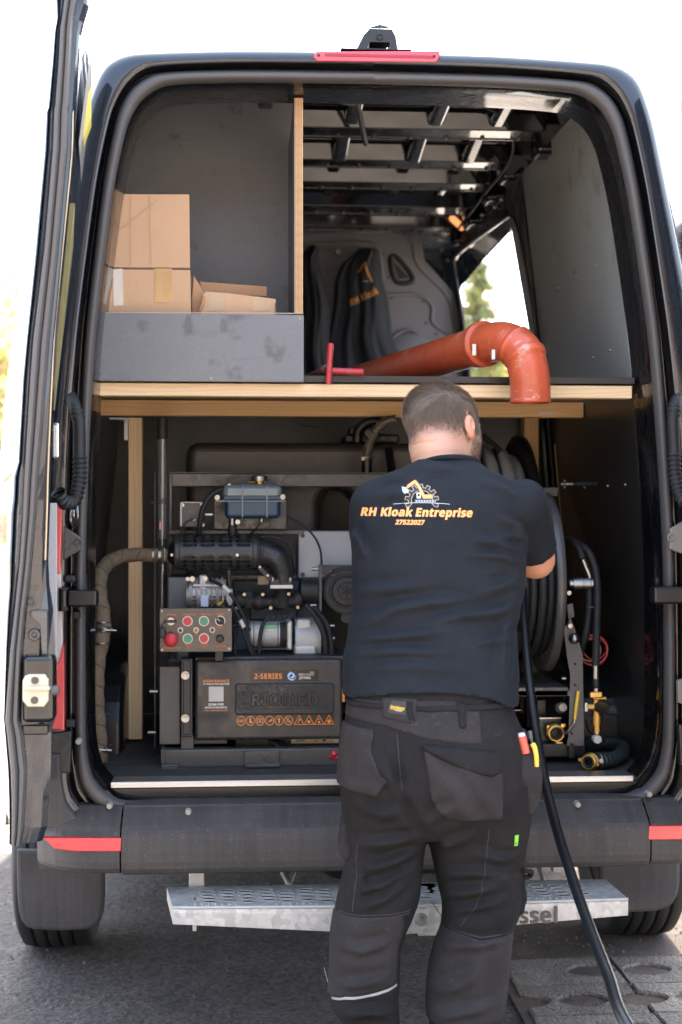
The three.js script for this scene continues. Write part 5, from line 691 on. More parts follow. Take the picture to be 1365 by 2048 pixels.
  each('manifold_bolt', [[489, 1189], [526, 1189], [578, 1188], [474, 1216], [542, 1216], [596, 1215]].map(([x, y]) => merge([disc(P(x, y, -0.497), 0.0058, 0.014, 0.001, 14), disc(P(x, y, -0.4965), 0.0032, 0.002, 0, 6)])), mat({ color: [0.32, 0.27, 0.22], roughness: 0.35, metalness: 0.9 }), mc);
  const sz = -0.46, st = part('starter_motor', [cyl(P(503, 1268, sz), P(560, 1268, sz), 0.038, 0.038, 28), cyl(P(498, 1268, sz), P(504, 1268, sz), 0.030, 0.036, 28), pb(574, 1241, 585, 1301, sz + 0.03, 0.08, 0.006)], M.castAlu, mc, 'silver starter motor');
  part('end_bell', cyl(P(560, 1268, sz), P(578, 1268, sz), 0.039, 0.020, 26), mat({ color: [0.07, 0.07, 0.07], roughness: 0.4, metalness: 0.6 }), st);
  part('through_bolt', [[1243, sz + 0.03], [1298, sz + 0.03]].map(([y, z]) => cyl(P(498, y, z), P(580, y, z), 0.0018)).concat([ring(P(508, 1268, sz), 0.0385, 0.0015, 'x'), ring(P(556, 1268, sz), 0.0385, 0.0015, 'x')]), M.steelGrey, st);
  part('green_label', pb(530, 1250, 554, 1257, sz + 0.0375, 0.003, 0), mat({ color: [0.1, 0.35, 0.17], roughness: 0.4 }), st); part('paper_label', pb(532, 1258, 551, 1262, sz + 0.0385, 0.003, 0), M.white, st);
  part('bell_housing', [cyl(P(590, 1278, -0.5), P(632, 1278, -0.5), 0.062, 0.066, 32), cyl(P(632, 1278, -0.5), P(640, 1278, -0.5), 0.07, 0.07, 32), pb(592, 1238, 625, 1262, -0.45, 0.05, 0.01), pb(588, 1290, 634, 1312, -0.43, 0.05, 0.01)], M.castAlu, mc);
  each('sheathed_hose', [tubeR([P(534, 1238, -0.41), P(526, 1250, -0.4), P(520, 1280, -0.4), P(518, 1318, -0.42)], (t) => 0.006 + 0.0008 * Math.sin(t * 180), 120, 8), tubeR([P(612, 1210, -0.42), P(632, 1235, -0.41), P(648, 1270, -0.41), P(652, 1320, -0.42)], (t) => 0.0085 + 0.001 * Math.sin(t * 200), 120, 10), tubeR([P(625, 1214, -0.44), P(652, 1245, -0.43), P(661, 1280, -0.43), P(664, 1320, -0.43)], (t) => 0.0085 + 0.001 * Math.sin(t * 200), 120, 10)], M.rubber, mc);
  each('wiring', [tube([P(420, 1160, -0.45), P(445, 1172, -0.42), P(470, 1200, -0.41), P(490, 1240, -0.41), P(500, 1290, -0.41), P(515, 1318, -0.42)], 0.0055, 10, 7), tube([P(462, 1210, -0.4), P(478, 1235, -0.4), P(492, 1275, -0.4), P(508, 1318, -0.41)], 0.0055, 10, 7), tube([P(450, 1200, -0.42), P(475, 1250, -0.43), P(470, 1300, -0.43), P(480, 1318, -0.43)], 0.004, 10, 7), tube([P(466, 1252, -0.42), P(488, 1250, -0.42), P(500, 1262, -0.42)], 0.006, 8, 7)], M.rubber, mc);
  each('cable_sleeve', [cyl(P(447, 1172, -0.415), P(460, 1186, -0.407), 0.0068), cyl(P(481, 1240, -0.398), P(488, 1255, -0.398), 0.0068)], M.white, mc);
  // expansion tank on its bracket
  const ez = -0.52, et = part('expansion_tank', [pb(445, 968, 565, 1004, ez + 0.04, 0.09, 0.02), pb(430, 1000, 572, 1004, ez + 0.035, 0.06, 0.002)], mat({ color: [0.2, 0.25, 0.27], roughness: 0.22, transmission: 0.25, clearcoat: 0.6 }), mc, 'coolant expansion tank, clear above and blue below');
  part('coolant_shell', [pb(450, 998, 561, 1037, ez + 0.036, 0.082, 0.014), pb(446, 990, 564, 1001, ez + 0.0415, 0.09, 0.005)], mat({ color: [0.006, 0.04, 0.075], roughness: 0.38 }), et);
  each('tank_rib', [pb(484, 972, 487, 1035, ez + 0.042, 0.02, 0.001), pb(533, 972, 536, 1035, ez + 0.042, 0.02, 0.001)], mat({ color: [0.16, 0.2, 0.23], roughness: 0.25 }), et);
  part('filler_neck', [cyl(P(519, 972, ez), P(519, 962, ez), 0.013), cyl(P(497, 964, ez), P(512, 965, ez), 0.003)], M.brass, et);
  part('pressure_cap', [cyl(P(519, 962, ez), P(519, 953, ez), 0.0255, 0.0255, 28), cyl(P(519, 953, ez), P(519, 951, ez), 0.023, 0.019, 28)], M.chrome, et);
  each('mounting_bolt', [[435, 995], [566, 994]].map(([x, y]) => merge([disc(P(x, y, ez + 0.042), 0.0085, 0.008, 0.001), disc(P(x, y, ez + 0.047), 0.005, 0.006, 0.001, 6)])), M.chrome, et);
  part('bracket_plate', [pb(429, 1004, 573, 1058, ez - 0.06, 0.003, 0.001)], M.steelGrey, mc);
  part('outlet', [cyl(P(465, 1036, ez), P(465, 1050, ez), 0.0105), cyl(P(524, 1036, ez), P(523, 1044, ez), 0.007), disc(P(476, 1044, ez + 0.02), 0.007, 0.02)], M.chrome, mc);
  part('coolant_hose', [tube([P(458, 979, ez + 0.02), P(440, 980, ez + 0.03), P(418, 995, ez + 0.04), P(405, 1022, ez + 0.04), P(400, 1050, ez + 0.03), P(399, 1080, ez)], 0.0082, 12, 12), cyl(P(465, 1050, ez), P(465, 1076, ez), 0.0125), tube([P(524, 1042, ez), P(514, 1056, ez), P(502, 1068, ez - 0.02)], 0.003, 8, 6)], M.rubber, mc);
  each('hose_clamp', [cyl(P(458, 979, ez + 0.02), P(461, 979, ez + 0.02), 0.0105), disc(P(459, 971, ez + 0.03), 0.005, 0.02), pb(410, 1027, 426, 1031, ez + 0.0, 0.01, 0.001)], M.chrome, mc);
  each('thin_cable', [tube([P(574, 1033, -0.55), P(600, 1046, -0.54), P(628, 1072, -0.53), P(641, 1100, -0.53), P(644, 1130, -0.53)], 0.0035, 12, 7), tube([P(520, 1074, -0.5), P(555, 1076, -0.5), P(580, 1090, -0.5), P(590, 1125, -0.5), P(588, 1150, -0.52)], 0.0045, 12, 7), tube([P(390, 1036, -0.5), P(370, 1048, -0.5), P(361, 1068, -0.5)], 0.0028, 8, 6), tube([P(533, 1080, -0.52), P(560, 1095, -0.52), P(575, 1120, -0.52)], 0.003, 8, 6)], M.rubber, mc);
  // small sensor box and grey electrical box
  const sb = part('sensor_box', [pb(362, 1006, 408, 1054, -0.53, 0.03, 0.003)], mat({ color: [0.05, 0.05, 0.048], roughness: 0.4 }), mc);
  part('sensor_print', stick(371, 1012, 402, 1026, -0.529, 124, 56, (c) => { c.fillStyle = '#3a3936'; c.fillRect(0, 0, 124, 56); c.translate(62, 28); c.rotate(Math.PI); c.fillStyle = '#15130f'; c.font = 'bold 34px sans-serif'; c.textAlign = 'center'; c.fillText('rioned', 0, 12, 116); }), null, sb);
  part('box_rim', [pb(361, 1005, 364, 1053, -0.527, 0.006, 0), pb(363, 1004, 404, 1006, -0.527, 0.006, 0)], M.white, sb);
  each('box_screw', [[366, 1010], [404, 1008], [406, 1050]].map(([x, y]) => disc(P(x, y, -0.527), 0.006, 0.006, 0.001)), M.chrome, sb);
  part('cable_gland', [disc(P(388, 1038, -0.515), 0.006, 0.02, 0.001)], M.white, sb);
  const eb = part('electrical_box', [pb(597, 1062, 790, 1156, -0.6, 0.08, 0.006)], M.greyBox, mc, 'pale grey electrical box with slotted corner screws');
  each('box_screw', [[606, 1071], [606, 1149]].map(([x, y]) => merge([ring(P(x, y, -0.599), 0.006, 0.001), disc(P(x, y, -0.598), 0.0052, 0.003, 0.0005)])), M.seal, eb);
  // air filter
  const fz = -0.5, fc = P(693, 1182, fz); const af = part('air_filter', [disc(fc, 0.073, 0.14, 0.004, 40), ring(V(fc.x, fc.y, fz), 0.066, 0.004, 'z', 40), ring(V(fc.x, fc.y, fz), 0.05, 0.003, 'z', 40), disc(V(fc.x, fc.y, fz + 0.008), 0.045, 0.01, 0.004, 36), cyl(P(602, 1183, fz - 0.07), P(660, 1183, fz - 0.07), 0.042), disc(V(fc.x + 0.0, fc.y - 0.08, fz), 0.016, 0.03)], M.blackPlastic, mc, 'black round air filter housing');
  { const sp = []; for (let k = 0; k < 6; k++) { const a = k * Math.PI / 3 + 0.5; sp.push(cyl(V(fc.x, fc.y, fz + 0.009), V(fc.x + Math.cos(a) * 0.026, fc.y + Math.sin(a) * 0.026, fz + 0.009), 0.0016, 0.0016, 6)); } sp.push(ring(V(fc.x, fc.y, fz + 0.009), 0.026, 0.0016)); part('cap_spoke', sp, M.blackSatin, af); }
  part('filter_clip', [tube([P(655, 1150, fz + 0.01), P(662, 1142, fz + 0.016), P(668, 1138, fz + 0.01)], 0.0018, 6, 6), tube([P(660, 1148, fz + 0.01), P(668, 1150, fz + 0.016), P(674, 1146, fz + 0.01)], 0.0018, 6, 6)], M.chrome, af);
  part('filter_bracket', [pb(639, 1129, 644, 1225, -0.45, 0.05, 0.001), pb(644, 1130, 720, 1150, -0.56, 0.004, 0.001)], M.steelGrey, mc);
  each('bracket_bolt', [[630, 1138], [627, 1211], [663, 1252], [664, 1277]].map(([x, y]) => cyl(P(x - 6, y, -0.46), P(x + 6, y, -0.46), 0.0055, 0.0055, 8)), M.chrome, mc);
  each('cabinet_bolt', [[304, 1383, -0.5], [300, 1465, -0.6]].map(([x, y, z]) => cyl(P(x - 4, y, z), P(x + 12, y, z), 0.006, 0.006, 8)), M.chrome, mc);
  // lagged exhaust pipe with clamps
  const ep = [[336, 1110, -0.5], [300, 1110, -0.5], [258, 1110, -0.5], [222, 1122, -0.48], [202, 1150, -0.42], [200, 1190, -0.38], [206, 1225, -0.37], [207, 1265, -0.36], [198, 1310, -0.35], [193, 1370, -0.34], [195, 1430, -0.34], [199, 1480, -0.34], [200, 1524, -0.34]].map(([x, y, z]) => P(x, y, z));
  part('exhaust_hose', tubeR(ep, (t, a) => 0.0205 + 0.0022 * lerp(0, 1, t) + 0.0012 * Math.sin(t * 95 + a) + 0.0014 * (n3(t * 40, Math.cos(a) * 2 + 3, Math.sin(a) * 2 + 3) - 0.5), 200, 20), M.wrap, mc, 'exhaust pipe lagged in brown woven wrap');
  part('pipe_clamp', [cyl(P(318, 1110, -0.5), P(323, 1110, -0.5), 0.0235), cyl(P(306, 1110, -0.5), P(309, 1110, -0.5), 0.0225), tube([P(325, 1092, -0.475), P(329, 1096, -0.46), P(329, 1124, -0.46), P(324, 1127, -0.475)], 0.0022, 8, 7), cyl(P(326, 1124, -0.475), P(326, 1142, -0.475), 0.0035)], M.chrome, mc);
  { const cl = []; for (const [x, y, z, b] of [[207, 1256, -0.362, 1], [203, 1286, -0.355, 0], [198, 1496, -0.34, 1], [206, 1244, -0.364, 0]]) { cl.push(ring(P(x, y, z), 0.0235, 0.0022, 'y')); if (b) { cl.push(ring(P(x, y + 5, z), 0.0238, 0.0022, 'y')); cl.push(cyl(P(x + 2, y + 4, z + 0.026), P(x + 26, y + 5, z + 0.02), 0.003)); cl.push(cyl(P(x + 15, y + 4, z + 0.022), P(x + 19, y + 4, z + 0.022), 0.007, 0.007, 6)); } } each('pipe_clamp', cl, M.chrome, mc); }
  part('frayed_wrap', [[212, 1430], [218, 1492], [214, 1500], [207, 1218]].map(([x, y]) => tube([P(x, y, -0.33), P(x + 4, y - 3, -0.325), P(x + 9, y - 1, -0.325)], 0.0008, 6, 4)), M.wrap, mc);
}
function stick(x0, y0, x1, y1, z, w, h, draw) { const a = P(x0, y0, z), b = P(x1, y1, z), g = new THREE.PlaneGeometry(Math.abs(b.x - a.x), Math.abs(a.y - b.y)); g.translate((a.x + b.x) / 2, (a.y + b.y) / 2, z); g.userData.m = mat({ map: canvasTex(w, h, draw), roughness: 0.35 }); return g; }

// ---------------------------------------------------------------- hose reels
function flange(c, r, w, tilt = 0) { const p = [[0.05, -w / 2], [r * 0.93, -w / 2], [r * 0.95, -w], [r, -w], [r, w], [r * 0.95, w], [r * 0.93, w / 2], [0.05, w / 2]]; return new THREE.LatheGeometry(p.map(([a, b]) => new THREE.Vector2(a, b)), 72).rotateZ(Math.PI / 2).translate(c.x, c.y, c.z); }
{
  const rl = thing('hose_reel', 'large black hose reel on a steel stand at the right, in front of the man', 'hose reel', 'hose reels beside the machine');
  const R = 0.266, cx = 0.545, cy = 1.212, cz = -0.45;
  part('flange', flange(V(cx, cy, cz), R, 0.012), M.steelGrey, rl); part('flange', flange(V(0.12, cy, cz), R, 0.012), M.steelGrey, rl);
  part('drum', cyl(V(0.12, cy, cz), V(cx, cy, cz), 0.12, 0.12, 36), M.blackPlastic, rl);
  for (let k = 0; k < 16; k++) part('hose_coil', ring(V(0.145 + k * 0.0255, cy, cz), 0.205 + 0.006 * Math.sin(k * 2.3), 0.0125, 'x', 56), M.rubber, rl);
  part('axle_stub', [cyl(V(cx, cy, cz), V(cx + 0.03, cy, cz), 0.02), cyl(P(1118, 1167, -0.4), P(1132, 1167, -0.4), 0.013)], M.steelDark, rl);
  // stand
  const zs = -0.3;
  part('stand_plate', [poly([[1128, 1258], [1142, 1236], [1152, 1262], [1166, 1308], [1169, 1480], [1168, 1492], [1134, 1492], [1138, 1470], [1141, 1350], [1134, 1310]], zs, 0.006, 0.001), poly([[1134, 1210], [1146, 1206], [1150, 1232], [1138, 1240]], zs - 0.05, 0.006, 0.001)], mat({ color: [0.09, 0.088, 0.086], roughness: 0.5, metalness: 0.2, bumpMap: rep(tNoise, 6), bumpScale: 0.0004 }), rl, 'grey steel upright with two round holes');
  each('plate_hole', [[1151, 1328], [1151, 1370]].map(([x, y]) => disc(P(x, y, zs + 0.0012), 0.0035, 0.002)), mat({ color: 0.002, roughness: 0.9 }), rl);
  each('stand_bolt', [disc(P(1139, 1186, zs - 0.02), 0.009, 0.02, 0.002, 6), disc(P(1141, 1252, zs + 0.012), 0.0085, 0.014, 0.002), disc(P(1128, 1357, zs), 0.005, 0.02, 0.001), cyl(P(1124, 1357, zs), P(1132, 1357, zs), 0.004)], M.chrome, rl);
  part('ball_stop', new THREE.SphereGeometry(0.0155, 24, 18).translate(...P(1149, 1277, zs + 0.012).toArray()), M.chrome, rl);
  part('tray', [box(V(0.1, P(0, 1363, -0.6).y - 0.02, -0.68), V(P(1137, 1370, zs).x, P(0, 1384, zs).y, zs), 0.002), pb(960, 1382, 1141, 1392, zs, 0.004, 0.001)], M.steelGrey, rl);
  part('stand_base', [pb(940, 1490, 1172, 1514, -0.32, 0.05, 0.004), pb(1138, 1485, 1150, 1516, -0.3, 0.3, 0.002), pb(1075, 1400, 1092, 1490, -0.45, 0.02, 0.002)], M.steelDark, rl);
  part('post_brace', [cyl(P(1152, 1306, -0.45), P(1180, 1236, -0.42), 0.008)], M.steelDark, rl);
  // swivel and feed hoses
  const sw = part('swivel', [cyl(P(1146, 1167, -0.36), P(1194, 1167, -0.36), 0.0165, 0.0165, 28), cyl(P(1139, 1167, -0.36), P(1146, 1167, -0.36), 0.0125, 0.0125, 6)], M.alu, rl, 'bright turned swivel joint on the reel axle');
  each('swivel_groove', [1166, 1180].map((x) => ring(P(x, 1167, -0.36), 0.0163, 0.0009, 'x')), M.steelDark, sw);
  each('hose_ferrule', [cyl(P(1166, 1119, -0.36), P(1174, 1139, -0.36), 0.0105), cyl(P(1174, 1139, -0.36), P(1178, 1148, -0.36), 0.0115, 0.0115, 6), cyl(P(1178, 1147, -0.36), P(1180, 1156, -0.36), 0.009, 0.009, 6), cyl(P(1192, 1331, -0.3), P(1192, 1357, -0.3), 0.0095)], M.chrome, rl);
  each('feed_hose', [tube([P(1166, 1119, -0.36), P(1160, 1100, -0.37), P(1148, 1083, -0.4), P(1132, 1080, -0.45), P(1118, 1092, -0.5)], 0.011, 10, 12), tube([P(1128, 1085, -0.5), P(1152, 1086, -0.42), P(1176, 1102, -0.38), P(1190, 1135, -0.36), P(1195, 1180, -0.34), P(1194, 1240, -0.32), P(1192, 1332, -0.3)], 0.0115, 12, 12), tube([P(1179, 1178, -0.37), P(1178, 1225, -0.36), P(1170, 1275, -0.36), P(1155, 1320, -0.4)], 0.0115, 10, 12)], M.rubber, rl);
  part('cable_tie', [new THREE.TorusGeometry(0.02, 0.002, 6, 24).rotateX(Math.PI / 2).scale(1, 1, 0.7).translate(...P(1187, 1214, -0.34).toArray())], M.steelGrey, rl);
  part('hose_nut', [cyl(P(1192, 1357, -0.3), P(1193, 1374, -0.3), 0.0125, 0.0125, 6)], M.steelDark, rl);
  const vz = -0.3;
  each('nut', [cyl(P(1193, 1376, vz), P(1193, 1384, vz), 0.011, 0.011, 6), pb(1170, 1405, 1177, 1424, vz + 0.012, 0.024, 0.002), cyl(P(1195, 1465, vz), P(1195, 1470, vz), 0.006)], M.chrome, rl);
  const bv = part('brass_valve', [cyl(P(1193, 1384, vz), P(1194, 1466, vz), 0.0115, 0.0105, 20), cyl(P(1186, 1396, vz + 0.004), P(1212, 1398, vz + 0.004), 0.0078), cyl(P(1175, 1414, vz), P(1205, 1414, vz), 0.0125), cyl(P(1194, 1428, vz), P(1194, 1448, vz), 0.0165, 0.0165, 8), cyl(P(1195, 1450, vz), P(1195, 1464, vz), 0.013, 0.0125, 6), pb(1181, 1384, 1206, 1396, vz + 0.013, 0.024, 0.003)], M.brass, rl, 'brass pressure valve with black knob at the right');
  part('valve_knob', [cyl(P(1199, 1414, vz + 0.005), P(1226, 1420, vz + 0.1), 0.0175, 0.0155, 24), new THREE.SphereGeometry(0.0155, 24, 16).scale(1, 1, 0.7).translate(...P(1226, 1420, vz + 0.1).toArray())], mat({ color: [0.012, 0.012, 0.013], roughness: 0.4, bumpMap: rep(tFine, 10), bumpScale: 0.001 }), bv);
  each('round_plug', [disc(P(1196, 1479, vz + 0.012), 0.0132, 0.02, 0.0015), disc(P(1127, 1415, -0.36), 0.0132, 0.02, 0.0015)], M.white, rl);
  part('gauge_pipe', [tube([P(1131, 1384, -0.4), P(1129, 1398, -0.4), P(1124, 1406, -0.39)], 0.004, 8, 7), disc(P(1122, 1416, -0.375), 0.016, 0.02), tube([P(1172, 1440, -0.36), P(1178, 1462, -0.34), P(1188, 1470, -0.32)], 0.003, 8, 6)], M.steelDark, rl);
  // ball valve with yellow lever and brass coupling
  const tb = part('valve_plate', [pb(1079, 1436, 1123, 1490, -0.38, 0.06, 0.003)], mat({ color: [0.015, 0.03, 0.028], roughness: 0.35 }), rl);
  part('plate_edge', pb(1079, 1435, 1124, 1438, -0.378, 0.06, 0.001), M.chrome, tb);
  part('lever', [tubeR([P(1157, 1382, -0.29), P(1154, 1405, -0.29), P(1150, 1438, -0.29)], (t) => 0.0055 - 0.002 * Math.abs(t - 0.4), 24, 12)], M.yellow, rl, 'yellow coated valve lever');
  part('lever_arm', [cyl(P(1150, 1437, -0.29), P(1149, 1446, -0.29), 0.004), cyl(P(1149, 1446, -0.29), P(1137, 1462, -0.3), 0.004), cyl(P(1130, 1466, -0.32), P(1146, 1466, -0.3), 0.006)], M.chrome, rl);
  const kc = P(1113, 1467, -0.34); part('brass_coupling', [ring(kc, 0.0215, 0.006, 'z'), ring(Z(kc, -0.012), 0.0235, 0.005, 'z'), new THREE.CylinderGeometry(0.015, 0.015, 0.05, 24, 1, true).rotateX(Math.PI / 2).translate(kc.x, kc.y, kc.z - 0.02), pb(1122, 1447, 1134, 1456, -0.33, 0.015, 0.003), pb(1112, 1484, 1128, 1493, -0.33, 0.015, 0.003), pb(1094, 1450, 1101, 1462, -0.345, 0.015, 0.003)], M.brass, rl, 'brass claw coupling below the tray');
  part('coupling_gasket', [ring(Z(kc, 0.003), 0.0165, 0.0035, 'z')], M.rubber, rl);
  // wall catch behind
  part('wall_catch', [pb(1088, 975, 1116, 992, -0.7, 0.02, 0.001), pb(1128, 959, 1132, 977, -0.68, 0.02, 0.001)], M.steelGrey, rl); part('catch_bolt', cyl(P(1122, 968, -0.69), P(1146, 968, -0.69), 0.006, 0.006, 10), M.chrome, rl); part('catch_handle', cyl(P(1146, 968, -0.69), P(1199, 967, -0.69), 0.0085), M.rubber, rl);
  // upper reel with thick grey hose
  const r2 = thing('hose_reel', 'upper black reel with thick grey hose, half hidden by the head and shoulder', 'hose reel', 'hose reels beside the machine');
  const c2 = V(0.575, 1.3, -1.0), R2 = 0.375; part('flange', flange(c2, R2, 0.012), M.steelDark, r2); part('flange', flange(V(0.12, c2.y, c2.z), R2, 0.012), M.steelDark, r2);
  part('drum', cyl(V(0.12, c2.y, c2.z), c2, 0.2, 0.2, 40), M.blackPlastic, r2);
  const gm = mat({ color: [0.33, 0.37, 0.41], roughness: 0.4, bumpMap: rep(tNoise, 5), bumpScale: 0.0006 });
  [[0.29, 0.29], [0.345, 0.305], [0.395, 0.345], [0.455, 0.322], [0.505, 0.318], [0.545, 0.292], [0.235, 0.30], [0.18, 0.30]].forEach(([x, r]) => part('hose_coil', ring(V(x, c2.y, c2.z), r, 0.0225, 'x', 60), gm, r2));
  part('reel_stand', [box(V(0.6, 1.34, -0.97), V(0.64, 0.692, -1.03), 0.004), box(V(0.07, 1.34, -0.97), V(0.1, 0.692, -1.03), 0.004), cyl(V(0.08, 1.3, -1.0), V(0.63, 1.3, -1.0), 0.02)], M.steelDark, r2);
  part('coiled_cable', tubeR([P(1000, 905, -0.78), P(990, 890, -0.78), P(975, 880, -0.78), P(966, 868, -0.78)], (t) => 0.009 + 0.002 * Math.sin(t * 90), 80, 10), M.rubber, r2);
}
{
  const sh = thing('suction_hose', 'short ribbed dark hose with brass coupling curled on the van floor at the right', 'hose'), y0 = 0.715;
  const g = (x, y) => { const q = G(x, y); const t = (EYE.y - y0) / EYE.y; return V(EYE.x + (q.x - EYE.x) * t, y0, EYE.z + (q.z - EYE.z) * t); };
  const pts = [[1190, 1522], [1212, 1520], [1235, 1513], [1247, 1500], [1240, 1490], [1212, 1485], [1180, 1487], [1160, 1495]].map(([x, y]) => g(x, y + 1));
  part('hose', tubeR(pts, (t) => 0.0205 + 0.0012 * Math.sin(t * 260), 240, 16), mat({ color: [0.02, 0.027, 0.026], roughness: 0.5 }), sh);
  const e = pts[0].clone(), dr = pts[0].clone().sub(pts[1]).normalize(), q = new THREE.Quaternion().setFromUnitVectors(V(0, 0, 1), V(-0.62, 0.05, 0.78).normalize()), e2 = e.clone().addScaledVector(dr, 0.02);
  const put = (g2) => g2.applyQuaternion(q).translate(e2.x, e2.y, e2.z);
  part('brass_coupling', [put(new THREE.TorusGeometry(0.019, 0.006, 10, 28)), put(new THREE.TorusGeometry(0.0215, 0.005, 10, 28).translate(0, 0, -0.012)), put(new THREE.CylinderGeometry(0.016, 0.016, 0.03, 22, 1, true).rotateX(Math.PI / 2).translate(0, 0, -0.02)), put(new RoundedBoxGeometry(0.012, 0.012, 0.02, 2, 0.003).translate(-0.026, 0.004, -0.004)), put(new RoundedBoxGeometry(0.012, 0.012, 0.02, 2, 0.003).translate(0.026, -0.004, -0.004))], M.brass, sh);
  part('coupling_gasket', put(new THREE.TorusGeometry(0.0145, 0.004, 8, 24).translate(0, 0, 0.003)), M.rubber, sh);
  each('hose_clamp', [new THREE.TorusGeometry(0.0222, 0.003, 8, 24).applyQuaternion(new THREE.Quaternion().setFromUnitVectors(V(0, 0, 1), dr)).translate(e.x - dr.x * 0.012, e.y, e.z - dr.z * 0.012), disc(V(e.x + 0.012, e.y + 0.006, e.z + 0.026), 0.006, 0.012)], M.chrome, sh);
  const rw = thing('red_wire_coil', 'coil of red wire hanging behind the feed hoses over the wheel arch', 'wire');
  each('wire_loop', [[1186, 1300, 30], [1184, 1303, 28], [1182, 1296, 24]].map(([x, y, r], i) => ring(P(x, y, -0.45 - i * 0.012), r * 0.00148, 0.0034, 'z', 44).translate(0.006 * i, 0, 0)), mat({ color: [0.4, 0.03, 0.03], roughness: 0.35, clearcoat: 0.6 }), rw);
  part('pale_loop', [ring(P(1180, 1300, -0.44), 0.033, 0.0026, 'z', 44)], mat({ color: [0.35, 0.17, 0.13], roughness: 0.35 }), rw);
  const fh = thing('jetting_hose', 'black high-pressure hose running from the reel down past the man into the foreground', 'hose');
  const hp = [[1046, 1180, -0.235], [1047, 1215, -0.18], [1052, 1290, -0.08], [1060, 1370, 0.02], [1072, 1460, 0.13], [1088, 1550, 0.26], [1112, 1650, 0.42], [1143, 1750, 0.6], [1178, 1850, 0.77], [1217, 1950, 0.93], [1258, 2055, 1.08]].map(([x, y, z]) => P(x, y, z));
  hp.push(V(0.55, 0.26, 1.35), V(0.6, 0.08, 1.7), V(0.64, 0.026, 2.1), V(0.6, 0.016, 2.8), V(0.4, 0.016, 3.4));
  part('hose', tube(hp, 0.0122, 14, 16), mat({ color: [0.006, 0.007, 0.009], roughness: 0.34, bumpMap: rep(tNoise, 4), bumpScale: 0.0006 }), fh);
}
// ---------------------------------------------------------------- the man
const smin = (a, b, k) => { const h = clamp(0.5 + 0.5 * (b - a) / k); return lerp(b, a, h) - k * h * (1 - h); };
const cap = (a, b, r0, r1) => { const bx = b[0] - a[0], by = b[1] - a[1], bz = b[2] - a[2], l = bx * bx + by * by + bz * bz; return (x, y, z) => { const px = x - a[0], py = y - a[1], pz = z - a[2], t = clamp((px * bx + py * by + pz * bz) / l); return Math.hypot(px - bx * t, py - by * t, pz - bz * t) - lerp(r0, r1, t); }; };
const ell = (c, r) => (x, y, z) => { const a = (x - c[0]) / r[0], b = (y - c[1]) / r[1], d = (z - c[2]) / r[2], q = Math.hypot(a, b, d), g = Math.hypot(a / r[0], b / r[1], d / r[2]); return q < 1e-6 ? -Math.min(...r) : q * (q - 1) / g; };
function rowsField(list, z0, n = 2.5) {                              // [row, left, right, depth centre, half depth] on the plane z0
  const R = list.map(([y, l, r, zc, b]) => { const p = P(l, y, z0), q = P(r, y, z0); return [p.y, (p.x + q.x) / 2, Math.abs(q.x - p.x) / 2, zc, b]; }).sort((a, b) => a[0] - b[0]);
  const top = R[R.length - 1][0], bot = R[0][0];
  return (x, y, z) => {
    const yy = clamp(y, bot, top); let i = 0; while (i < R.length - 2 && R[i + 1][0] < yy) i++;
    const a = R[i], b = R[i + 1], t = (yy - a[0]) / (b[0] - a[0]), p0 = R[Math.max(0, i - 1)], p3 = R[Math.min(R.length - 1, i + 2)];
    const cr = (k) => { const m1 = (b[k] - p0[k]) / Math.max(1e-4, b[0] - p0[0]) * (b[0] - a[0]), m2 = (p3[k] - a[k]) / Math.max(1e-4, p3[0] - a[0]) * (b[0] - a[0]), t2 = t * t, t3 = t2 * t; return (2 * t3 - 3 * t2 + 1) * a[k] + (t3 - 2 * t2 + t) * m1 + (-2 * t3 + 3 * t2) * b[k] + (t3 - t2) * m2; };
    const A = cr(2), B = cr(4), q = Math.pow(Math.pow(Math.abs(x - cr(1)) / A, n) + Math.pow(Math.abs(z - cr(3)) / B, n), 1 / n);
    return Math.max((q - 1) * Math.min(A, B), y - top, bot - y);
  };
}
function folds(list, z0, defaultW = 0.011) {                         // cloth folds: soft ridges along lines
  const F = list.map(([amp, w, ...pts]) => ({ amp, w: w || defaultW, p: pts.map(([x, y]) => P(x, y, z0)) }));
  return (x, y) => { let s = 0; for (const f of F) { let best = 1e9, bt = 0, side = 0; const n = f.p.length - 1; for (let i = 0; i < n; i++) { const a = f.p[i], b = f.p[i + 1], dx = b.x - a.x, dy = b.y - a.y, t = clamp(((x - a.x) * dx + (y - a.y) * dy) / (dx * dx + dy * dy)), ex = x - a.x - dx * t, ey = y - a.y - dy * t, d = ex * ex + ey * ey; if (d < best) { best = d; bt = (i + t) / n; side = Math.sign(dx * ey - dy * ex); } } if (best < f.w * f.w * 9) { const d = Math.sqrt(best) * side / f.w, e = Math.sin(Math.PI * clamp(bt, 0.04, 0.96)); s += 2.0 * f.amp * e * (Math.exp(-d * d) - 0.75 * Math.exp(-(d - 1.5) * (d - 1.5) * 1.2) - 0.35 * Math.exp(-(d + 1.6) * (d + 1.6))); } } return s; };
}
const poly2 = (pts) => (x, y) => { let d = 1e9, s = 1; for (let i = 0, j = pts.length - 1; i < pts.length; j = i++) { const a = pts[i], b = pts[j], ex = b.x - a.x, ey = b.y - a.y, wx = x - a.x, wy = y - a.y, t = clamp((wx * ex + wy * ey) / (ex * ex + ey * ey)); d = Math.min(d, (wx - ex * t) ** 2 + (wy - ey * t) ** 2); const c1 = y >= a.y, c2 = y < b.y, c3 = ex * wy > ey * wx; if ((c1 && c2 && c3) || (!c1 && !c2 && !c3)) s = -s; } return s * Math.sqrt(d); };
const man = thing('person', 'man in dark T-shirt and work trousers with his back turned at the open van', 'person');
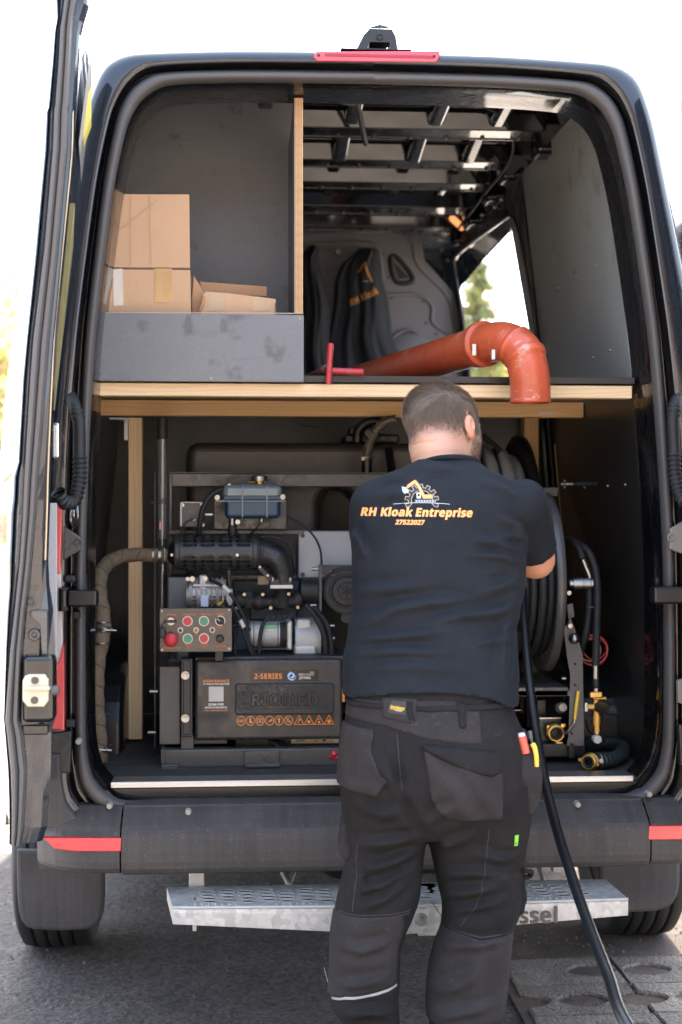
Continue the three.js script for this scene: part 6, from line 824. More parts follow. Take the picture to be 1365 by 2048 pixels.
{
  // trousers
  const zt = 0.48;
  const pelvis = rowsField([[1345, 708, 1010, .462, .118], [1380, 704, 1014, .475, .122], [1420, 694, 1026, .48, .132], [1470, 688, 1044, .49, .146], [1530, 684, 1054, .495, .153], [1580, 684, 1056, .492, .148], [1630, 690, 1054, .485, .135], [1668, 700, 1046, .48, .11]], zt);
  const legL = rowsField([[1560, 690, 856, .49, .13], [1620, 692, 856, .488, .125], [1670, 696, 852, .485, .115], [1710, 694, 847, .48, .106], [1750, 686, 844, .478, .102], [1790, 676, 840, .475, .1], [1830, 668, 827, .472, .1], [1865, 664, 812, .472, .098], [1900, 662, 802, .475, .096], [1950, 660, 798, .48, .094], [1990, 659, 797, .485, .094], [2012, 664, 798, .487, .09], [2045, 687, 799, .488, .085], [2090, 690, 800, .488, .088], [2150, 694, 800, .49, .092], [2205, 690, 806, .49, .1]], zt, 2.3);
  const legR = rowsField([[1560, 854, 1056, .49, .13], [1620, 856, 1055, .488, .125], [1670, 858, 1052, .485, .115], [1720, 866, 1048, .482, .106], [1770, 877, 1046, .478, .102], [1810, 886, 1045, .475, .1], [1850, 885, 1031, .472, .1], [1890, 872, 1025, .472, .098], [1930, 862, 1021, .475, .096], [1980, 856, 1015, .48, .094], [2020, 855, 1008, .484, .094], [2048, 858, 1002, .487, .088], [2090, 862, 998, .488, .086], [2150, 862, 992, .49, .09], [2205, 856, 994, .49, .098]], zt, 2.3);
  const fT = folds([[.006, .012, [700, 1690], [775, 1678], [849, 1668]], [.007, .012, [712, 1742], [781, 1722], [842, 1695]], [.006, .011, [706, 1785], [768, 1768], [836, 1730]], [.006, .011, [711, 1818], [768, 1797], [829, 1750]], [.005, .01, [688, 1720], [720, 1760], [735, 1800]], [.006, .012, [872, 1704], [905, 1678], [943, 1662]], [.006, .011, [880, 1755], [945, 1742], [1015, 1758]], [.007, .012, [888, 1800], [940, 1782], [1012, 1764]], [.005, .01, [900, 1832], [960, 1812], [1018, 1796]], [.005, .01, [935, 1700], [1000, 1715], [1042, 1710]], [-.006, .012, [786, 1455], [790, 1560], [822, 1630], [856, 1672]], [.006, .014, [742, 1510], [780, 1555], [812, 1600]], [.005, .013, [850, 1640], [880, 1610], [905, 1600]], [.005, .012, [672, 1890], [720, 1900], [790, 1880]], [.004, .012, [668, 1975], [720, 1965], [795, 1950]], [.006, .012, [690, 2030], [740, 2022], [796, 2030]], [.005, .012, [870, 1905], [930, 1890], [1020, 1880]], [.005, .014, [862, 1990], [910, 1975], [960, 1940]], [.005, .012, [866, 2040], [930, 2020], [1005, 2005]], [.004, .02, [960, 1870], [950, 1960], [945, 2040]], [.005, .013, [700, 1600], [760, 1622], [800, 1610]]], 0.57);
  const cloth = (x, y, z) => 0.0045 * (n3(x * 22, y * 14, z * 22) - 0.5) + 0.0022 * (n3(x * 60, y * 44, z * 60) - 0.5);
  const trou = (x, y, z) => { let d = smin(smin(pelvis(x, y, z), legL(x, y, z), 0.02), legR(x, y, z), 0.02); if (Math.abs(d) < 0.04) { d -= cloth(x, y, z); if (z > 0.45) d -= fT(x, y) * sst(0.45, 0.53, z); } return d; };
  const tr = part('trousers', net(trou, [-0.20, 0.02, 0.3], [0.42, 1.02, 0.68], 0.0068), M.trouser, man);
  const zs2 = 0.58, W2 = (pts, z = zs2) => pts.map(([x, y]) => P(x, y, z));
  const patch = (name, pts, m, parent, off = 0.004, puff = null, c = 0.005, z = zs2, label, zmin = 0.47) => { const w = W2(pts, z), q = poly2(w), xs = w.map((p) => p.x), ys = w.map((p) => p.y); const f = (x, y, zz) => { const a = q(x, y); return Math.max(trou(x, y, zz) - off * (1 - sst(-0.006, 0.0, a) * 0.5) - (puff ? puff(x, y) : 0), a, zmin - zz, -trou(x, y, zz) - 0.012); }; return part(name, net(f, [Math.min(...xs) - 0.012, Math.min(...ys) - 0.012, zmin - 0.01], [Math.max(...xs) + 0.012, Math.max(...ys) + 0.012, 0.70], c), m, parent, label); };
  patch('yoke', [[694, 1398], [760, 1400], [900, 1398], [958, 1420], [957, 1482], [905, 1480], [840, 1470], [770, 1450], [692, 1441]], M.trouserLight, tr, 0.003);
  const pk1 = patch('back_pocket', [[676, 1452], [748, 1458], [742, 1500], [756, 1540], [772, 1555], [752, 1586], [671, 1582]], M.trouserLight, tr, 0.006, null, 0.0045, 0.585, 'left back pocket');
  const fc2 = P(925, 1580, 0.585); const pk2 = patch('back_pocket', [[840, 1488], [992, 1500], [1000, 1560], [1001, 1632], [960, 1634], [890, 1632], [868, 1610], [857, 1590]], M.trouserLight, tr, 0.007, (x, y) => 0.016 * Math.exp(-((x - fc2.x) ** 2 / 0.004 + (y - fc2.y) ** 2 / 0.0025)) + 0.004 * Math.sin(x * 90 + y * 60), 0.0045, 0.585, 'baggy right back pocket');
  patch('pocket_flap', [[838, 1481], [988, 1497], [997, 1538], [975, 1545], [930, 1535], [880, 1512], [842, 1494]], M.trouser, tr, 0.017, null, 0.0042, 0.585);
  for (const [x0, x1, y0, y1] of [[911, 929, 1402, 1452], [806, 828, 1396, 1440]]) patch('belt_loop', [[x0, y0], [x1, y0], [x1 - 1, y1], [x0 + 2, y1]], M.trouser, tr, 0.009, null, 0.0035);
  const bg = patch('badge_loop', [[764, 1393], [834, 1395], [826, 1444], [762, 1433]], M.trouserLight, tr, 0.008, null, 0.0035);
  patch('waistband_roll', [[690, 1404], [860, 1408], [1020, 1404], [1022, 1418], [860, 1422], [690, 1417]], M.trouser, tr, 0.007, null, 0.004);
  // badge, tag, reflective strip: sheets laid on the cloth
  const onCloth = (pts, z, off, nu, nv, fld = trou) => { const [a, b, c, d] = pts.map(([x, y]) => P(x, y, z)); return clean(grid((u, v) => { const p = a.clone().lerp(b, u).lerp(d.clone().lerp(c, u), v); let zz = 0.72; while (zz > 0.3 && fld(p.x, p.y, zz) > 0.0) zz -= 0.0015; return V(p.x, p.y, zz + off); }, nu, nv)); };
  const flipV = (g) => { const uv = g.attributes.uv; for (let i = 0; i < uv.count; i++) uv.setY(i, 1 - uv.getY(i)); return g; };
  part('badge', flipV(onCloth([[779, 1400], [811, 1402], [808, 1426], [776, 1423]], 0.59, 0.0105, 8, 6)), mat({ map: canvasTex(256, 192, (c) => { c.fillStyle = '#3b3a31'; c.fillRect(0, 0, 256, 192); c.fillStyle = '#2b2a25'; c.fillRect(8, 8, 240, 176); c.fillStyle = '#e2b62c'; c.font = 'bold italic 66px sans-serif'; c.save(); c.translate(14, 116); c.rotate(0.05); c.fillText('Snickers', 0, 0, 222); c.restore(); c.fillRect(24, 128, 190, 7); c.fillStyle = '#b9b4a4'; c.fillRect(96, 144, 110, 8); }), roughness: 0.7 }), bg);
  part('size_tag', flipV(onCloth([[1020, 1659], [1029, 1659], [1028, 1681], [1020, 1681]], 0.53, 0.004, 3, 4)), mat({ map: canvasTex(48, 128, (c) => { c.fillStyle = '#7ec23a'; c.fillRect(0, 0, 48, 128); c.save(); c.translate(34, 118); c.rotate(-Math.PI / 2); c.fillStyle = '#2a3d14'; c.font = 'bold 34px sans-serif'; c.fillText('58', 0, 0); c.restore(); }), roughness: 0.7 }), tr);
  const strip = (pts, nm, m, z = 0.56) => part(nm, pts.slice(0, -1).map((p, i) => onCloth([[p[0], p[1] - p[2]], [pts[i + 1][0], pts[i + 1][1] - pts[i + 1][2]], [pts[i + 1][0], pts[i + 1][1] + pts[i + 1][2]], [p[0], p[1] + p[2]]], z, 0.003, 6, 2)), m, tr);
  strip([[662, 2012, 2.5], [690, 1999, 2.5], [740, 1989, 2.5], [797, 1978, 2.5]], 'reflective_piping', mat({ color: [0.26, 0.25, 0.24], roughness: 0.5 }), 0.57);
  const stitch = mat({ color: [0.035, 0.032, 0.033], roughness: 0.9 });
  for (const s of [[[668, 1832, .8], [740, 1828, .8], [822, 1822, .8]], [[670, 1838, .8], [740, 1834, .8], [820, 1828, .8]], [[892, 1862, .8], [960, 1872, .8], [1022, 1866, .8]], [[895, 1868, .8], [960, 1878, .8], [1022, 1872, .8]]]) strip(s, 'stitching', stitch);
  const vs = (pts) => part('stitching', pts.slice(0, -1).map((p, i) => onCloth([[p[0] - 0.8, p[1]], [p[0] + 0.8, p[1]], [pts[i + 1][0] + 0.8, pts[i + 1][1]], [pts[i + 1][0] - 0.8, pts[i + 1][1]]], 0.575, 0.002, 2, 8)), stitch, tr);
  vs([[790, 1462], [794, 1520], [799, 1570]]); vs([[716, 1690], [714, 1760], [706, 1828]]); vs([[974, 1650], [968, 1740], [958, 1800], [925, 1858]]); vs([[1000, 1880], [985, 1950], [975, 2030]]);
  patch('knee_panel', [[655, 1836], [740, 1833], [806, 1828], [812, 1860], [800, 1900], [796, 1974], [740, 1985], [690, 1996], [650, 2014]], M.trouserLight, tr, 0.0042, null, 0.006, 0.565);
  patch('knee_panel', [[893, 1868], [960, 1878], [1035, 1870], [1024, 1960], [1005, 2050], [850, 2060], [850, 1985], [868, 1900]], M.trouserLight, tr, 0.0042, null, 0.006, 0.565, undefined, 0.46);
  // holster pocket at the right hip, hammer loop, thigh pocket
  const hol = (x, y, z) => { const c = poly2h(x, y); return Math.max(c, Math.abs(z - 0.535 - 0.008 * Math.sin(y * 40)) - 0.042 + 0.016 * sst(0.78, 0.68, y)) - 0.004 - 0.003 * (n3(x * 60, y * 40, z * 60) - 0.5); };
  const poly2h = poly2([[1036, 1490], [1064, 1500], [1074, 1512], [1076, 1560], [1074, 1600], [1060, 1624], [1050, 1612], [1038, 1570], [1026, 1530], [1020, 1484]].map(([x, y]) => P(x, y, 0.55)));
  part('holster_pocket', net(hol, [0.20, 0.67, 0.46], [0.42, 0.94, 0.62], 0.004), M.trouserLight, tr, 'hanging tool pocket at the right hip');
  part('hammer_loop', tubeR([P(1036, 1738, 0.52), P(1052, 1742, 0.55), P(1063, 1744, 0.52), P(1060, 1752, 0.5), P(1044, 1756, 0.53), P(1034, 1754, 0.5)], () => 0.006, 40, 8), M.trouser, tr);
  const tp = poly2([[1028, 1752], [1042, 1756], [1047, 1790], [1040, 1818], [1030, 1822], [1022, 1790]].map(([x, y]) => P(x, y, 0.5)));
  part('thigh_pocket', net((x, y, z) => Math.max(tp(x, y), Math.abs(z - 0.48) - 0.05) - 0.004, [0.22, 0.46, 0.4], [0.36, 0.62, 0.56], 0.005), M.trouser, tr);
  const lp2 = poly2([[688, 1640], [700, 1640], [700, 1705], [690, 1712], [681, 1702]].map(([x, y]) => P(x, y, 0.48)));
  part('thigh_pocket', net((x, y, z) => Math.max(lp2(x, y), Math.abs(z - 0.47) - 0.045) - 0.004, [-0.16, 0.56, 0.4], [-0.06, 0.74, 0.54], 0.005), M.trouserLight, tr);
  // boots below the frame
  for (const px of [745, 926]) { const q = P(px, 2200, 0.49); const f = (x, y, z) => Math.max(smin(ell([q.x, 0.05, 0.40], [0.05, 0.06, 0.14])(x, y, z), cap([q.x, 0.18, 0.5], [q.x, 0.07, 0.5], 0.05, 0.055)(x, y, z), 0.03), 0.0 - y + 0.001); part('boot', net(f, [q.x - 0.08, -0.01, 0.22], [q.x + 0.08, 0.26, 0.6], 0.008), M.rubber, man); }

  // T-shirt
  const zs = 0.44;
  const torso = rowsField([[917, 842, 958, .372, .08], [926, 828, 968, .376, .09], [938, 800, 986, .38, .1], [950, 772, 1012, .385, .105], [972, 748, 1038, .39, .117], [1002, 728, 1056, .395, .127], [1045, 714, 1062, .40, .135], [1100, 706, 1060, .405, .14], [1150, 707, 1054, .41, .143], [1200, 708, 1047, .415, .145], [1250, 701, 1037, .425, .146], [1290, 692, 1033, .435, .146], [1330, 686, 1034, .445, .146], [1370, 686, 1032, .46, .146], [1400, 688, 1026, .475, .146], [1425, 690, 1024, .48, .146]], zs);
  const J = (x, y, z) => { const p = P(x, y, z); return [p.x, p.y, p.z]; };
  const shR = J(1046, 1008, .41), elR = J(1071, 1118, .28), shL = J(752, 1012, .40), elL = J(752, 1138, .20);
  const cuffR = [0, 1, 2].map((k) => lerp(shR[k], elR[k], 0.93)), cuffL = [0, 1, 2].map((k) => lerp(shL[k], elL[k], 0.9));
  const slR = cap(shR, elR, 0.061, 0.058), slL = cap(shL, elL, 0.06, 0.06);
  const axR = V(elR[0] - shR[0], elR[1] - shR[1], elR[2] - shR[2]).normalize(), axL = V(elL[0] - shL[0], elL[1] - shL[1], elL[2] - shL[2]).normalize();
  const fS = folds([[.007, .013, [700, 1262], [793, 1214], [871, 1201], [953, 1206]], [.008, .013, [823, 1255], [919, 1228], [998, 1222], [1036, 1208]], [.006, .012, [711, 1283], [800, 1269], [919, 1255]], [.005, .012, [700, 1310], [782, 1298], [902, 1303]], [.006, .011, [990, 1026], [1042, 1056], [1061, 1086]], [.006, .011, [1062, 1102], [988, 1084], [940, 1082]], [.005, .011, [1056, 1130], [1005, 1112], [920, 1106]], [.005, .01, [1060, 1085], [1030, 1072], [985, 1068]], [.006, .014, [1034, 1225], [1010, 1260], [1003, 1320], [1010, 1360]], [.005, .011, [706, 1055], [722, 1085], [735, 1120]], [.004, .012, [712, 1190], [770, 1176], [850, 1170]], [.004, .012, [735, 1336], [820, 1326], [930, 1334]], [.0045, .012, [850, 942], [890, 936], [935, 946]], [.004, .012, [730, 1000], [790, 985], [840, 985]], [.004, .011, [960, 958], [1010, 975], [1050, 1000]], [.005, .012, [960, 1180], [1000, 1172], [1044, 1160]], [.004, .011, [930, 1290], [980, 1278], [1030, 1270]]], 0.53);
  const hemY = (x) => { const a = P(690, 1401, 0.56), b = P(1018, 1404, 0.56), t = (x - a.x) / (b.x - a.x); return lerp(a.y, b.y, t) + 0.026 * Math.sin(Math.PI * clamp(t, 0, 1)) - 0.012 * sst(0.86, 1.02, t); };
  const seamR = (x, y, z) => Math.abs((x - shR[0]) * axR.x + (y - shR[1]) * axR.y + (z - shR[2]) * axR.z - 0.012);
  const shirtF = (x, y, z) => {
    const pr = (x - shR[0]) * axR.x + (y - shR[1]) * axR.y + (z - shR[2]) * axR.z, pl = (x - shL[0]) * axL.x + (y - shL[1]) * axL.y + (z - shL[2]) * axL.z;
    const a = Math.max(slR(x, y, z), pr - 0.158), b = Math.max(slL(x, y, z), pl - 0.19);
    let d = smin(smin(torso(x, y, z), a, 0.018), b, 0.03);
    d = Math.max(d, hemY(x) - y);
    if (Math.abs(d) < 0.04) { d -= 0.0035 * (n3(x * 16, y * 26, z * 16) - 0.5) + 0.0016 * (n3(x * 50, y * 60, z * 50) - 0.5); if (z > 0.36) d -= fS(x, y) * sst(0.36, 0.46, z); const hb = y - hemY(x); if (hb < 0.02) d -= 0.002; if (Math.abs(hb - 0.02) < 0.002) d += 0.0012; if (pr > 0.136 && a < d + 0.02) d -= 0.0014; }
    return d;
  };
  const shirt = part('t_shirt', net(shirtF, [-0.22, 0.93, 0.10], [0.46, 1.585, 0.62], 0.0058), M.shirt, man);
  { const n0 = P(900, 928, 0.375), c = []; for (let i = 0; i < 24; i++) { const a = i / 24 * Math.PI * 2; c.push(V(n0.x + Math.cos(a) * 0.066, n0.y + 0.016 * Math.sin(a) - 0.002, 0.372 + Math.sin(a) * 0.08)); } c.push(c[0].clone()); part('collar', tubeR(c, (t, a) => 0.0045 + 0.0045 * Math.abs(Math.cos(a)), 96, 12), M.shirt, shirt); }
  // print between the shoulders
  const printT = canvasTex(1024, 420, (c) => {
    c.clearRect(0, 0, 1024, 420); const O = '#df9d5f', cx = 520, cy = 185;
    c.save(); c.translate(cx, cy); c.strokeStyle = '#c9b79c'; c.fillStyle = '#262c33'; c.lineWidth = 3.5; c.beginPath();
    for (let k = 0; k <= 8; k++) { const a0 = -Math.PI * 1.1 + k * Math.PI * 1.2 / 8, w = Math.PI * 1.2 / 8; for (const [f, r] of [[-0.28, 112], [-0.22, 140], [0.22, 140], [0.28, 112]]) { const a = a0 + f * w, x = Math.cos(a) * r, y = Math.sin(a) * r; k === 0 && f === -0.28 ? c.moveTo(x, y) : c.lineTo(x, y); } } for (let k = 8; k >= 0; k--) { const a = -Math.PI * 1.1 + k * Math.PI * 1.2 / 8; c.lineTo(Math.cos(a) * 88, Math.sin(a) * 88); } c.closePath(); c.fill(); c.stroke(); c.restore();
    c.strokeStyle = '#c3cad2'; c.lineWidth = 4; c.beginPath(); c.moveTo(286, 214); c.quadraticCurveTo(cx, 190, 752, 216); c.stroke();
    c.strokeStyle = '#1c2026'; c.lineWidth = 36; c.lineJoin = 'round'; c.beginPath(); c.moveTo(540, 160); c.lineTo(478, 18); c.lineTo(400, 70); c.stroke(); c.strokeStyle = O; c.lineWidth = 25; c.beginPath(); c.moveTo(540, 160); c.lineTo(500, 62); c.lineTo(472, 22); c.lineTo(402, 70); c.stroke();
    c.fillStyle = '#9fb0c4'; c.beginPath(); c.moveTo(362, 66); c.lineTo(398, 76); c.lineTo(412, 110); c.lineTo(376, 124); c.lineTo(360, 100); c.fill(); c.strokeStyle = '#e4e8ec'; c.lineWidth = 3; c.stroke();
    c.fillStyle = O; c.fillRect(528, 134, 84, 34); c.fillStyle = '#e8e2d8'; c.fillRect(478, 118, 34, 48); c.fillStyle = '#20262c'; c.fillRect(484, 126, 20, 24); c.fillStyle = '#56606c'; c.fillRect(462, 176, 168, 24); c.fillStyle = '#aab3bd'; for (let k = 0; k < 7; k++) c.fillRect(468 + k * 23, 182, 12, 12);
    c.fillStyle = O; c.save(); c.transform(1, 0.012, -0.22, 1, 60, 0); c.font = 'bold 96px sans-serif'; c.lineWidth = 5; c.strokeStyle = O; c.lineJoin = 'round'; c.strokeText('RH Kloak Entreprise', 24, 312, 978); c.fillText('RH Kloak Entreprise', 24, 312, 978); c.font = 'bold 54px sans-serif'; c.lineWidth = 3; c.strokeText('27522027', 316, 382, 320); c.fillText('27522027', 316, 382, 320); c.restore();
  });
  part('back_print', flipV(onCloth([[722, 957], [966, 957], [966, 1057], [722, 1057]], 0.535, 0.0015, 90, 44, shirtF)), mat({ map: printT, transparent: true, roughness: 0.75 }), shirt, 'orange excavator emblem and company lettering');
  { const pts = []; for (let i = 0; i <= 14; i++) { const t = i / 14; const p = P(lerp(1074, 1058, Math.sin(t * 2.2)), lerp(1008, 1125, t), 0.5); let z = 0.62; while (z > 0.3 && shirtF(p.x, p.y, z) > 0) z -= 0.002; pts.push(V(p.x, p.y, z)); } part('sleeve_seam', tube(pts, 0.0014, 4, 5), M.shirt, shirt); }

  // body: one continuous figure under the clothes, then fine head and hands
  const headC = V(...J(890, 863, .29)), face = V(0.70, -0.16, -0.70).normalize();
  const hz = face.clone(), hxv = V(0, 1, 0).cross(hz).normalize(), roll = -0.22, hyv = hz.clone().cross(hxv);
  const hX = hxv.clone().multiplyScalar(Math.cos(roll)).addScaledVector(hyv, Math.sin(roll)), hY = hz.clone().cross(hX).normalize();
  const HM = new THREE.Matrix4().makeBasis(hX, hY, hz).setPosition(headC);
  const handR = J(1000, 1110, -.05), handL = J(850, 1140, -.06);
  const under = rowsField([[950, 800, 980, .38, .06], [985, 775, 1020, .39, .085], [1100, 722, 1040, .405, .115], [1250, 716, 1020, .425, .12], [1360, 722, 998, .455, .105], [1400, 716, 1002, .475, .108], [1560, 712, 1028, .49, .12], [1660, 730, 1020, .485, .09]], zs);
  const neckA = [headC.x + 0.01, headC.y - 0.06, headC.z + 0.03], neckB = [P(896, 935, .38).x, P(896, 935, .38).y, 0.375];
  const kneeL = J(742, 1850, .47), kneeR = J(960, 1850, .47), ankL = J(748, 2160, .49), ankR = J(926, 2160, .49), hipL = J(775, 1600, .49), hipR = J(950, 1600, .49);
  const limbs = [cap(shR, elR, 0.05, 0.046), cap(elR, handR, 0.047, 0.031), cap(shL, elL, 0.05, 0.044), cap(elL, handL, 0.044, 0.031), cap(hipL, kneeL, 0.07, 0.05), cap(kneeL, ankL, 0.05, 0.036), cap(hipR, kneeR, 0.07, 0.05), cap(kneeR, ankR, 0.05, 0.036), cap(neckA, neckB, 0.061, 0.07)];
  const bodyF = (x, y, z) => { let d = under(x, y, z); for (const l of limbs) d = smin(d, l(x, y, z), 0.014); return d; };
  // head in its own axes: x to its left ear side, y up, z forward
  const skull = ((a, b) => (x, y, z) => smin(a(x, y, z), b(x, y, z), 0.02))(ell([0, 0.02, -0.012], [0.0755, 0.09, 0.098]), ell([0, 0.045, -0.014], [0.0735, 0.062, 0.089])), jaw = ell([0, -0.052, 0.028], [0.060, 0.058, 0.068]), cheeks = ell([0, -0.025, 0.045], [0.064, 0.06, 0.05]), nose = cap([0, -0.002, 0.092], [0, -0.034, 0.108], 0.008, 0.0125), chin = ell([0, -0.095, 0.062], [0.027, 0.022, 0.024]), brow = ell([0, 0.022, 0.078], [0.052, 0.012, 0.018]), nape = ell([0, -0.062, -0.056], [0.056, 0.05, 0.045]), roll1 = ell([0, -0.048, -0.075], [0.05, 0.012, 0.02]), nk = cap([0, -0.05, -0.03], [-0.004, -0.2, -0.035], 0.058, 0.066);
  const ears = [-1, 1].map((s) => { const e = ell([s * 0.083, -0.008, -0.012], [0.009, 0.026, 0.018]), lobe = ell([s * 0.079, -0.031, -0.006], [0.008, 0.009, 0.009]), hollow = ell([s * 0.095, -0.007, -0.009], [0.011, 0.016, 0.010]); return (x, y, z) => Math.max(smin(e(x, y, z), lobe(x, y, z), 0.008), -hollow(x, y, z)); });
  const eyes = [-1, 1].map((s) => ell([s * 0.031, 0.004, 0.084], [0.018, 0.011, 0.013])), lip = ell([0, -0.062, 0.094], [0.024, 0.007, 0.01]), mouth = ell([0, -0.061, 0.106], [0.024, 0.0022, 0.008]);
  const headF = (x, y, z) => { let d = smin(skull(x, y, z), jaw(x, y, z), 0.035); d = smin(d, cheeks(x, y, z), 0.02); d = smin(d, nose(x, y, z), 0.012); d = smin(d, chin(x, y, z), 0.02); d = smin(d, brow(x, y, z), 0.012); d = smin(d, nape(x, y, z), 0.03); d = smin(d, nk(x, y, z), 0.03); d = smin(d, roll1(x, y, z), 0.012); for (const e of eyes) d = -smin(-d, e(x, y, z), 0.008); d = smin(d, lip(x, y, z), 0.006); d = -smin(-d, mouth(x, y, z), 0.003); if (z < 0) { d += 0.004 * Math.exp(-(((y + 0.05 - 0.12 * x) / 0.0035) ** 2)) * sst(0.055, 0.02, Math.abs(x)) + 0.0014 * Math.exp(-(((y + 0.082) / 0.004) ** 2)); } for (const e of ears) d = smin(d, e(x, y, z), 0.007); return d; };
  const headG = net(headF, [-0.1, -0.21, -0.13], [0.1, 0.13, 0.13], 0.0036);
  // stubble and hair density decide the skin's own colour
  const hairline = (x, y, z) => { const back = z < 0.03 ? 1 : 0; return { den: sst(-0.05, 0.028, y + 0.018 * n3(x * 40, 3, z * 40)) * sst(0.085, 0.05, z - Math.max(0, y - 0.05) * 0.5) * (Math.abs(x) > 0.078 ? 0 : 1), beard: sst(-0.015, -0.04, y) * sst(0.0, 0.03, z) * sst(-0.135, -0.11, y) }; };
  { const p = headG.attributes.position, c = new Float32Array(p.count * 3), skin = [0.5, 0.275, 0.19], hair = [0.13, 0.094, 0.072]; for (let i = 0; i < p.count; i++) { const x = p.getX(i), y = p.getY(i), z = p.getZ(i), h = hairline(x, y, z), g = n3(x * 300, y * 300, z * 300), k = clamp(Math.max(h.den * 0.95, h.beard * 0.55) * (0.6 + 0.8 * g)); const v = 0.9 + 0.14 * n3(x * 35, y * 35, z * 35) + 0.06 * g, rd = n3(x * 18 + 9, y * 18, z * 18), ear = Math.abs(x) > 0.078 ? 1 : 0; c[3 * i] = lerp(skin[0] * v * (1 + 0.08 * ear), hair[0], k); c[3 * i + 1] = lerp(skin[1] * v * (1.08 - 0.16 * rd) * (1 - 0.12 * ear), hair[1], k); c[3 * i + 2] = lerp(skin[2] * v * (1 - 0.15 * ear), hair[2], k); } headG.setAttribute('color', new THREE.BufferAttribute(c, 3)); }
  headG.applyMatrix4(HM);
  // a hand: palm, four fingers curled round the hose, thumb from the side of the palm
  function hand(at, dir, side) {
    const d = dir.clone().normalize(), up = V(0, 1, 0), s = d.clone().cross(up).normalize().multiplyScalar(side), n = s.clone().cross(d).multiplyScalar(side).normalize(), w = (a, b, c) => { const q = V(...at).addScaledVector(d, a).addScaledVector(n, b).addScaledVector(s, c); return [q.x, q.y, q.z]; };
    const f = []; f.push([cap(w(-0.02, 0, 0), w(0.075, 0.022, 0), 0.026, 0.017), 0.012], [cap(w(0.0, -0.004, 0), w(0.072, -0.024, 0), 0.024, 0.015), 0.012]);
    [[0.028, 0.043, 0.024, 0.02], [0.01, 0.048, 0.028, 0.022], [-0.009, 0.044, 0.026, 0.02], [-0.027, 0.034, 0.02, 0.017]].forEach(([o, a, b, c]) => { const r = 0.0088; f.push([cap(w(0.07, o, 0), w(0.07 + a * 0.8, o, 0.018), r, r), 0.004], [cap(w(0.07 + a * 0.8, o, 0.018), w(0.07 + a * 0.75, o, 0.018 + b), r, r * 0.95), 0.004], [cap(w(0.07 + a * 0.75, o, 0.018 + b), w(0.07 + a * 0.4, o, 0.02 + b + c * 0.5), r * 0.95, r * 0.85), 0.004]); });
    f.push([cap(w(0.01, 0.02, 0.006), w(0.045, 0.046, 0.022), 0.014, 0.0115), 0.008], [cap(w(0.045, 0.046, 0.022), w(0.075, 0.044, 0.036), 0.0112, 0.0095), 0.004]);
    const F = (x, y, z) => { let v = 1; for (const [g, k] of f) v = smin(v, g(x, y, z), k); return v; };
    return net(F, at.map((q) => q - 0.15), at.map((q) => q + 0.15), 0.0042);
  }
  const dR = V(handR[0] - elR[0], handR[1] - elR[1], handR[2] - elR[2]), dL = V(handL[0] - elL[0], handL[1] - elL[1], handL[2] - elL[2]);
  const tint = (g) => { const p = g.attributes.position, c = new Float32Array(p.count * 3); for (let i = 0; i < p.count; i++) { const v = 0.94 + 0.12 * n3(p.getX(i) * 40, p.getY(i) * 40, p.getZ(i) * 40); c.set([0.54 * v, 0.26 * v, 0.16 * v], 3 * i); } g.setAttribute('color', new THREE.BufferAttribute(c, 3)); return g; };
  const bodyG = net(bodyF, [-0.24, 0.12, -0.12], [0.46, 1.52, 0.66], 0.0105);
  const parts3 = [tint(bodyG), tint(hand(handR, dR, 1)), tint(hand(handL, dL, -1)), headG].map((g) => { const q = g.toNonIndexed(); for (const k of Object.keys(q.attributes)) if (!['position', 'normal', 'uv', 'color'].includes(k)) q.deleteAttribute(k); return q; });
  const body = part('body', mergeGeometries(parts3), mat({ vertexColors: true, roughness: 0.55, bumpMap: rep(tFine, 12), bumpScale: 0.0005, sheen: 0.1, sheenColor: col(0.5, 0.3, 0.2) }), man);
  part('eye', [-1, 1].map((s) => new THREE.SphereGeometry(0.0115, 16, 12).translate(s * 0.031, 0.003, 0.0745).applyMatrix4(HM)), mat({ color: [0.6, 0.57, 0.54], roughness: 0.2 }), man);
  part('iris', [-1, 1].map((s) => new THREE.SphereGeometry(0.0055, 12, 10).scale(1, 1, 0.5).translate(s * 0.031, 0.003, 0.0845).applyMatrix4(HM)), mat({ color: [0.05, 0.07, 0.09], roughness: 0.15 }), man);
  // hair: many short strands over the scalp, longer on the crown; stubble on the jaw
  rs = 4242; const p0 = headG.attributes.position, n0 = headG.attributes.normal, ix = headG.index, inv = HM.clone().invert(), strand = [];
  const sg = (() => { const g = new THREE.ConeGeometry(0.00055, 1, 3, 3, true).translate(0, 0.5, 0), p = g.attributes.position; for (let i = 0; i < p.count; i++) { const y = p.getY(i); p.setZ(i, p.getZ(i) + 0); p.setX(i, p.getX(i)); } g.computeVertexNormals(); return g; })();
  const tri = ix.count / 3, A = V(), B = V(), C = V(), m4 = new THREE.Matrix4(), up = V(0, 1, 0), areas = new Float32Array(tri); let tot = 0;
  for (let i = 0; i < tri; i++) { A.fromBufferAttribute(p0, ix.getX(3 * i)); B.fromBufferAttribute(p0, ix.getX(3 * i + 1)); C.fromBufferAttribute(p0, ix.getX(3 * i + 2)); tot += B.sub(A).cross(C.sub(A)).length(); areas[i] = tot; }
  const want = 62000, mats = [], cols = [];
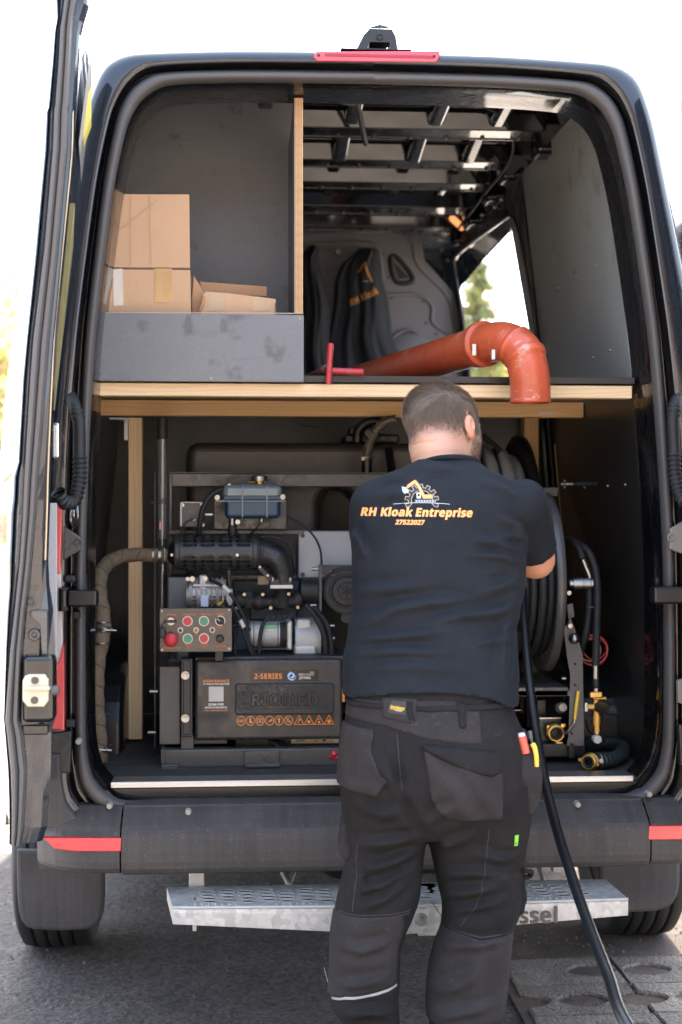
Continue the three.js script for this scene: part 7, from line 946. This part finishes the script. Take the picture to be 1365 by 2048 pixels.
  for (let s = 0; s < want; s++) {
    const r = rnd() * tot; let lo = 0, hi = tri - 1; while (lo < hi) { const m = (lo + hi) >> 1; areas[m] < r ? lo = m + 1 : hi = m; }
    A.fromBufferAttribute(p0, ix.getX(3 * lo)); B.fromBufferAttribute(p0, ix.getX(3 * lo + 1)); C.fromBufferAttribute(p0, ix.getX(3 * lo + 2)); const nn = V().fromBufferAttribute(n0, ix.getX(3 * lo)); let u = rnd(), v = rnd(); if (u + v > 1) { u = 1 - u; v = 1 - v; } const q = A.clone().addScaledVector(B.clone().sub(A), u).addScaledVector(C.clone().sub(A), v), l = q.clone().applyMatrix4(inv), h = hairline(l.x, l.y, l.z);
    const isB = h.beard > 0.3 && h.den < 0.3; if (rnd() > Math.max(h.den, h.beard * 0.5)) continue;
    const topk = sst(-0.01, 0.085, l.y + 0.012 * n3(l.x * 50, 1, l.z * 50)), len = isB ? rr(0.003, 0.006) : lerp(rr(0.005, 0.011) * (0.35 + h.den), rr(0.022, 0.036), topk), ln = nn.clone().transformDirection(inv);
    // combed down the sides and back, swept over the crown to one side
    const comb = isB ? V(0, -0.7, 0.3) : V(lerp(0.1, 0.7, topk * topk) + rr(-.22, .22) + 0.5 * (n3(l.x * 25, l.y * 25, l.z * 25) - 0.5), lerp(-1, -0.35, topk * topk) + rr(-.15, .15), lerp(-0.1, 0.3, topk * topk) + rr(-.2, .2)); const dir = comb.addScaledVector(ln, -comb.dot(ln)).normalize().multiplyScalar(lerp(0.85, 0.95, topk)).addScaledVector(ln, lerp(0.34, 0.2, topk)).normalize().transformDirection(HM);
    m4.compose(q, new THREE.Quaternion().setFromUnitVectors(up, dir), V(lerp(0.9, 1.7, topk), len, lerp(0.9, 1.7, topk))); mats.push(m4.clone()); const t = rr(0.5, 1.7); const hb = isB ? 0.4 : 1; cols.push(col(0.15 * t * hb, 0.108 * t * hb, 0.079 * t * hb));
  }
  const im = new THREE.InstancedMesh(sg, mat({ color: 1, roughness: 0.5 }), mats.length); mats.forEach((m, i) => { im.setMatrixAt(i, m); im.setColorAt(i, cols[i]); }); im.name = 'hair'; im.userData = { kind: 'stuff' }; shadow(im); man.add(im);

  // things carried in the pockets
  const mk = thing('marker_pen', 'orange-red marker pen with pale cap in the man’s right hip pocket', 'pen');
  part('barrel', [cyl(P(1052, 1506, 0.575), P(1044, 1472, 0.575), 0.0095, 0.0095, 18)], mat({ color: [0.75, 0.1, 0.06], roughness: 0.4 }), mk); part('cap', cyl(P(1044, 1472, 0.575), P(1043, 1466, 0.575), 0.0085, 0.007, 18), mat({ color: [0.55, 0.6, 0.68], roughness: 0.4 }), mk); part('grip', [0, 1, 2, 3, 4].map((k) => ring(P(1051 - k * 1.2, 1502 - k * 4, 0.575), 0.0094, 0.0006, 'y', 20)), mat({ color: [0.5, 0.12, 0.08], roughness: 0.5 }), mk);
  const yk = thing('yellow_tool', 'yellow plastic-handled tool clipped to the right hip pocket beside the hose', 'tool');
  part('handle', tubeR([P(1066, 1488, 0.575), P(1070, 1496, 0.58), P(1073, 1512, 0.585), P(1074, 1533, 0.585)], (t) => 0.0062 - 0.0012 * t, 30, 12), M.yellow, yk); part('blade', [cyl(P(1066, 1488, 0.575), P(1062, 1476, 0.565), 0.003), cyl(P(1062, 1478, 0.565), P(1060, 1462, 0.56), 0.0055)], M.steelGrey, yk);
  const wr = thing('black_glove', 'black glove tucked in the right hip pocket behind the marker pen', 'glove');
  part('glove_cuff', net((x, y, z) => ell(J(1034, 1478, .49), [0.028, 0.03, 0.024])(x, y, z) - 0.006 * (n3(x * 70, y * 70, z * 70) - 0.5), J(1034, 1478, .49).map((q) => q - 0.05), J(1034, 1478, .49).map((q) => q + 0.05), 0.005), M.rubber, wr);
}

renderer.render(scene, camera);
